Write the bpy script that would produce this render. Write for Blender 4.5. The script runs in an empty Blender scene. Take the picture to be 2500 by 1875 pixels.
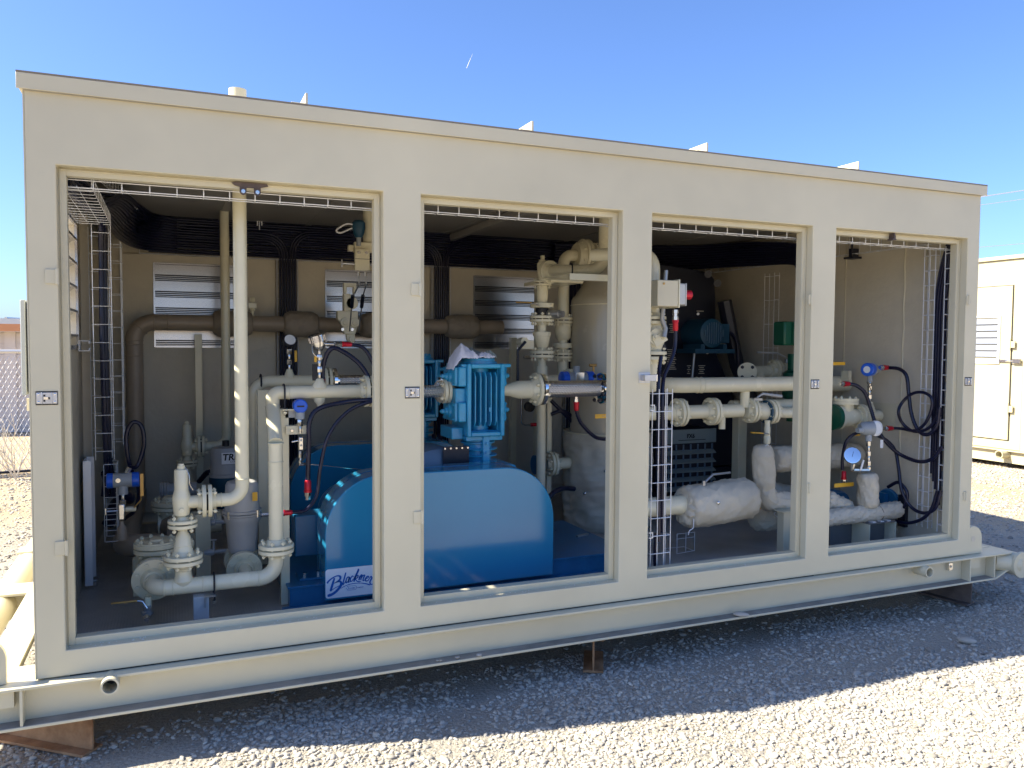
import bpy, bmesh, math, random
from mathutils import Vector, Matrix, Quaternion, noise
random.seed(7)
R = math.radians
scene = bpy.context.scene
col = scene.collection
# ------------------------------------------------------------------ camera
CAM = Vector((0.51045563, -3.60560311, 1.33303934))
FPX = 1971.4
FW = Vector((0.38726122, 0.92073576, -0.04769068))
RT = Vector((0.92187843, -0.38743353, 0.00595208))
UP = Vector((0.01299668, 0.04627002, 0.99884442))
cd = bpy.data.cameras.new('camera'); cam = bpy.data.objects.new('camera', cd); col.objects.link(cam)
m3 = Matrix((RT, UP, -FW)).transposed()
cam.matrix_world = Matrix.Translation(CAM) @ m3.to_4x4()
cd.sensor_fit = 'HORIZONTAL'; cd.sensor_width = 36.0; cd.lens = 36.0 * FPX / 2500.0
cd.clip_start = 0.05; cd.clip_end = 20000
scene.camera = cam
# ------------------------------------------------------------------ sky, sun, exposure
SUN = Vector((-2.92, 0.64, 2.70)).normalized()
w = bpy.data.worlds.new('World'); scene.world = w; w.use_nodes = True
nt = w.node_tree; bg = nt.nodes['Background']
sky = nt.nodes.new('ShaderNodeTexSky'); sky.sky_type = 'NISHITA'; sky.sun_disc = False
sky.sun_elevation = math.asin(SUN.z); sky.sun_rotation = math.atan2(SUN.x, SUN.y)
sky.air_density = 1.0; sky.dust_density = 3.0; sky.ozone_density = 4.0; sky.altitude = 1200
tn = nt.nodes.new('ShaderNodeVectorMath'); tn.operation = 'MULTIPLY'; tn.inputs[1].default_value = (0.68, 0.80, 1.02); nt.links.new(sky.outputs[0], tn.inputs[0]); nt.links.new(tn.outputs[0], bg.inputs[0]); bg.inputs[1].default_value = 0.060
sd = bpy.data.lights.new('sun', 'SUN'); so = bpy.data.objects.new('sun', sd); col.objects.link(so)
sd.energy = 3.3; sd.angle = R(0.53); sd.color = (1.0, 0.92, 0.75)
so.rotation_euler = (-SUN).to_track_quat('-Z', 'Y').to_euler(); so.location = (-10, 5, 12)
scene.view_settings.view_transform = 'Standard'; scene.view_settings.look = 'None'
scene.view_settings.exposure = 2.2; scene.view_settings.gamma = 1.0
scene.view_settings.use_curve_mapping = False
# ------------------------------------------------------------------ coordinates: a sight line met with a real plane
def ray(u, v):
    u *= 2500 / 2212; v *= 2500 / 2212
    return FW * FPX + RT * (u - 1250) - UP * (v - 937.5)
def A(u, v, Y):
    d = ray(u, v); return CAM + d * ((Y - CAM.y) / d.y)
def AX(u, v, X):
    d = ray(u, v); return CAM + d * ((X - CAM.x) / d.x)
def AZ(u, v, Z):
    d = ray(u, v); return CAM + d * ((Z - CAM.z) / d.z)
GZ = -0.35
X0, X1 = 0.0, 5.237
DEP = 3.0
# ------------------------------------------------------------------ materials
def mat(name, color, rough=0.5, metal=0.0, var=0.0, vscale=4.0, bump=0.0, bscale=60.0, coat=0.0, tint=None, detail=4, spec=0.5):
    m = bpy.data.materials.new(name); m.use_nodes = True; n = m.node_tree.nodes; l = m.node_tree.links
    b = n['Principled BSDF']; b.inputs['Base Color'].default_value = (*color, 1)
    b.inputs['Roughness'].default_value = rough; b.inputs['Metallic'].default_value = metal
    b.inputs['Coat Weight'].default_value = coat; b.inputs['Coat Roughness'].default_value = 0.08
    b.inputs['Specular IOR Level'].default_value = spec
    if var or bump: tc = n.new('ShaderNodeTexCoord')
    if var:
        t = n.new('ShaderNodeTexNoise'); t.inputs['Scale'].default_value = vscale; t.inputs['Detail'].default_value = detail
        t.inputs['Roughness'].default_value = 0.6
        r = n.new('ShaderNodeValToRGB'); r.color_ramp.elements[0].position = 0.3; r.color_ramp.elements[1].position = 0.7
        c2 = tint or tuple(min(1, c * (1 + var)) for c in color)
        r.color_ramp.elements[0].color = (*[c * (1 - var) for c in color], 1); r.color_ramp.elements[1].color = (*c2, 1)
        l.new(tc.outputs['Object'], t.inputs['Vector']); l.new(t.outputs['Fac'], r.inputs[0]); l.new(r.outputs[0], b.inputs['Base Color'])
        mr = n.new('ShaderNodeMapRange'); mr.inputs[3].default_value = max(0.02, rough - 0.07); mr.inputs[4].default_value = min(1, rough + 0.09)
        l.new(t.outputs['Fac'], mr.inputs[0]); l.new(mr.outputs[0], b.inputs['Roughness'])
    if bump:
        t2 = n.new('ShaderNodeTexNoise'); t2.inputs['Scale'].default_value = bscale; t2.inputs['Detail'].default_value = 3
        bp = n.new('ShaderNodeBump'); bp.inputs['Strength'].default_value = bump; bp.inputs['Distance'].default_value = 0.01
        l.new(tc.outputs['Object'], t2.inputs['Vector']); l.new(t2.outputs['Fac'], bp.inputs['Height']); l.new(bp.outputs[0], b.inputs['Normal'])
    return m
TAN = (0.605, 0.553, 0.40)
M = {}
M['panel'] = mat('tan_panel_paint', TAN, 0.40, var=0.085, vscale=1.1, bump=0.10, bscale=2.2, spec=0.4)
M['inner'] = mat('tan_inner_paint', (0.61, 0.55, 0.43), 0.5, var=0.08, vscale=3, bump=0.25, bscale=35)
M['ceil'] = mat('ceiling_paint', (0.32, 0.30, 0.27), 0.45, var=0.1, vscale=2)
M['pipe'] = mat('tan_pipe_paint', (0.74, 0.69, 0.50), 0.24, var=0.04, vscale=6, bump=0.02, bscale=30, coat=0.25)
M['brown'] = mat('brown_pipe_wrap', (0.33, 0.265, 0.195), 0.38, var=0.1, vscale=5, bump=0.08, bscale=14)
M['bag'] = mat('grey_insulation_cloth', (0.58, 0.53, 0.42), 0.62, var=0.07, vscale=9, bump=0.22, bscale=14)
M['bagdark'] = mat('brown_insulation_cloth', (0.30, 0.25, 0.19), 0.6, var=0.1, vscale=8, bump=0.35, bscale=30)
M['blue'] = mat('blue_guard_paint', (0.020, 0.225, 0.41), 0.18, var=0.03, vscale=4, coat=0.5)
M['blue2'] = mat('blue_casting_paint', (0.035, 0.36, 0.60), 0.3, var=0.12, vscale=12, bump=0.15, bscale=60, coat=0.2)
M['bluebase'] = mat('blue_base_paint', (0.014, 0.13, 0.27), 0.3, var=0.25, vscale=5)
M['teal'] = mat('motor_blue_paint', (0.008, 0.065, 0.12), 0.45)
M['motor'] = mat('motor_grey_paint', (0.13, 0.20, 0.28), 0.35, var=0.05)
M['act'] = mat('actuator_grey', (0.42, 0.43, 0.44), 0.35, var=0.05, vscale=8)
M['green'] = mat('green_paint', (0.003, 0.085, 0.045), 0.35)
M['capblue'] = mat('bright_blue_cap', (0.01, 0.11, 0.62), 0.3)
M['txgrey'] = mat('instrument_grey', (0.33, 0.36, 0.38), 0.4)
M['steel'] = mat('stainless_steel', (0.72, 0.70, 0.67), 0.22, metal=1, var=0.05, vscale=20)
M['galv'] = mat('galvanised_wire', (0.82, 0.83, 0.85), 0.45, metal=0.4)
M['alu'] = mat('mill_aluminium', (0.50, 0.50, 0.53), 0.22, metal=1, bump=0.05, bscale=4)
M['chrome'] = mat('polished_chrome', (0.85, 0.85, 0.85), 0.07, metal=1)
M['red'] = mat('red_anodised', (0.55, 0.012, 0.03), 0.3, metal=0.3)
M['cable'] = mat('black_navy_cable', (0.007, 0.008, 0.030), 0.30, var=0.2, vscale=30)
M['rubber'] = mat('black_rubber', (0.012, 0.013, 0.02), 0.45)
M['black'] = mat('black_steel_paint', (0.012, 0.014, 0.026), 0.4)
M['heater'] = mat('grey_green_heater_paint', (0.24, 0.29, 0.29), 0.45)
M['gask'] = mat('dark_gasket', (0.02, 0.02, 0.02), 0.7)
M['yellow'] = mat('yellow_handle', (0.75, 0.42, 0.03), 0.4)
M['brass'] = mat('brass_handle', (0.55, 0.33, 0.10), 0.35, metal=0.4)
M['white'] = mat('white_plastic', (0.78, 0.78, 0.78), 0.4)
M['label'] = mat('white_sticker', (0.86, 0.87, 0.90), 0.25, coat=0.4)
M['ink'] = mat('dark_ink', (0.01, 0.01, 0.012), 0.5)
M['logo'] = mat('blue_logo_ink', (0.015, 0.13, 0.46), 0.3)
M['cast'] = mat('cast_alu_box', (0.52, 0.52, 0.50), 0.45, metal=0.35, var=0.08, vscale=25)
M['greysteel'] = mat('grey_handle_steel', (0.36, 0.37, 0.38), 0.35, metal=0.7)
M['rust'] = mat('rusty_steel', (0.34, 0.16, 0.065), 0.8, var=0.45, vscale=9, bump=0.3, bscale=50, tint=(0.46, 0.27, 0.14))
M['darkrust'] = mat('dark_rusty_steel', (0.13, 0.10, 0.085), 0.75, var=0.4, vscale=10, bump=0.3, bscale=50)
M['cloth'] = mat('white_rag', (0.80, 0.80, 0.88), 0.85, var=0.05)
M['camo'] = mat('grey_green_rag', (0.30, 0.34, 0.31), 0.85, var=0.5, vscale=25)
M['fence'] = mat('galvanised_fence', (0.62, 0.62, 0.62), 0.4, metal=0.6)
M['siding'] = mat('pale_block_wall', (0.66, 0.60, 0.55), 0.8, var=0.06, vscale=2)
M['orange'] = mat('orange_fascia', (0.62, 0.28, 0.13), 0.6)
M['weed'] = mat('dry_weed', (0.62, 0.56, 0.46), 0.9)
M['burn'] = mat('burnt_steel', (0.09, 0.065, 0.06), 0.6, var=0.3, vscale=30)
M['faceg'] = mat('gauge_face', (0.76, 0.78, 0.78), 0.55, spec=0.2)
M['wire_b'] = mat('overhead_wire', (0.5, 0.52, 0.55), 0.5)
M['edge'] = mat('dull_brown_edge', (0.22, 0.18, 0.13), 0.6)
M['dust_shade'] = mat('grey_dust_shade', (0.27, 0.255, 0.225), 0.9, var=0.3, vscale=5)  # dust grey, with the shade on the flange mixed into the colour
M['strike'] = mat('zinc_plate', (0.50, 0.51, 0.54), 0.34, metal=0.9, var=0.1, vscale=40)
M['stand'] = mat('dark_grey_steel', (0.15, 0.15, 0.145), 0.5, var=0.1)
M['vessel'] = mat('tan_vessel_paint', (0.47, 0.43, 0.335), 0.24, var=0.05, coat=0.25)
M['cab'] = mat('cream_cabinet_paint', (0.46, 0.415, 0.27), 0.45, var=0.05, vscale=1.3)
M['cablv'] = mat('dull_louver_metal', (0.20, 0.22, 0.27), 0.5)
ORD = ['first', 'second', 'third', 'fourth', 'fifth', 'sixth', 'seventh', 'eighth', 'ninth', 'tenth', 'eleventh', 'twelfth', 'thirteenth', 'fourteenth', 'fifteenth', 'sixteenth', 'seventeenth', 'eighteenth', 'nineteenth']
def braid_mat():
    m = mat('braided_stainless', (0.72, 0.70, 0.68), 0.28, metal=1); n = m.node_tree.nodes; l = m.node_tree.links
    tc = n.new('ShaderNodeTexCoord'); b = n['Principled BSDF']; out = None
    fs = []
    for ang in (42, -42):
        mp = n.new('ShaderNodeMapping'); mp.inputs['Rotation'].default_value = (0, 0, R(ang))
        wv = n.new('ShaderNodeTexWave'); wv.inputs['Scale'].default_value = 22; wv.inputs['Distortion'].default_value = 0.3
        sw = n.new('ShaderNodeMapping'); sw.inputs['Rotation'].default_value = (R(90), 0, 0)
        l.new(tc.outputs['Object'], sw.inputs[0]); l.new(sw.outputs[0], mp.inputs[0]); l.new(mp.outputs[0], wv.inputs[0]); fs.append(wv)
    mx = n.new('ShaderNodeMath'); mx.operation = 'MAXIMUM'; l.new(fs[0].outputs['Fac'], mx.inputs[0]); l.new(fs[1].outputs['Fac'], mx.inputs[1])
    bp = n.new('ShaderNodeBump'); bp.inputs['Strength'].default_value = 0.9; bp.inputs['Distance'].default_value = 0.004
    l.new(mx.outputs[0], bp.inputs['Height']); l.new(bp.outputs[0], b.inputs['Normal']); return m
M['braid'] = braid_mat()
def floor_mat():
    m = mat('checker_plate', (0.44, 0.42, 0.39), 0.42, metal=0.0, var=0.2, vscale=3); n = m.node_tree.nodes; l = m.node_tree.links
    tc = n.new('ShaderNodeTexCoord'); b = n['Principled BSDF']
    br = n.new('ShaderNodeTexBrick'); br.inputs['Scale'].default_value = 26; br.inputs['Mortar Size'].default_value = 0.11; br.inputs['Mortar Smooth'].default_value = 0.4
    mp = n.new('ShaderNodeMapping'); mp.inputs['Rotation'].default_value = (0, 0, R(45)); l.new(tc.outputs['Object'], mp.inputs[0]); l.new(mp.outputs[0], br.inputs['Vector'])
    bp = n.new('ShaderNodeBump'); bp.inputs['Strength'].default_value = 0.9; bp.inputs['Distance'].default_value = 0.006
    l.new(br.outputs['Fac'], bp.inputs['Height']); l.new(bp.outputs[0], b.inputs['Normal']); return m
M['plate'] = floor_mat()
# corrugated hose: fine rings along the tube use geometry-independent wave bump on UV-less object space
def ground_mat():
    m = bpy.data.materials.new('gravel_dust'); m.use_nodes = True; n = m.node_tree.nodes; l = m.node_tree.links; b = n['Principled BSDF']
    tc = n.new('ShaderNodeTexCoord')
    def nz(s, d=6, rr=0.6):
        t = n.new('ShaderNodeTexNoise'); t.inputs['Scale'].default_value = s; t.inputs['Detail'].default_value = d; t.inputs['Roughness'].default_value = rr
        l.new(tc.outputs['Object'], t.inputs['Vector']); return t
    def ramp(f, c0, c1, p0=.3, p1=.7):
        r = n.new('ShaderNodeValToRGB'); r.color_ramp.elements[0].position = p0; r.color_ramp.elements[1].position = p1
        r.color_ramp.elements[0].color = (*c0, 1); r.color_ramp.elements[1].color = (*c1, 1); l.new(f, r.inputs[0]); return r
    a = ramp(nz(1.1).outputs['Fac'], (0.38, 0.35, 0.30), (0.49, 0.445, 0.37)); c = ramp(nz(70, 8, .75).outputs['Fac'], (0.55, 0.55, 0.55), (1.15, 1.15, 1.15), .25, .75)
    mx = n.new('ShaderNodeMixRGB'); mx.blend_type = 'MULTIPLY'; mx.inputs[0].default_value = 0.9
    sandy = ramp(nz(0.8).outputs['Fac'], (0.46, 0.35, 0.22), (0.58, 0.48, 0.33))      # bare sandy yard away from the gravel pad
    ds = n.new('ShaderNodeVectorMath'); ds.operation = 'DISTANCE'; ds.inputs[1].default_value = (2.5, -0.5, -0.35); l.new(tc.outputs['Object'], ds.inputs[0])
    wob = n.new('ShaderNodeMath'); wob.operation = 'MULTIPLY_ADD'; wob.inputs[1].default_value = 3.0; l.new(nz(0.5).outputs['Fac'], wob.inputs[0]); l.new(ds.outputs['Value'], wob.inputs[2])
    rg = n.new('ShaderNodeMapRange'); rg.inputs[1].default_value = 6.6; rg.inputs[2].default_value = 8.6; l.new(wob.outputs[0], rg.inputs[0])
    m0 = n.new('ShaderNodeMixRGB'); l.new(rg.outputs[0], m0.inputs[0]); l.new(a.outputs[0], m0.inputs[1]); l.new(sandy.outputs[0], m0.inputs[2])
    l.new(m0.outputs[0], mx.inputs[1]); l.new(c.outputs[0], mx.inputs[2]); l.new(mx.outputs[0], b.inputs['Base Color'])
    b.inputs['Roughness'].default_value = 0.95; b.inputs['Specular IOR Level'].default_value = 0.1
    vo = n.new('ShaderNodeTexVoronoi'); vo.inputs['Scale'].default_value = 55; l.new(tc.outputs['Object'], vo.inputs['Vector'])
    bp = n.new('ShaderNodeBump'); bp.inputs['Strength'].default_value = 0.9; bp.inputs['Distance'].default_value = 0.008; bp.invert = True
    l.new(vo.outputs['Distance'], bp.inputs['Height'])
    bp2 = n.new('ShaderNodeBump'); bp2.inputs['Strength'].default_value = 0.6; bp2.inputs['Distance'].default_value = 0.02
    l.new(nz(130, 4, .7).outputs['Fac'], bp2.inputs['Height']); l.new(bp.outputs[0], bp2.inputs['Normal']); l.new(bp2.outputs[0], b.inputs['Normal'])
    return m
M['ground'] = ground_mat()
def stone_mat():
    m = bpy.data.materials.new('gravel_stone'); m.use_nodes = True; n = m.node_tree.nodes; l = m.node_tree.links; b = n['Principled BSDF']
    oi = n.new('ShaderNodeObjectInfo'); r = n.new('ShaderNodeValToRGB'); cr = r.color_ramp
    cr.elements[0].position = 0; cr.elements[0].color = (0.24, 0.22, 0.19, 1); cr.elements[1].position = 1; cr.elements[1].color = (0.56, 0.525, 0.45, 1)
    for p, c in ((.15, (0.36, 0.33, 0.285, 1)), (.45, (0.44, 0.41, 0.355, 1)), (.7, (0.38, 0.365, 0.33, 1)), (.85, (0.47, 0.425, 0.355, 1))):
        e = cr.elements.new(p); e.color = c
    l.new(oi.outputs['Random'], r.inputs[0])
    t = n.new('ShaderNodeTexNoise'); t.inputs['Scale'].default_value = 3; tc = n.new('ShaderNodeTexCoord'); l.new(tc.outputs['Object'], t.inputs['Vector'])
    mr = n.new('ShaderNodeMapRange'); mr.inputs[3].default_value = .75; mr.inputs[4].default_value = 1.2; l.new(t.outputs['Fac'], mr.inputs[0])
    mx = n.new('ShaderNodeVectorMath'); mx.operation = 'SCALE'; l.new(r.outputs[0], mx.inputs[0]); l.new(mr.outputs[0], mx.inputs['Scale']); l.new(mx.outputs[0], b.inputs['Base Color'])
    b.inputs['Roughness'].default_value = 0.9; b.inputs['Specular IOR Level'].default_value = 0.15; return m
M['stone'] = stone_mat()
# ------------------------------------------------------------------ mesh builder
def frame_of(ax):
    ax = Vector(ax).normalized(); t = Vector((0, 0, 1)) if abs(ax.z) < 0.9 else Vector((1, 0, 0))
    u = ax.cross(t).normalized(); return u, ax.cross(u).normalized(), ax
class MB:
    def __init__(s): s.v = []; s.f = []
    def box(s, x0, x1, y0, y1, z0, z1):
        return s.obox(((x0 + x1) / 2, (y0 + y1) / 2, (z0 + z1) / 2), (x1 - x0, y1 - y0, z1 - z0))
    def obox(s, c, size, rot=None):
        c = Vector(c); k = len(s.v); hx, hy, hz = [q / 2 for q in size]
        for dx, dy, dz in ((-1,-1,-1),(1,-1,-1),(1,1,-1),(-1,1,-1),(-1,-1,1),(1,-1,1),(1,1,1),(-1,1,1)):
            p = Vector((dx*hx, dy*hy, dz*hz)); s.v.append(c + (rot @ p if rot else p))
        for f in ((0,3,2,1),(4,5,6,7),(0,1,5,4),(1,2,6,5),(2,3,7,6),(3,0,4,7)): s.f.append([k+i for i in f])
        return s
    def rings(s, rings, cap=True, closed=False):
        n = len(rings[0]); k = len(s.v)
        for r in rings: s.v += r
        m = len(rings)
        for i in range(m if closed else m - 1):
            a = k + i * n; b = k + ((i + 1) % m) * n
            for j in range(n): s.f.append([a+j, a+(j+1) % n, b+(j+1) % n, b+j])
        if cap and not closed:
            s.f.append([k+j for j in range(n)][::-1]); s.f.append([k+(m-1)*n+j for j in range(n)])
        return s
    def lathe(s, o, ax, prof, n=20, cap=True):
        u, v, a = frame_of(ax); o = Vector(o)
        return s.rings([[o + a*h + (u*math.cos(2*math.pi*j/n) + v*math.sin(2*math.pi*j/n))*max(r, 1e-5) for j in range(n)] for h, r in prof], cap)
    def cyl(s, p0, p1, r, r1=None, n=16, cap=True):
        p0 = Vector(p0); p1 = Vector(p1); return s.lathe(p0, p1 - p0, [(0, r), ((p1-p0).length, r if r1 is None else r1)], n, cap)
    def tube(s, pts, r, n=12, cap=True):
        pts = [Vector(p) for p in pts]; rs = r if isinstance(r, list) else [r] * len(pts)
        T = []
        for i in range(len(pts)):
            a = pts[max(0, i-1)]; b = pts[min(len(pts)-1, i+1)]; T.append((b - a).normalized())
        u, v, _ = frame_of(T[0]); rings = []
        for i, p in enumerate(pts):
            if i: q = T[i-1].rotation_difference(T[i]); u = (q @ u).normalized()
            v = T[i].cross(u).normalized()
            rings.append([p + (u*math.cos(2*math.pi*j/n) + v*math.sin(2*math.pi*j/n))*rs[i] for j in range(n)])
        return s.rings(rings, cap)
    def pipe(s, pts, r, bend, n=20, seg=7):
        return s.tube(fillet(pts, bend, seg), r, n)
    def prism(s, poly, o, u, v, w):
        o, u, v, w = Vector(o), Vector(u), Vector(v), Vector(w)
        return s.rings([[o + u*a + v*b for a, b in poly], [o + u*a + v*b + w for a, b in poly]])
    def ball(s, c, r, n=14, m=8):
        r = r if hasattr(r, '__len__') else (r, r, r); c = Vector(c)
        return s.rings([[c + Vector((r[0]*math.sin(t)*math.cos(2*math.pi*j/n), r[1]*math.sin(t)*math.sin(2*math.pi*j/n), r[2]*math.cos(t))) for j in range(n)]
                        for t in [math.pi*(0.01+0.98*i/m) for i in range(m+1)]])
    def torus(s, c, ax, Rr, r, n=24, k=8):
        u, v, a = frame_of(ax); c = Vector(c)
        return s.rings([[c + (u*math.cos(t)+v*math.sin(t))*(Rr + r*math.cos(2*math.pi*j/k)) + a*r*math.sin(2*math.pi*j/k) for j in range(k)]
                        for t in [2*math.pi*i/n for i in range(n)]], closed=True)
    def quad(s, *p):
        k = len(s.v); s.v += [Vector(q) for q in p]; s.f.append(list(range(k, k+len(p)))); return s
def fillet(pts, bend, seg=7):
    pts = [Vector(p) for p in pts]; out = [pts[0]]
    for i in range(1, len(pts)-1):
        a, b, c = pts[i-1], pts[i], pts[i+1]; d1 = (a-b); d2 = (c-b)
        ang = d1.angle(d2)
        if ang > 3.1: out.append(b); continue
        t = min(bend / math.tan(ang/2), d1.length*0.49, d2.length*0.49); rr = t*math.tan(ang/2)
        p1 = b + d1.normalized()*t; p2 = b + d2.normalized()*t
        ctr = b + (d1.normalized()+d2.normalized()).normalized() * (rr / math.sin(ang/2))
        e1 = (p1-ctr); e2 = (p2-ctr); tot = e1.angle(e2); ax = e1.cross(e2).normalized()
        for k in range(seg+1): out.append(ctr + Quaternion(ax, tot*k/seg) @ e1)
    out.append(pts[-1]); return out
def spline(pts, sub=8):
    pts = [Vector(p) for p in pts]; P = [2*pts[0]-pts[1]] + pts + [2*pts[-1]-pts[-2]]; out = []
    for i in range(1, len(P)-2):
        a, b, c, d = P[i-1:i+3]
        for k in range(sub):
            t = k/sub; out.append(0.5*((2*b)+(c-a)*t+(2*a-5*b+4*c-d)*t*t+(3*b-a-3*c+d)*t**3))
    out.append(pts[-1]); return out
ORG = {}
def org(o):
    while o and o.name not in ORG: o = o.parent
    return ORG[o.name] if o else Vector((0, 0, 0))
def tag(o, label=None, cat=None, group=None, kind=None):
    if label: o['label'] = label
    if cat: o['category'] = cat
    if group: o['group'] = group
    if kind: o['kind'] = kind
    return o
def thing(name, label, cat, loc=(0, 0, 0), group=None):
    o = bpy.data.objects.new(name, None); col.objects.link(o); o.location = loc; o.empty_display_size = 0.05
    ORG[o.name] = Vector(loc); return tag(o, label, cat, group)
def mesh_of(name, mb, m, L, smooth=True):
    me = bpy.data.meshes.new(name); me.from_pydata([tuple(p - L) for p in mb.v], [], mb.f)
    bm = bmesh.new(); bm.from_mesh(me); bmesh.ops.recalc_face_normals(bm, faces=bm.faces); bm.to_mesh(me); bm.free()
    me.materials.append(M[m] if isinstance(m, str) else m)
    if smooth:
        me.polygons.foreach_set('use_smooth', [True]*len(me.polygons)); me.set_sharp_from_angle(angle=R(38))
    me.update(); return me
def part(name, mb, m, parent, label=None, bevel=0, kind=None):
    L = org(parent); o = bpy.data.objects.new(name, mesh_of(name, mb, m, L)); col.objects.link(o); o.parent = parent
    if bevel: bev(o, bevel)
    return tag(o, label, None, None, kind)
def bev(o, wdt, seg=2):
    b = o.modifiers.new('bevel', 'BEVEL'); b.width = wdt; b.segments = seg; b.limit_method = 'ANGLE'; b.angle_limit = R(40); b.harden_normals = False
def single(name, mb, m, label, cat, group=None, bevel=0, kind=None):
    zs = min(p.z for p in mb.v); cx = sum(p.x for p in mb.v)/len(mb.v); cy = sum(p.y for p in mb.v)/len(mb.v)
    L = Vector((cx, cy, zs)); o = bpy.data.objects.new(name, mesh_of(name, mb, m, L)); col.objects.link(o); o.location = L
    ORG[o.name] = L
    if bevel: bev(o, bevel)
    return tag(o, label, cat, group, kind)
def struct(name, mb, m, **k):
    o = bpy.data.objects.new(name, mesh_of(name, mb, m, Vector((0, 0, 0)))); col.objects.link(o); o['kind'] = 'structure'; ORG[o.name] = Vector((0,0,0)); return o
def copyup(src, d, label, group=None):
    """copy a thing with its parts and sub-parts, moved by d"""
    def rec(o, par):
        c = o.copy(); col.objects.link(c); c.parent = par
        for ch in [q for q in bpy.data.objects if q.parent == o]: rec(ch, c)
        return c
    c = rec(src, None); c.location = src.location + Vector(d); c['label'] = label
    if group: c['group'] = group; src['group'] = group
    ORG[c.name] = Vector(c.location); return c
_cache = {}
def shared(key, fn, m):
    if key not in _cache: _cache[key] = mesh_of(key, fn(), m, Vector((0, 0, 0)))
    return _cache[key]
def place(name, me, parent, pos, ax=None):
    o = bpy.data.objects.new(name, me); col.objects.link(o); o.parent = parent; o.location = Vector(pos) - org(parent)
    if ax is not None: o.rotation_mode = 'QUATERNION'; o.rotation_quaternion = Vector(ax).to_track_quat('Z', 'Y')
    return o
def bolt_mesh(s, L, m='pipe'):
    def fn():
        b = MB(); b.cyl((0, 0, -L/2), (0, 0, L/2), s*0.5, n=8)
        for z in (-L/2 + s*0.45, L/2 - s*0.45 - s*0.9): b.cyl((0, 0, z), (0, 0, z + s*0.9), s, n=6)
        return b
    return shared('bolt_%.4f_%.4f_%s' % (s, L, m), fn, m)
def nut_mesh(s, m='steel'):
    return shared('nut_%.4f_%s' % (s, m), lambda: MB().cyl((0, 0, 0), (0, 0, s*0.8), s, n=6).cyl((0, 0, s*0.8), (0, 0, s*1.3), s*0.5, n=8), m)
def circle(c, ax, Rr, n, ph=0.0):
    u, v, a = frame_of(ax); c = Vector(c); return [c + (u*math.cos(2*math.pi*(i+ph)/n) + v*math.sin(2*math.pi*(i+ph)/n))*Rr for i in range(n)]
def flanges(parent, c, ax, Rr=0.088, t=0.019, n=8, gap=0.006, neck=0.04, m='pipe', s=0.0095, bm=None, second=True):
    """two bolted flange discs with a gasket between them, the bolts as sub-parts"""
    c = Vector(c); ax = Vector(ax).normalized(); first = None
    for sg in ((-1, 1) if second else (-1,)):
        b = MB(); o = c + ax*sg*gap/2
        b.lathe(o, ax*sg, [(0, Rr*0.97), (0.001, Rr), (t-0.002, Rr), (t, Rr*0.975), (t+0.0005, neck*1.30), (t+neck*0.55, neck*1.03)], 28)
        p = part('flange', b, m, parent); first = first or p
    part('gasket', MB().lathe(c - ax*gap/2, ax, [(0, Rr*0.72), (gap, Rr*0.72)], 20), 'gask', parent)
    me = bolt_mesh(s, 2*t + gap + s*4.2, bm or m)
    for q in circle(c, ax, Rr*0.79, n, 0.5): place('bolt', me, first, q, ax)
    return first
def weld(parent, c, ax, r):
    return part('weld_ring', MB().torus(c, ax, r, 0.0035, 24, 6), 'pipe', parent)
def wiretray(name, label, o, ax, L, wv, dv, pitch=0.1, nl=3, group=None, r=0.0024, side=2, m='galv', hook=False):
    """U shaped wire mesh tray: o = corner of the floor, ax*L along it, wv across, dv = side height; every wire is a part"""
    o = Vector(o); ax = Vector(ax).normalized(); wv = Vector(wv); dv = Vector(dv)
    t = thing(name, label, 'cable tray', o, group)
    def cross():
        pts = ([dv, Vector((0,0,0)), wv] if hook else [dv, Vector((0,0,0)), wv, wv + dv]) if dv.length > 0 else [Vector((0,0,0)), wv]
        return MB().tube(fillet(pts, 0.008, 3) if len(pts) > 2 else pts, r, 6)
    me = mesh_of('cross_wire', cross(), m, Vector((0,0,0)))
    k = int(L / pitch)
    for i in range(k + 1): place('cross_wire', me, t, o + ax*(i*pitch + (L - k*pitch)/2))
    ml = mesh_of('long_wire', MB().tube([Vector((0,0,0)), ax*L], r, 6), m, Vector((0,0,0)))
    offs = [wv*(i/(nl-1)) for i in range(nl)]
    if dv.length > 0:
        offs += [dv*(j/(side-1)) if side > 1 else dv for j in range(1, side)] + ([] if hook else [wv + (dv*(j/(side-1)) if side > 1 else dv) for j in range(1, side)])
    for q in offs: place('long_wire', ml, t, o + q + dv.normalized()*r*1.5 if dv.length else o + q)
    return t
def hose(pts, r, label, group=None, name='flexible_conduit', n=10, m='cable', rib=False, cat='conduit', glands=()):
    P = spline(pts, 10)
    if rib:
        Q = []; L = 0; step = r*0.45
        for a, b in zip(P, P[1:]):
            d = (b-a).length; k = max(1, int(d/step))
            for i in range(k): Q.append(a.lerp(b, i/k))
        Q.append(P[-1]); P = Q; rs = [r*(1.06 if i % 2 else 0.92) for i in range(len(P))]
    else: rs = r
    mb = MB().tube(P, rs, n)
    if not glands: return single(name, mb, m, label, cat, group)
    t = thing(name, label, cat, P[0], group); part('sleeve', mb, m, t)
    for g in glands: gland(t, *g)
    return t
def gland(parent, p, d, r=0.013, L=0.05):
    """red connector body with a steel coupling nut, d points from the hose towards the instrument"""
    p = Vector(p); d = Vector(d).normalized()
    part('connector', MB().lathe(p, d, [(-0.008, r*0.75), (0, r), (L*0.75, r*1.02), (L*0.8, r*1.18), (L, r*1.18)], 12), 'red', parent)
    part('coupling_nut', MB().lathe(p + d*L, d, [(0, r*1.1), (L*0.35, r*1.1), (L*0.36, r*0.8), (L*0.7, r*0.8)], 6), 'steel', parent)
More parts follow.
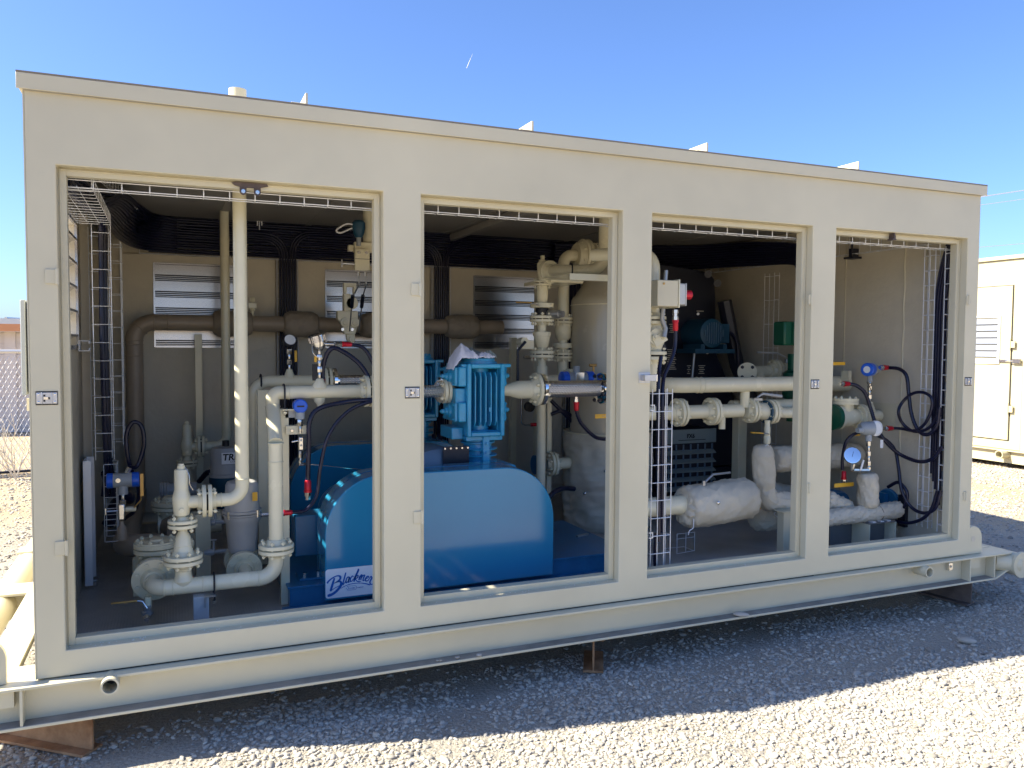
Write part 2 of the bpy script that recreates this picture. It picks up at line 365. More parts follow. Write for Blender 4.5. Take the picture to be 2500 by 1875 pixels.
def stem(parent, p, q, m='steel', r=0.008):
    """a stack of small threaded fittings between p and q"""
    p = Vector(p); q = Vector(q); d = q - p; L = d.length; prof = []; n = max(2, int(L/0.03)); h = 0
    b = MB()
    for i in range(n):
        a0 = i/n*L; rr = r*(1.5 if i % 2 else 0.85); b.lathe(p + d.normalized()*a0, d, [(0, rr*0.9), (0.002, rr), (L/n-0.002, rr), (L/n-0.0002, rr*0.9)], 6 if i % 2 else 12)
    return part('fitting_stem', b, m, parent)
def ballhandle(parent, p, d, L, m='yellow', w=0.018, droop=Vector((0, 0, 0.012)), name='lever_handle'):
    p = Vector(p); d = Vector(d).normalized(); sd = d.cross(Vector((0, 0, 1))).normalized() if abs(d.z) < .9 else Vector((1, 0, 0))
    up = sd.cross(d)
    part('lever_arm', MB().tube([p, p + d*0.03 + droop, p + d*L*0.4 + droop*1.5], 0.004, 6), 'steel', parent)
    b = MB(); q0 = p + d*L*0.35 + droop*1.5; rot = Matrix((d, sd, up)).transposed(); b.obox(q0 + d*L*0.32, (L*0.65, w, 0.007), rot)
    return part(name, b, m, parent, bevel=0.003)
def bagshape(pts, r, seed=0, n=44, amp=0.07, ends=0.6, tr=0.55, step=0.008):
    """wrinkled insulation jacket round a line"""
    P = fillet(pts, r*0.9, 6) if len(pts) > 2 else [Vector(p) for p in pts]
    Q = []; lens = [0]
    for a, b in zip(P, P[1:]):
        k = max(1, int((b-a).length/step))
        for i in range(k): Q.append(a.lerp(b, i/k))
    Q.append(P[-1]); mb = MB(); T = [(Q[min(len(Q)-1, i+1)]-Q[max(0, i-1)]).normalized() for i in range(len(Q))]
    u, v, _ = frame_of(T[0]); rings = []; N = len(Q)
    for i, p in enumerate(Q):
        if i: u = (T[i-1].rotation_difference(T[i]) @ u).normalized()
        v = T[i].cross(u).normalized(); s = i/(N-1); e = min(s, 1-s)*N*step/r
        rr = r*(ends + (1-ends)*min(1, math.sqrt(max(0, min(1, e/tr))))) ; ring = []
        for j in range(n):
            a = 2*math.pi*j/n; sh = i*step/r*0.45; q = Vector((math.cos(a+sh)*1.5, math.sin(a+sh)*1.5, i*step/r*0.75 + seed*7.3))
            w1 = noise.noise(q); w2 = 1-abs(noise.noise(q*1.6 + Vector((3, 1, 5)))); w3 = 1-abs(noise.noise(q*3.4 + Vector((8, 2, 1)))); k = 1 + amp*w1*0.9 + amp*(w2**6-0.3)*1.0 + amp*(w3**7-0.2)*0.55
            if e < 0.5: k += amp*0.9*math.sin(a*11 + seed)*(0.5-e)
            ring.append(p + (u*math.cos(a) + v*math.sin(a))*rr*k)
        rings.append(ring)
    return mb.rings(rings)
def textmesh(txt, size, bold=0.0, shear=0.0, extr=0.0004):
    c = bpy.data.curves.new('t', 'FONT'); c.body = txt; c.size = size; c.align_x = 'LEFT'; c.offset = bold; c.shear = shear; c.extrude = extr; c.resolution_u = 3
    o = bpy.data.objects.new('t', c); col.objects.link(o); dg = bpy.context.evaluated_depsgraph_get(); me = bpy.data.meshes.new_from_object(o.evaluated_get(dg))
    bpy.data.objects.remove(o); return me
def lettering(name, txt, parent, p, size, m='ink', xdir=(1, 0, 0), up=(0, 0, 1), **k):
    me = textmesh(txt, size, **k); me.materials.clear(); me.materials.append(M[m]); x = Vector(xdir).normalized(); u = Vector(up); nrm = x.cross(u)
    o = bpy.data.objects.new(name, me); col.objects.link(o); o.parent = parent
    o.matrix_local = Matrix.Translation(Vector(p) - org(parent)) @ Matrix((x, u, nrm)).transposed().to_4x4(); return o
XV, YV, ZV = Vector((1,0,0)), Vector((0,1,0)), Vector((0,0,1))
#@@GROUND
# ================================================================== ground and gravel
def build_ground():
    def axis(lo, hi, st, far):
        a = [lo + i*st for i in range(int((hi-lo)/st)+1)]; g = st; x = a[-1]; y = a[0]; L = []; H = []
        while x < far: g *= 1.5; x += g; H.append(x)
        g = st
        while y > -far: g *= 1.5; y -= g; L.append(y)
        return L[::-1] + a + H
    xs = axis(-3, 12, 0.06, 3000); ys = axis(-3, 9, 0.06, 3000); mb = MB()
    for y in ys:
        for x in xs: mb.v.append(Vector((x, y, GZ + gh(x, y))))
    n = len(xs)
    for j in range(len(ys)-1):
        for i in range(n-1): a = j*n+i; mb.f.append([a, a+1, a+n+1, a+n])
    return mb
def gh(x, y):
    if abs(x) > 60 or abs(y) > 60: return 0.0
    h = 0.022*noise.noise(Vector((x*0.9, y*0.9, 0))) + 0.008*noise.noise(Vector((x*3.1, y*3.1, 5)))
    h += 0.045*math.exp(-((x-6.1)/0.8)**2 - ((y+0.25)/0.35)**2)
    return h - 0.012
struct('ground', build_ground(), 'ground')
def stone_proto(k):
    bm = bmesh.new(); bmesh.ops.create_icosphere(bm, subdivisions=2, radius=1)
    sc = Vector((1.15 + 0.3*random.random(), 0.85 + 0.2*random.random(), 0.5 + 0.25*random.random()))
    for v in bm.verts:
        nn = 1 + 0.32*noise.noise(v.co*0.9 + Vector((k*5.1, 0, 0))) + 0.08*noise.noise(v.co*2.5 + Vector((0, k*3, 0)))
        v.co = Vector((v.co.x*sc.x, v.co.y*sc.y, v.co.z*sc.z))*nn
    me = bpy.data.meshes.new('stone'); bm.to_mesh(me); bm.free(); me.materials.append(M['stone'])
    if k % 3: me.polygons.foreach_set('use_smooth', [True]*len(me.polygons))
    return me
def gravel():
    import numpy as np
    rng = np.random.default_rng(3); pc = bpy.data.collections.new('stone_shapes')
    for k in range(8): o = bpy.data.objects.new('stone_shape', stone_proto(k)); pc.objects.link(o)
    pts = []; sc = []
    zones = [(-1.0, 8.5, -2.6, 0.25, 5200, 1.0), (2.0, 9, -1.9, 0.3, 0, 1), (5.3, 12.5, -0.2, 6, 900, 1.25), (-3.6, 0.0, 0.2, 9, 650, 1.2), (8.5, 13, -2.0, 4.5, 500, 1.3), (0, 5.2, 0.2, 1.2, 500, 1)]
    for x0, x1, y0, y1, dn, sz in zones:
        for _ in range(int((x1-x0)*(y1-y0)*dn*1.7)):
            x = rng.uniform(x0, x1); y = rng.uniform(y0, y1)
            if dn > 3000 and y < -0.62*(x+0.3) - 0.25: continue
            f = 0.5 + 0.75*noise.noise(Vector((x*1.3, y*1.3, 9))) + 0.35*noise.noise(Vector((x*5, y*5, 2)))
            if y < -0.55: f += 0.38
            if dn > 3000 and -0.62 < y and x > 2.4: f -= 0.12
            if rng.random() > f: continue
            s = sz*(0.0030 + 0.0085*rng.random()**2.6 + (0.007 if rng.random() < 0.04 else 0))
            pts.append((x, y, GZ + gh(x, y) + s*0.22)); sc.append(s)
    me = bpy.data.meshes.new('gravel'); me.from_pydata(pts, [], []); at = me.attributes.new('sz', 'FLOAT', 'POINT'); at.data.foreach_set('value', sc)
    o = bpy.data.objects.new('gravel', me); col.objects.link(o); tag(o, 'loose pale grey and tan gravel spread over the yard in front of the skid', 'gravel', kind='stuff')
    ng = bpy.data.node_groups.new('scatter', 'GeometryNodeTree'); ng.interface.new_socket('Geometry', in_out='INPUT', socket_type='NodeSocketGeometry'); ng.interface.new_socket('Geometry', in_out='OUTPUT', socket_type='NodeSocketGeometry')
    N = ng.nodes; Lk = ng.links; gi = N.new('NodeGroupInput'); go = N.new('NodeGroupOutput'); ip = N.new('GeometryNodeInstanceOnPoints'); ci = N.new('GeometryNodeCollectionInfo')
    ci.inputs['Collection'].default_value = pc; ci.inputs['Separate Children'].default_value = True; ci.inputs['Reset Children'].default_value = True
    ip.inputs['Pick Instance'].default_value = True
    na = N.new('GeometryNodeInputNamedAttribute'); na.data_type = 'FLOAT'; na.inputs['Name'].default_value = 'sz'
    rv = N.new('FunctionNodeRandomValue'); rv.data_type = 'FLOAT_VECTOR'; rv.inputs[0].default_value = (-0.4, -0.4, 0); rv.inputs[1].default_value = (0.4, 0.4, 6.28)
    Lk.new(gi.outputs[0], ip.inputs['Points']); Lk.new(ci.outputs[0], ip.inputs['Instance']); Lk.new(na.outputs['Attribute'], ip.inputs['Scale']); Lk.new(rv.outputs[0], ip.inputs['Rotation']); Lk.new(ip.outputs[0], go.inputs[0])
    md = o.modifiers.new('scatter', 'NODES'); md.node_group = ng
gravel()
# single stones that stand out
def rock(c, r, label, group=None, sx=1.6, ang=0, tone='stone'):
    bm = bmesh.new(); bmesh.ops.create_icosphere(bm, subdivisions=3, radius=1); mb = MB(); q = Matrix.Rotation(ang, 3, 'Z')
    for v in bm.verts: mb.v.append(Vector(c) + q @ Vector((v.co.x*sx, v.co.y, v.co.z*0.6))*r*(1+0.15*noise.noise(v.co+Vector(c)*9)))
    for f in bm.faces: mb.f.append([v.index for v in f.verts])
    bm.free(); return single('rock', mb, tone, label, 'stone', group)
p = AZ(2090, 1388, GZ); rock((p.x, p.y, GZ+0.012), 0.028, 'large flat pale pebble lying alone on the shaded gravel at right', sx=1.7, ang=-0.9)
p = AZ(1600, 1330, -0.15); rock((p.x, p.y, -0.141), 0.021, 'long grey stone lying on the bottom beam flange below the third opening', sx=2.0, ang=-0.7)
p = AZ(1035, 1417, -0.15); rock((p.x, p.y, -0.145), 0.012, 'small round pebble on the bottom beam flange, rightmost of the small ones', sx=1.2)
p = AZ(988, 1421, -0.15); rock((p.x, p.y, -0.147), 0.009, 'small oval pebble on the bottom beam flange left of the rounder one', sx=1.4)
p = AZ(945, 1427, -0.15); rock((p.x, p.y, -0.149), 0.006, 'tiny pebble on the bottom beam flange, left one of the touching pair', sx=1.3)
p = AZ(952, 1427, -0.15); rock((p.x, p.y, -0.149), 0.006, 'tiny pebble on the bottom beam flange, right one of the touching pair', sx=1.3)
# ================================================================== far things
# house with siding beyond the fence at left
t = thing('house', 'low pale block building with orange fascia and grey metal roof behind the fence', 'building', (-4, 14, GZ))
Yb = 14.0
zf1 = A(0, 700, Yb).z; zf0 = A(0, 716, Yb).z; zr = A(0, 674, Yb).z
part('wall', MB().box(-14, 4, Yb, Yb+8, GZ-0.02, zf0), 'siding', t)
for i in range(12):
    z = zf0 - 0.02 - i*0.2
    if z > -0.2: part('wall_course', MB().box(-14, 4, Yb-0.012, Yb, z-0.19, z-0.012), 'siding', t)
part('pilaster', MB().box(A(22, 730, Yb).x-0.09, A(22, 730, Yb).x+0.09, Yb-0.05, Yb-0.013, GZ, zf0), 'siding', t)
part('fascia', MB().box(-14, 4, Yb-0.3, Yb-0.25, zf0, zf1), 'orange', t)
part('roof', MB().prism([(-0.3, 0), (8, 0), (8, .25), (-0.3, 0.10)], (-14, Yb, zf1), YV, ZV, XV*18), 'fence', t)
for i in range(30): part('roof_seam', MB().tube([(-13.7+i*0.6, Yb-0.31, zf1+0.105), (-13.7+i*0.6, Yb+8, zf1+.26)], 0.022, 6), 'fence', t)
# chain link fence
Yf = 8.5; zt = A(30, 759, Yf).z
t = thing('chain_link_fence', 'galvanised chain link fence with top rail in front of the block building', 'fence', (-3, Yf, GZ))
part('top_rail', MB().tube([(-6, Yf, zt), (0.6, Yf, zt)], 0.024, 10), 'fence', t)
for x in (-5.4, -3.0): part('fence_post', MB().cyl((x, Yf+0.03, GZ-0.1), (x, Yf+0.03, zt+0.02), 0.03), 'fence', t)
part('fence_post', MB().cyl((0.1, Yf+0.03, GZ-0.1), (0.1, Yf+0.03, zt+0.02), 0.03), 'fence', t)
mb = MB(); H = zt - GZ - 0.03; d = 0.062; x = -5.4
while x < 0.5:
    for sg in (1, -1):
        k = int(H/d); pts = []
        for i in range(k+1): pts.append((x + sg*(d/2 if i % 2 else 0), Yf + (0.005 if i % 2 else -0.005)*sg, GZ + 0.02 + i*d))
        mb.tube(pts, 0.0030, 4)
    x += d
part('wire_mesh', mb, 'fence', t, kind='stuff')
single('hose_line', MB().tube(spline([(-4, Yf-0.2, GZ+0.02), (-2.4, Yf-0.16, GZ+0.035), (-1.6, Yf-0.2, GZ+0.03), (-0.9, Yf-0.15, GZ+0.035), (0, Yf-0.2, GZ+0.02)]), 0.018, 6), 'rubber', 'dark hose lying along the foot of the chain link fence', 'hose')
random.seed(5); mb = MB()
def twig(p, d, L, r, n):
    pts = [p]; 
    for i in range(4): d = (d + Vector((random.uniform(-.35,.35), random.uniform(-.2,.2), random.uniform(-.05,.25)))).normalized(); p = p + d*L/4; pts.append(p)
    mb.tube(pts, [r*(1-0.2*i) for i in range(5)], 5)
    if n:
        for i in range(3): twig(pts[1+i], (d + Vector((random.uniform(-.9,.9), random.uniform(-.3,.3), random.uniform(0,.5)))).normalized(), L*0.6, r*0.6, n-1)
pw = A(34, 1018, 7.9)
for i in range(5): twig(Vector((pw.x, 7.9, GZ)), Vector((random.uniform(-.6,.6), 0, 1)).normalized(), random.uniform(.4, .75), 0.010, 2)
single('dry_weed', mb, 'weed', 'bare dry weed with pale branching stems growing at the fence foot', 'plant')
# overhead wires far right
for v0, v1, r in ((425, 411, 0.03), (442, 430, 0.018), (531, 526, 0.018)):
    a = A(2080, v0+6, 30); b = A(2212, v1, 30); c = b + (b-a)*1.5; a2 = a - (b-a)*2
    single('overhead_wire', MB().tube(spline([a2, a, b, c], 6), r, 6), 'wire_b', {425: 'upper overhead wire crossing the sky right of the roof corner', 442: 'thin overhead wire just under the upper one in the sky at right', 531: 'lowest overhead wire above the pale cabinet at right'}[v0], 'wire')
# contrail
a = A(1008, 148, 3000); b = A(1021, 116, 3000)
single('contrail', MB().tube([a, a.lerp(b, .15), a.lerp(b, .4), b], [0.9, 1.5, 1.4, 0.2], 8), 'wire_b', 'tiny white contrail streak high in the blue sky above the roof', 'contrail')
# ================================================================== second cabinet at right
XB = 11.4
def yz(u, v): q = AX(u, v, XB); return q.y, q.z
t = thing('equipment_cabinet', 'sunlit cream steel cabinet with louvred side door standing beyond the right end', 'cabinet', (XB+1.5, 4, GZ))
yc, ztop = yz(2211, 560); ztop2 = yz(2112, 571)[1]
zb = yz(2150, 968)[1]; zsk0 = yz(2150, 997)[1]; ztop = (ztop+ztop2)/2 + 0.02
part('cabinet_wall', MB().box(XB, XB+3, yc-0.05, yc+3.6, zb, ztop), 'cab', t, bevel=0.01)
part('corner_post', MB().box(XB-0.012, XB+0.05, yc-0.30, yc-0.056, zb, ztop), 'cab', t)
part('corner_gap', MB().box(XB+0.006, XB+0.03, yc-0.0559, yc-0.0501, zb, ztop), 'gask', t)
part('roof_cap', MB().box(XB-0.03, XB+3.03, yc-0.33, yc+3.63, ztop, ztop+0.055), 'cab', t, bevel=0.006)
part('skid_beam', MB().box(XB+0.03, XB+3, yc-0.6, yc+3.9, zsk0, zb-0.02).box(XB-0.03, XB+3.05, yc-0.65, yc+3.95, zb-0.02, zb-0.003), 'cab', t)
y1, zd1 = yz(2190, 617); y2, zd0 = yz(2190, 952); yl0, zl1 = yz(2165, 681); _, zl0 = yz(2165, 786)
dr = part('door', MB().box(XB-0.022, XB-0.002, y1, y1+1.15, zd0, zd1), 'cab', t, bevel=0.003)
part('door_gap', MB().box(XB-0.0019, XB-0.0005, y1-0.012, y1+1.162, zd0-0.012, zd1+0.012), 'gask', t)
lf = part('louver', MB().box(XB-0.04, XB-0.022, yl0, yl0+0.03, zl0, zl1).box(XB-0.04, XB-0.022, yl0+0.55, yl0+0.58, zl0, zl1).box(XB-0.04, XB-0.022, yl0+.03, yl0+0.55, zl1-0.03, zl1).box(XB-0.04, XB-0.022, yl0+.03, yl0+0.55, zl0, zl0+0.06), 'galv', t)
for i in range(6):
    z = zl0 + 0.09 + (zl1-zl0-0.13)*i/6
    part('louver_blade', MB().prism([(0, 0), (-0.022, 0.01), (-0.005, 0.075), (0, 0.085)], (XB-0.023, yl0+0.03, z), XV, ZV, YV*0.52), 'cablv', lf)
yh = y1
for v in (765-20, 885): 
    _, z = yz(2193, v); part('hinge', MB().box(XB-0.04, XB-0.022, yh-0.07, yh-0.015, z-0.04, z+0.05).cyl((XB-0.035, yh, z-0.06), (XB-0.035, yh, z+0.09), 0.012), 'cab', t)
_, z = yz(2193, 780); part('latch', MB().box(XB-0.045, XB-0.022, yh+0.03, yh+0.16, z-0.015, z+0.02).box(XB-0.045, XB-0.022, yh-0.16, yh-0.04, z-0.03, z+0.03).cyl((XB-0.05, yh-0.05, z), (XB-0.05, yh+0.05, z), 0.008), 'chrome', t)
q = AX(2171, 981, XB); part('pipe_stub', MB().lathe((XB+0.03, q.y, q.z), (-1, 0, 0), [(0, 0.06), (0.16, 0.06), (0.16, 0.048), (0.05, 0.048)], 20, cap=False), 'cab', t)
single('support_block', MB().box(XB+0.05, XB+2.8, yc+0.9, yc+1.1, GZ-0.02, zsk0), 'darkrust', 'dark rusty steel block under the cream cabinet at right', 'support')
# ================================================================== main skid
SK = thing('steel_skid', 'tan painted steel skid frame carrying the open equipment enclosure', 'skid', (2.6, 1.5, GZ+0.18))
zt_, zb_ = -0.002, -0.170
XL, XR = -0.42, 5.43
def beam(y, fr):   # fr = outside direction sign
    ya, yb2 = (y-0.07, y+0.08) if fr < 0 else (y-0.08, y+0.07)
    b = MB().box(XL, XR+0.15, ya, yb2, zt_-0.013, zt_)
    part('top_flange', b, 'panel', SK, bevel=0.003)
    part('web', MB().box(XL, XR, y-0.005, y+0.005, zb_+0.013, zt_-0.013).prism([(XR, zb_+0.013), (XR+0.15, zb_+0.075), (XR+0.15, zt_-0.013), (XR, zt_-0.013)], (0, y-0.005, 0), XV, ZV, YV*0.01), 'panel', SK)
    part('bottom_flange', MB().box(XL, XR, ya, yb2, zb_, zb_+0.013).prism([(XR, zb_), (XR+0.16, zb_+0.06), (XR+0.16, zb_+0.073), (XR, zb_+0.013)], (0, ya, 0), XV, ZV, YV*(yb2-ya)), 'panel', SK, bevel=0.003)
beam(0.022, -1); beam(2.98, 1)
for x in (-0.048, 5.195, 5.42): part('stiffener', MB().box(x-0.005, x+0.005, -0.045, 0.016, zb_+0.014, zt_-0.014), 'panel', SK)
part('pad_plate', MB().box(5.21, 5.31, -0.02, 0.010, -0.085, zt_-0.016), 'panel', SK)
part('pad_plate', MB().box(-0.22, -0.075, -0.02, 0.010, -0.085, zt_-0.016), 'panel', SK)
for x, nm in ((5.275, 'r'), (-0.185, 'l')):
    prof = [(-0.082, 0)] + [(-0.082*math.cos(a), 0.10+0.082*math.sin(a)) for a in [math.pi*i/14 for i in range(15)]] + [(0.082, 0)]
    hole = [(0.02*math.cos(2*math.pi*i/16), 0.10+0.02*math.sin(2*math.pi*i/16)) for i in range(16)]
    lg = part('lifting_lug', MB().prism(prof, (x, 0.005, 0), XV, ZV, YV*0.028), 'panel', SK, bevel=0.002)
    part('lug_hole', MB().cyl((x, 0.0035, 0.10), (x, 0.0346, 0.10), 0.019, n=18), 'inner', lg)
# end tubes, cross beams and side beams
for x in (-0.36, 5.62):
    yy = -0.06 if x > 0 else 0.0
    part('end_tube', MB().cyl((x, yy, -0.085), (x, 3.05, -0.085), 0.075, n=28), 'panel', SK)
part('end_cap', MB().prism([(0.085*math.cos(a)*1.0, 0.085*math.sin(a)) for a in [2*math.pi*i/24 for i in range(24)]], (5.63, -0.085, -0.085), XV, ZV, YV*0.02), 'panel', SK)
part('gusset_tube', MB().cyl((5.50, 0.03, -0.07), (5.63, -0.05, -0.085), 0.06, n=20), 'panel', SK)
part('side_beam', MB().box(-0.222, -0.092, 0.103, 2.89, zt_-0.013, zt_), 'panel', SK)
part('side_web', MB().box(-0.16, -0.15, 0.103, 2.89, zb_, zt_-0.014), 'panel', SK)
part('side_beam', MB().box(5.30, 5.56, 0.104, 2.89, zt_-0.013, zt_), 'panel', SK)
part('cross_beam', MB().box(-0.42, -0.223, 1.32, 1.53, zt_-0.0132, zt_-0.0002).box(-0.42, -0.18, 1.42, 1.43, zb_, zt_-0.014), 'panel', SK)
part('cross_beam', MB().box(-0.091, -0.003, 0.103, 0.195, zt_-0.0132, zt_-0.0002), 'panel', SK)
part('cross_beam', MB().box(-0.42, -0.223, 2.3, 2.45, zt_-0.0132, zt_-0.0002), 'panel', SK)
for _y in (0,): part('flange_dust_shade', MB().box(XL+.01, XR-.01, -0.0465, 0.0165, zb_+0.0132, zb_+0.0142), 'dust_shade', SK)  # thin dust sheet whose colour also darkens the flange top like shade
part('sun_block_plate', MB().box(-0.002, X1, 0.06, 2.95, -0.160, -0.154), 'panel', SK)  # unseen plate added to keep sun from falling through under the skid
part('deck_floor', MB().box(X0+0.002, X1-0.002, 0.103, 2.898, -0.03, -0.004), 'plate', SK)
for u, v in ((237, 1485), (2010, 1237)):
    q = A(u, v, -0.09); sb = MB().lathe((q.x, 0.03, q.z), (0, -1, 0), [(0, 0.034), (0.115, 0.034), (0.115, 0.027), (0.0, 0.027)], 24, cap=False)
    ps = part('drain_stub', sb, 'panel', SK)
    part('plug', MB().cyl((q.x, 0.015, q.z), (q.x, 0.016, q.z), 0.026), 'ink' , ps)
q = A(2052, 1222, 0.0); gl = part('ground_lug', MB().box(q.x-0.016, q.x+0.016, -0.008, 0.016, q.z-0.03, q.z+0.02), 'steel', SK, bevel=0.002); place('bolt', nut_mesh(0.008), gl, (q.x, -0.008, q.z-0.004), (0, -1, 0))
# blocks under the skid
def ibeam_block(c, ang, L, m, label):
    H = GZ*-1 + zb_; rot = Matrix.Rotation(ang, 3, 'Z'); mb = MB(); c = Vector(c); h = H
    for z0, z1, hw in ((0, 0.012, 0.052), (h-0.012, h, 0.052), (0.012, h-0.012, 0.005)):
        mb.obox(c + Vector((0, 0, (z0+z1)/2)), (2*hw, L, z1-z0), rot)
    return single('steel_block', mb, m, label, 'support', bevel=0.002)
q = A(1292, 1425, -0.10); ibeam_block((2.555, 0.115, GZ), R(-29), 0.28, 'rust', 'short brown rusty I beam block under the middle of the skid')
ibeam_block((5.285, 0.20, GZ), R(11), 0.34, 'darkrust', 'dark rusty I beam block under the right end of the skid')
ibeam_block((-0.157, 0.338, GZ), R(50.3), 0.90, 'rust', 'orange rusty I beam block turned sideways under the left end of the skid')
# ================================================================== enclosure
EN = thing('equipment_enclosure', 'tan painted steel enclosure with four open doorways in its long side', 'enclosure', (2.6, 1.5, 0))
OPEN = [(0.103, 1.394), (1.570, 2.635), (2.810, 3.880), (4.054, 5.132)]
ZO0, ZO1, ZT = 0.107, 2.023, 2.298
def front_frame():
    xs = [X0] + [x for o in OPEN for x in o] + [X1]; mb = MB()
    zs = [0.004, ZO0, ZO1, ZT]; D0, D1 = 0.0, 0.095
    def idx(i, j, k): return (i*4 + j)*2 + k
    for x in xs:
        for z in zs:
            for y in (D0, D1): mb.v.append(Vector((x, y, z)))
    n = len(xs)
    solid = lambda i, j: not (i % 2 == 1 and j == 1)
    for i in range(n-1):
        for j in range(3):
            if not solid(i, j): continue
            for k in (0, 1): mb.f.append([idx(i,j,k), idx(i+1,j,k), idx(i+1,j+1,k), idx(i,j+1,k)])
            if i == 0 or not solid(i-1, j): mb.f.append([idx(i,j,0), idx(i,j,1), idx(i,j+1,1), idx(i,j+1,0)])
            if i == n-2 or not solid(i+1, j): mb.f.append([idx(i+1,j,0), idx(i+1,j,1), idx(i+1,j+1,1), idx(i+1,j+1,0)])
            if j == 0 or not solid(i, j-1): mb.f.append([idx(i,j,0), idx(i,j,1), idx(i+1,j,1), idx(i+1,j,0)])
            if j == 2 or not solid(i, j+1): mb.f.append([idx(i,j+1,0), idx(i,j+1,1), idx(i+1,j+1,1), idx(i+1,j+1,0)])
    return mb
part('front_frame', front_frame(), 'panel', EN, bevel=0.004)
for a, b in OPEN:   # door stop angle round each doorway, its seal lip, and the back leg
    i = 0.030
    mb = MB().box(a-.001, a+i, 0.052, 0.057, ZO0, ZO1).box(b-i, b+.001, 0.052, 0.057, ZO0, ZO1).box(a+i, b-i, 0.052, 0.057, ZO1-i, ZO1+.001).box(a+i, b-i, 0.052, 0.057, ZO0-.001, ZO0+i)
    mb.box(a+i-0.004, a+i, 0.057, 0.10, ZO0+i, ZO1-i).box(b-i, b-i+0.004, 0.057, 0.10, ZO0+i, ZO1-i).box(a+i, b-i, 0.057, 0.10, ZO1-i, ZO1-i+0.004).box(a+i, b-i, 0.057, 0.10, ZO0+i-0.004, ZO0+i)
    st = part('door_stop', mb, 'panel', EN, bevel=0.0015)
    g = 0.006
    part('stop_bead', MB().box(a+g, a+g+0.005, 0.046, 0.052, ZO0+g, ZO1-g).box(b-g-0.005, b-g, 0.046, 0.052, ZO0+g, ZO1-g).box(a+g+.005, b-g-.005, 0.046, 0.052, ZO1-g-0.005, ZO1-g), 'panel', st, bevel=0.001)
part('sill_gap', MB().box(0.115, 1.40, 0.006, 0.02, -0.0015, 0.0035).box(1.57, 3.95, 0.006, 0.02, -0.0015, 0.0035), 'gask', EN)
part('sill_foot', MB().box(X0, X1, 0.022, 0.09, -0.0015, 0.0038), 'panel', EN)
# drill swarf and dust on the sills
random.seed(11); mb = MB()
for k in range(90):
    o = OPEN[random.choice((0, 0, 1, 1, 2, 3))]; x = random.uniform(o[0]+.01, o[1]-.01); mb.obox((x, random.uniform(0.008, 0.045), ZO0+0.001), (random.uniform(.002, .005), random.uniform(.002, .005), .0015), Matrix.Rotation(random.random()*3, 3, 'Z'))
part('metal_swarf', mb, 'white', EN, kind='stuff')
# roof
part('roof_panel', MB().box(X0-0.018, X1+0.022, -0.018, DEP+0.02, 2.3003, 2.352), 'panel', EN, bevel=0.004)
part('roof_cap_lip', MB().box(X0-0.021, X1+0.025, -0.024, -0.0185, 2.294, 2.354), 'panel', EN, bevel=0.0015)
part('roof_edge_fold', MB().box(X0-0.021, X1+0.025, -0.024, 0.012, 2.3545, 2.361), 'edge', EN)
part('seam_line', MB().box(X0, X1, -0.0180, -0.0006, 2.2935, 2.2955), 'ceil', EN)
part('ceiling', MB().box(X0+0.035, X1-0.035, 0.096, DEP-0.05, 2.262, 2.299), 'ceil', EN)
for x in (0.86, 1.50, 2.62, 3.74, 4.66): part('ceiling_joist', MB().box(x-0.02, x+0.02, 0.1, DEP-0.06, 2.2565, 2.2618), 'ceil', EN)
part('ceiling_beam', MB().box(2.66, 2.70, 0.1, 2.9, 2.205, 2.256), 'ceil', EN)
for u, v in ((664, 228), (1150, 288), (1526, 333), (1852, 368)):
    x = A(u, v, 0.0).x
    part('roof_angle', MB().prism([(0, 0), (-0.07, 0), (-0.07, 0.008), (-0.010, 0.008), (-0.010, 0.052), (0, 0.052)], (x, -0.015, 2.3585), XV, ZV, YV*3.0), 'panel', EN, bevel=0.001)
q = A(520, 800, 0.4); part('vent_stub', MB().lathe((q.x, 0.42, 2.352), (0, 0, 1), [(0, 0.04), (0.165, 0.04), (0.165, 0.034), (0.1, 0.034)], 24, cap=False), 'panel', EN)
# end walls
LW = [0.46, 1.27, 1.32, 1.955]   # louver opening on the left wall: y0 y1 z0 z1
mb = MB().box(0.001, 0.04, 0.096, LW[0], 0.0, 2.299).box(0.001, 0.04, LW[1], DEP, 0.0, 2.299).box(0.001, 0.04, LW[0], LW[1], 0.0, LW[2]).box(0.001, 0.04, LW[0], LW[1], LW[3], 2.299)
part('left_wall', mb, 'inner', EN)
part('left_wall_skin', MB().box(-0.004, 0.0005, 0.0, LW[0], 0.004, 2.293).box(-0.004, 0.0005, LW[1], DEP, 0.004, 2.293).box(-0.004, 0.0005, LW[0], LW[1], 0.004, LW[2]).box(-0.004, 0.0005, LW[0], LW[1], LW[3], 2.293), 'panel', EN)
part('right_wall', MB().box(5.19, 5.236, 0.096, DEP, 0.0, 2.299), 'inner', EN)
for y in (1.05, 1.16): part('wall_seam', MB().box(5.1865, 5.1898, y, y+0.008, 0.05, 2.2), 'panel', EN)
part('wall_seam', MB().tube([(5.1885, 0.52+0.004*math.sin(i*1.7), 0.06+i*0.08) for i in range(27)], 0.006, 6), 'panel', EN)
part('wall_seam', MB().box(5.184, 5.1898, 0.20, 0.24, 0.05, 2.2), 'panel', EN)
part('back_wall', MB().box(0.0401, 5.1899, 2.95, DEP, 0.0, 2.299), 'inner', EN)
lf = part('wall_louver', MB().box(0.0401, 0.052, LW[0]-0.02, LW[0], LW[2]-0.02, LW[3]+0.02).box(0.0401, 0.052, LW[1], LW[1]+0.02, LW[2]-0.02, LW[3]+0.02).box(0.0401, 0.052, LW[0], LW[1], LW[2]-0.02, LW[2]).box(0.0401, 0.052, LW[0], LW[1], LW[3], LW[3]+0.02), 'alu', EN)
k = 5; pitch = (LW[3]-LW[2])/k
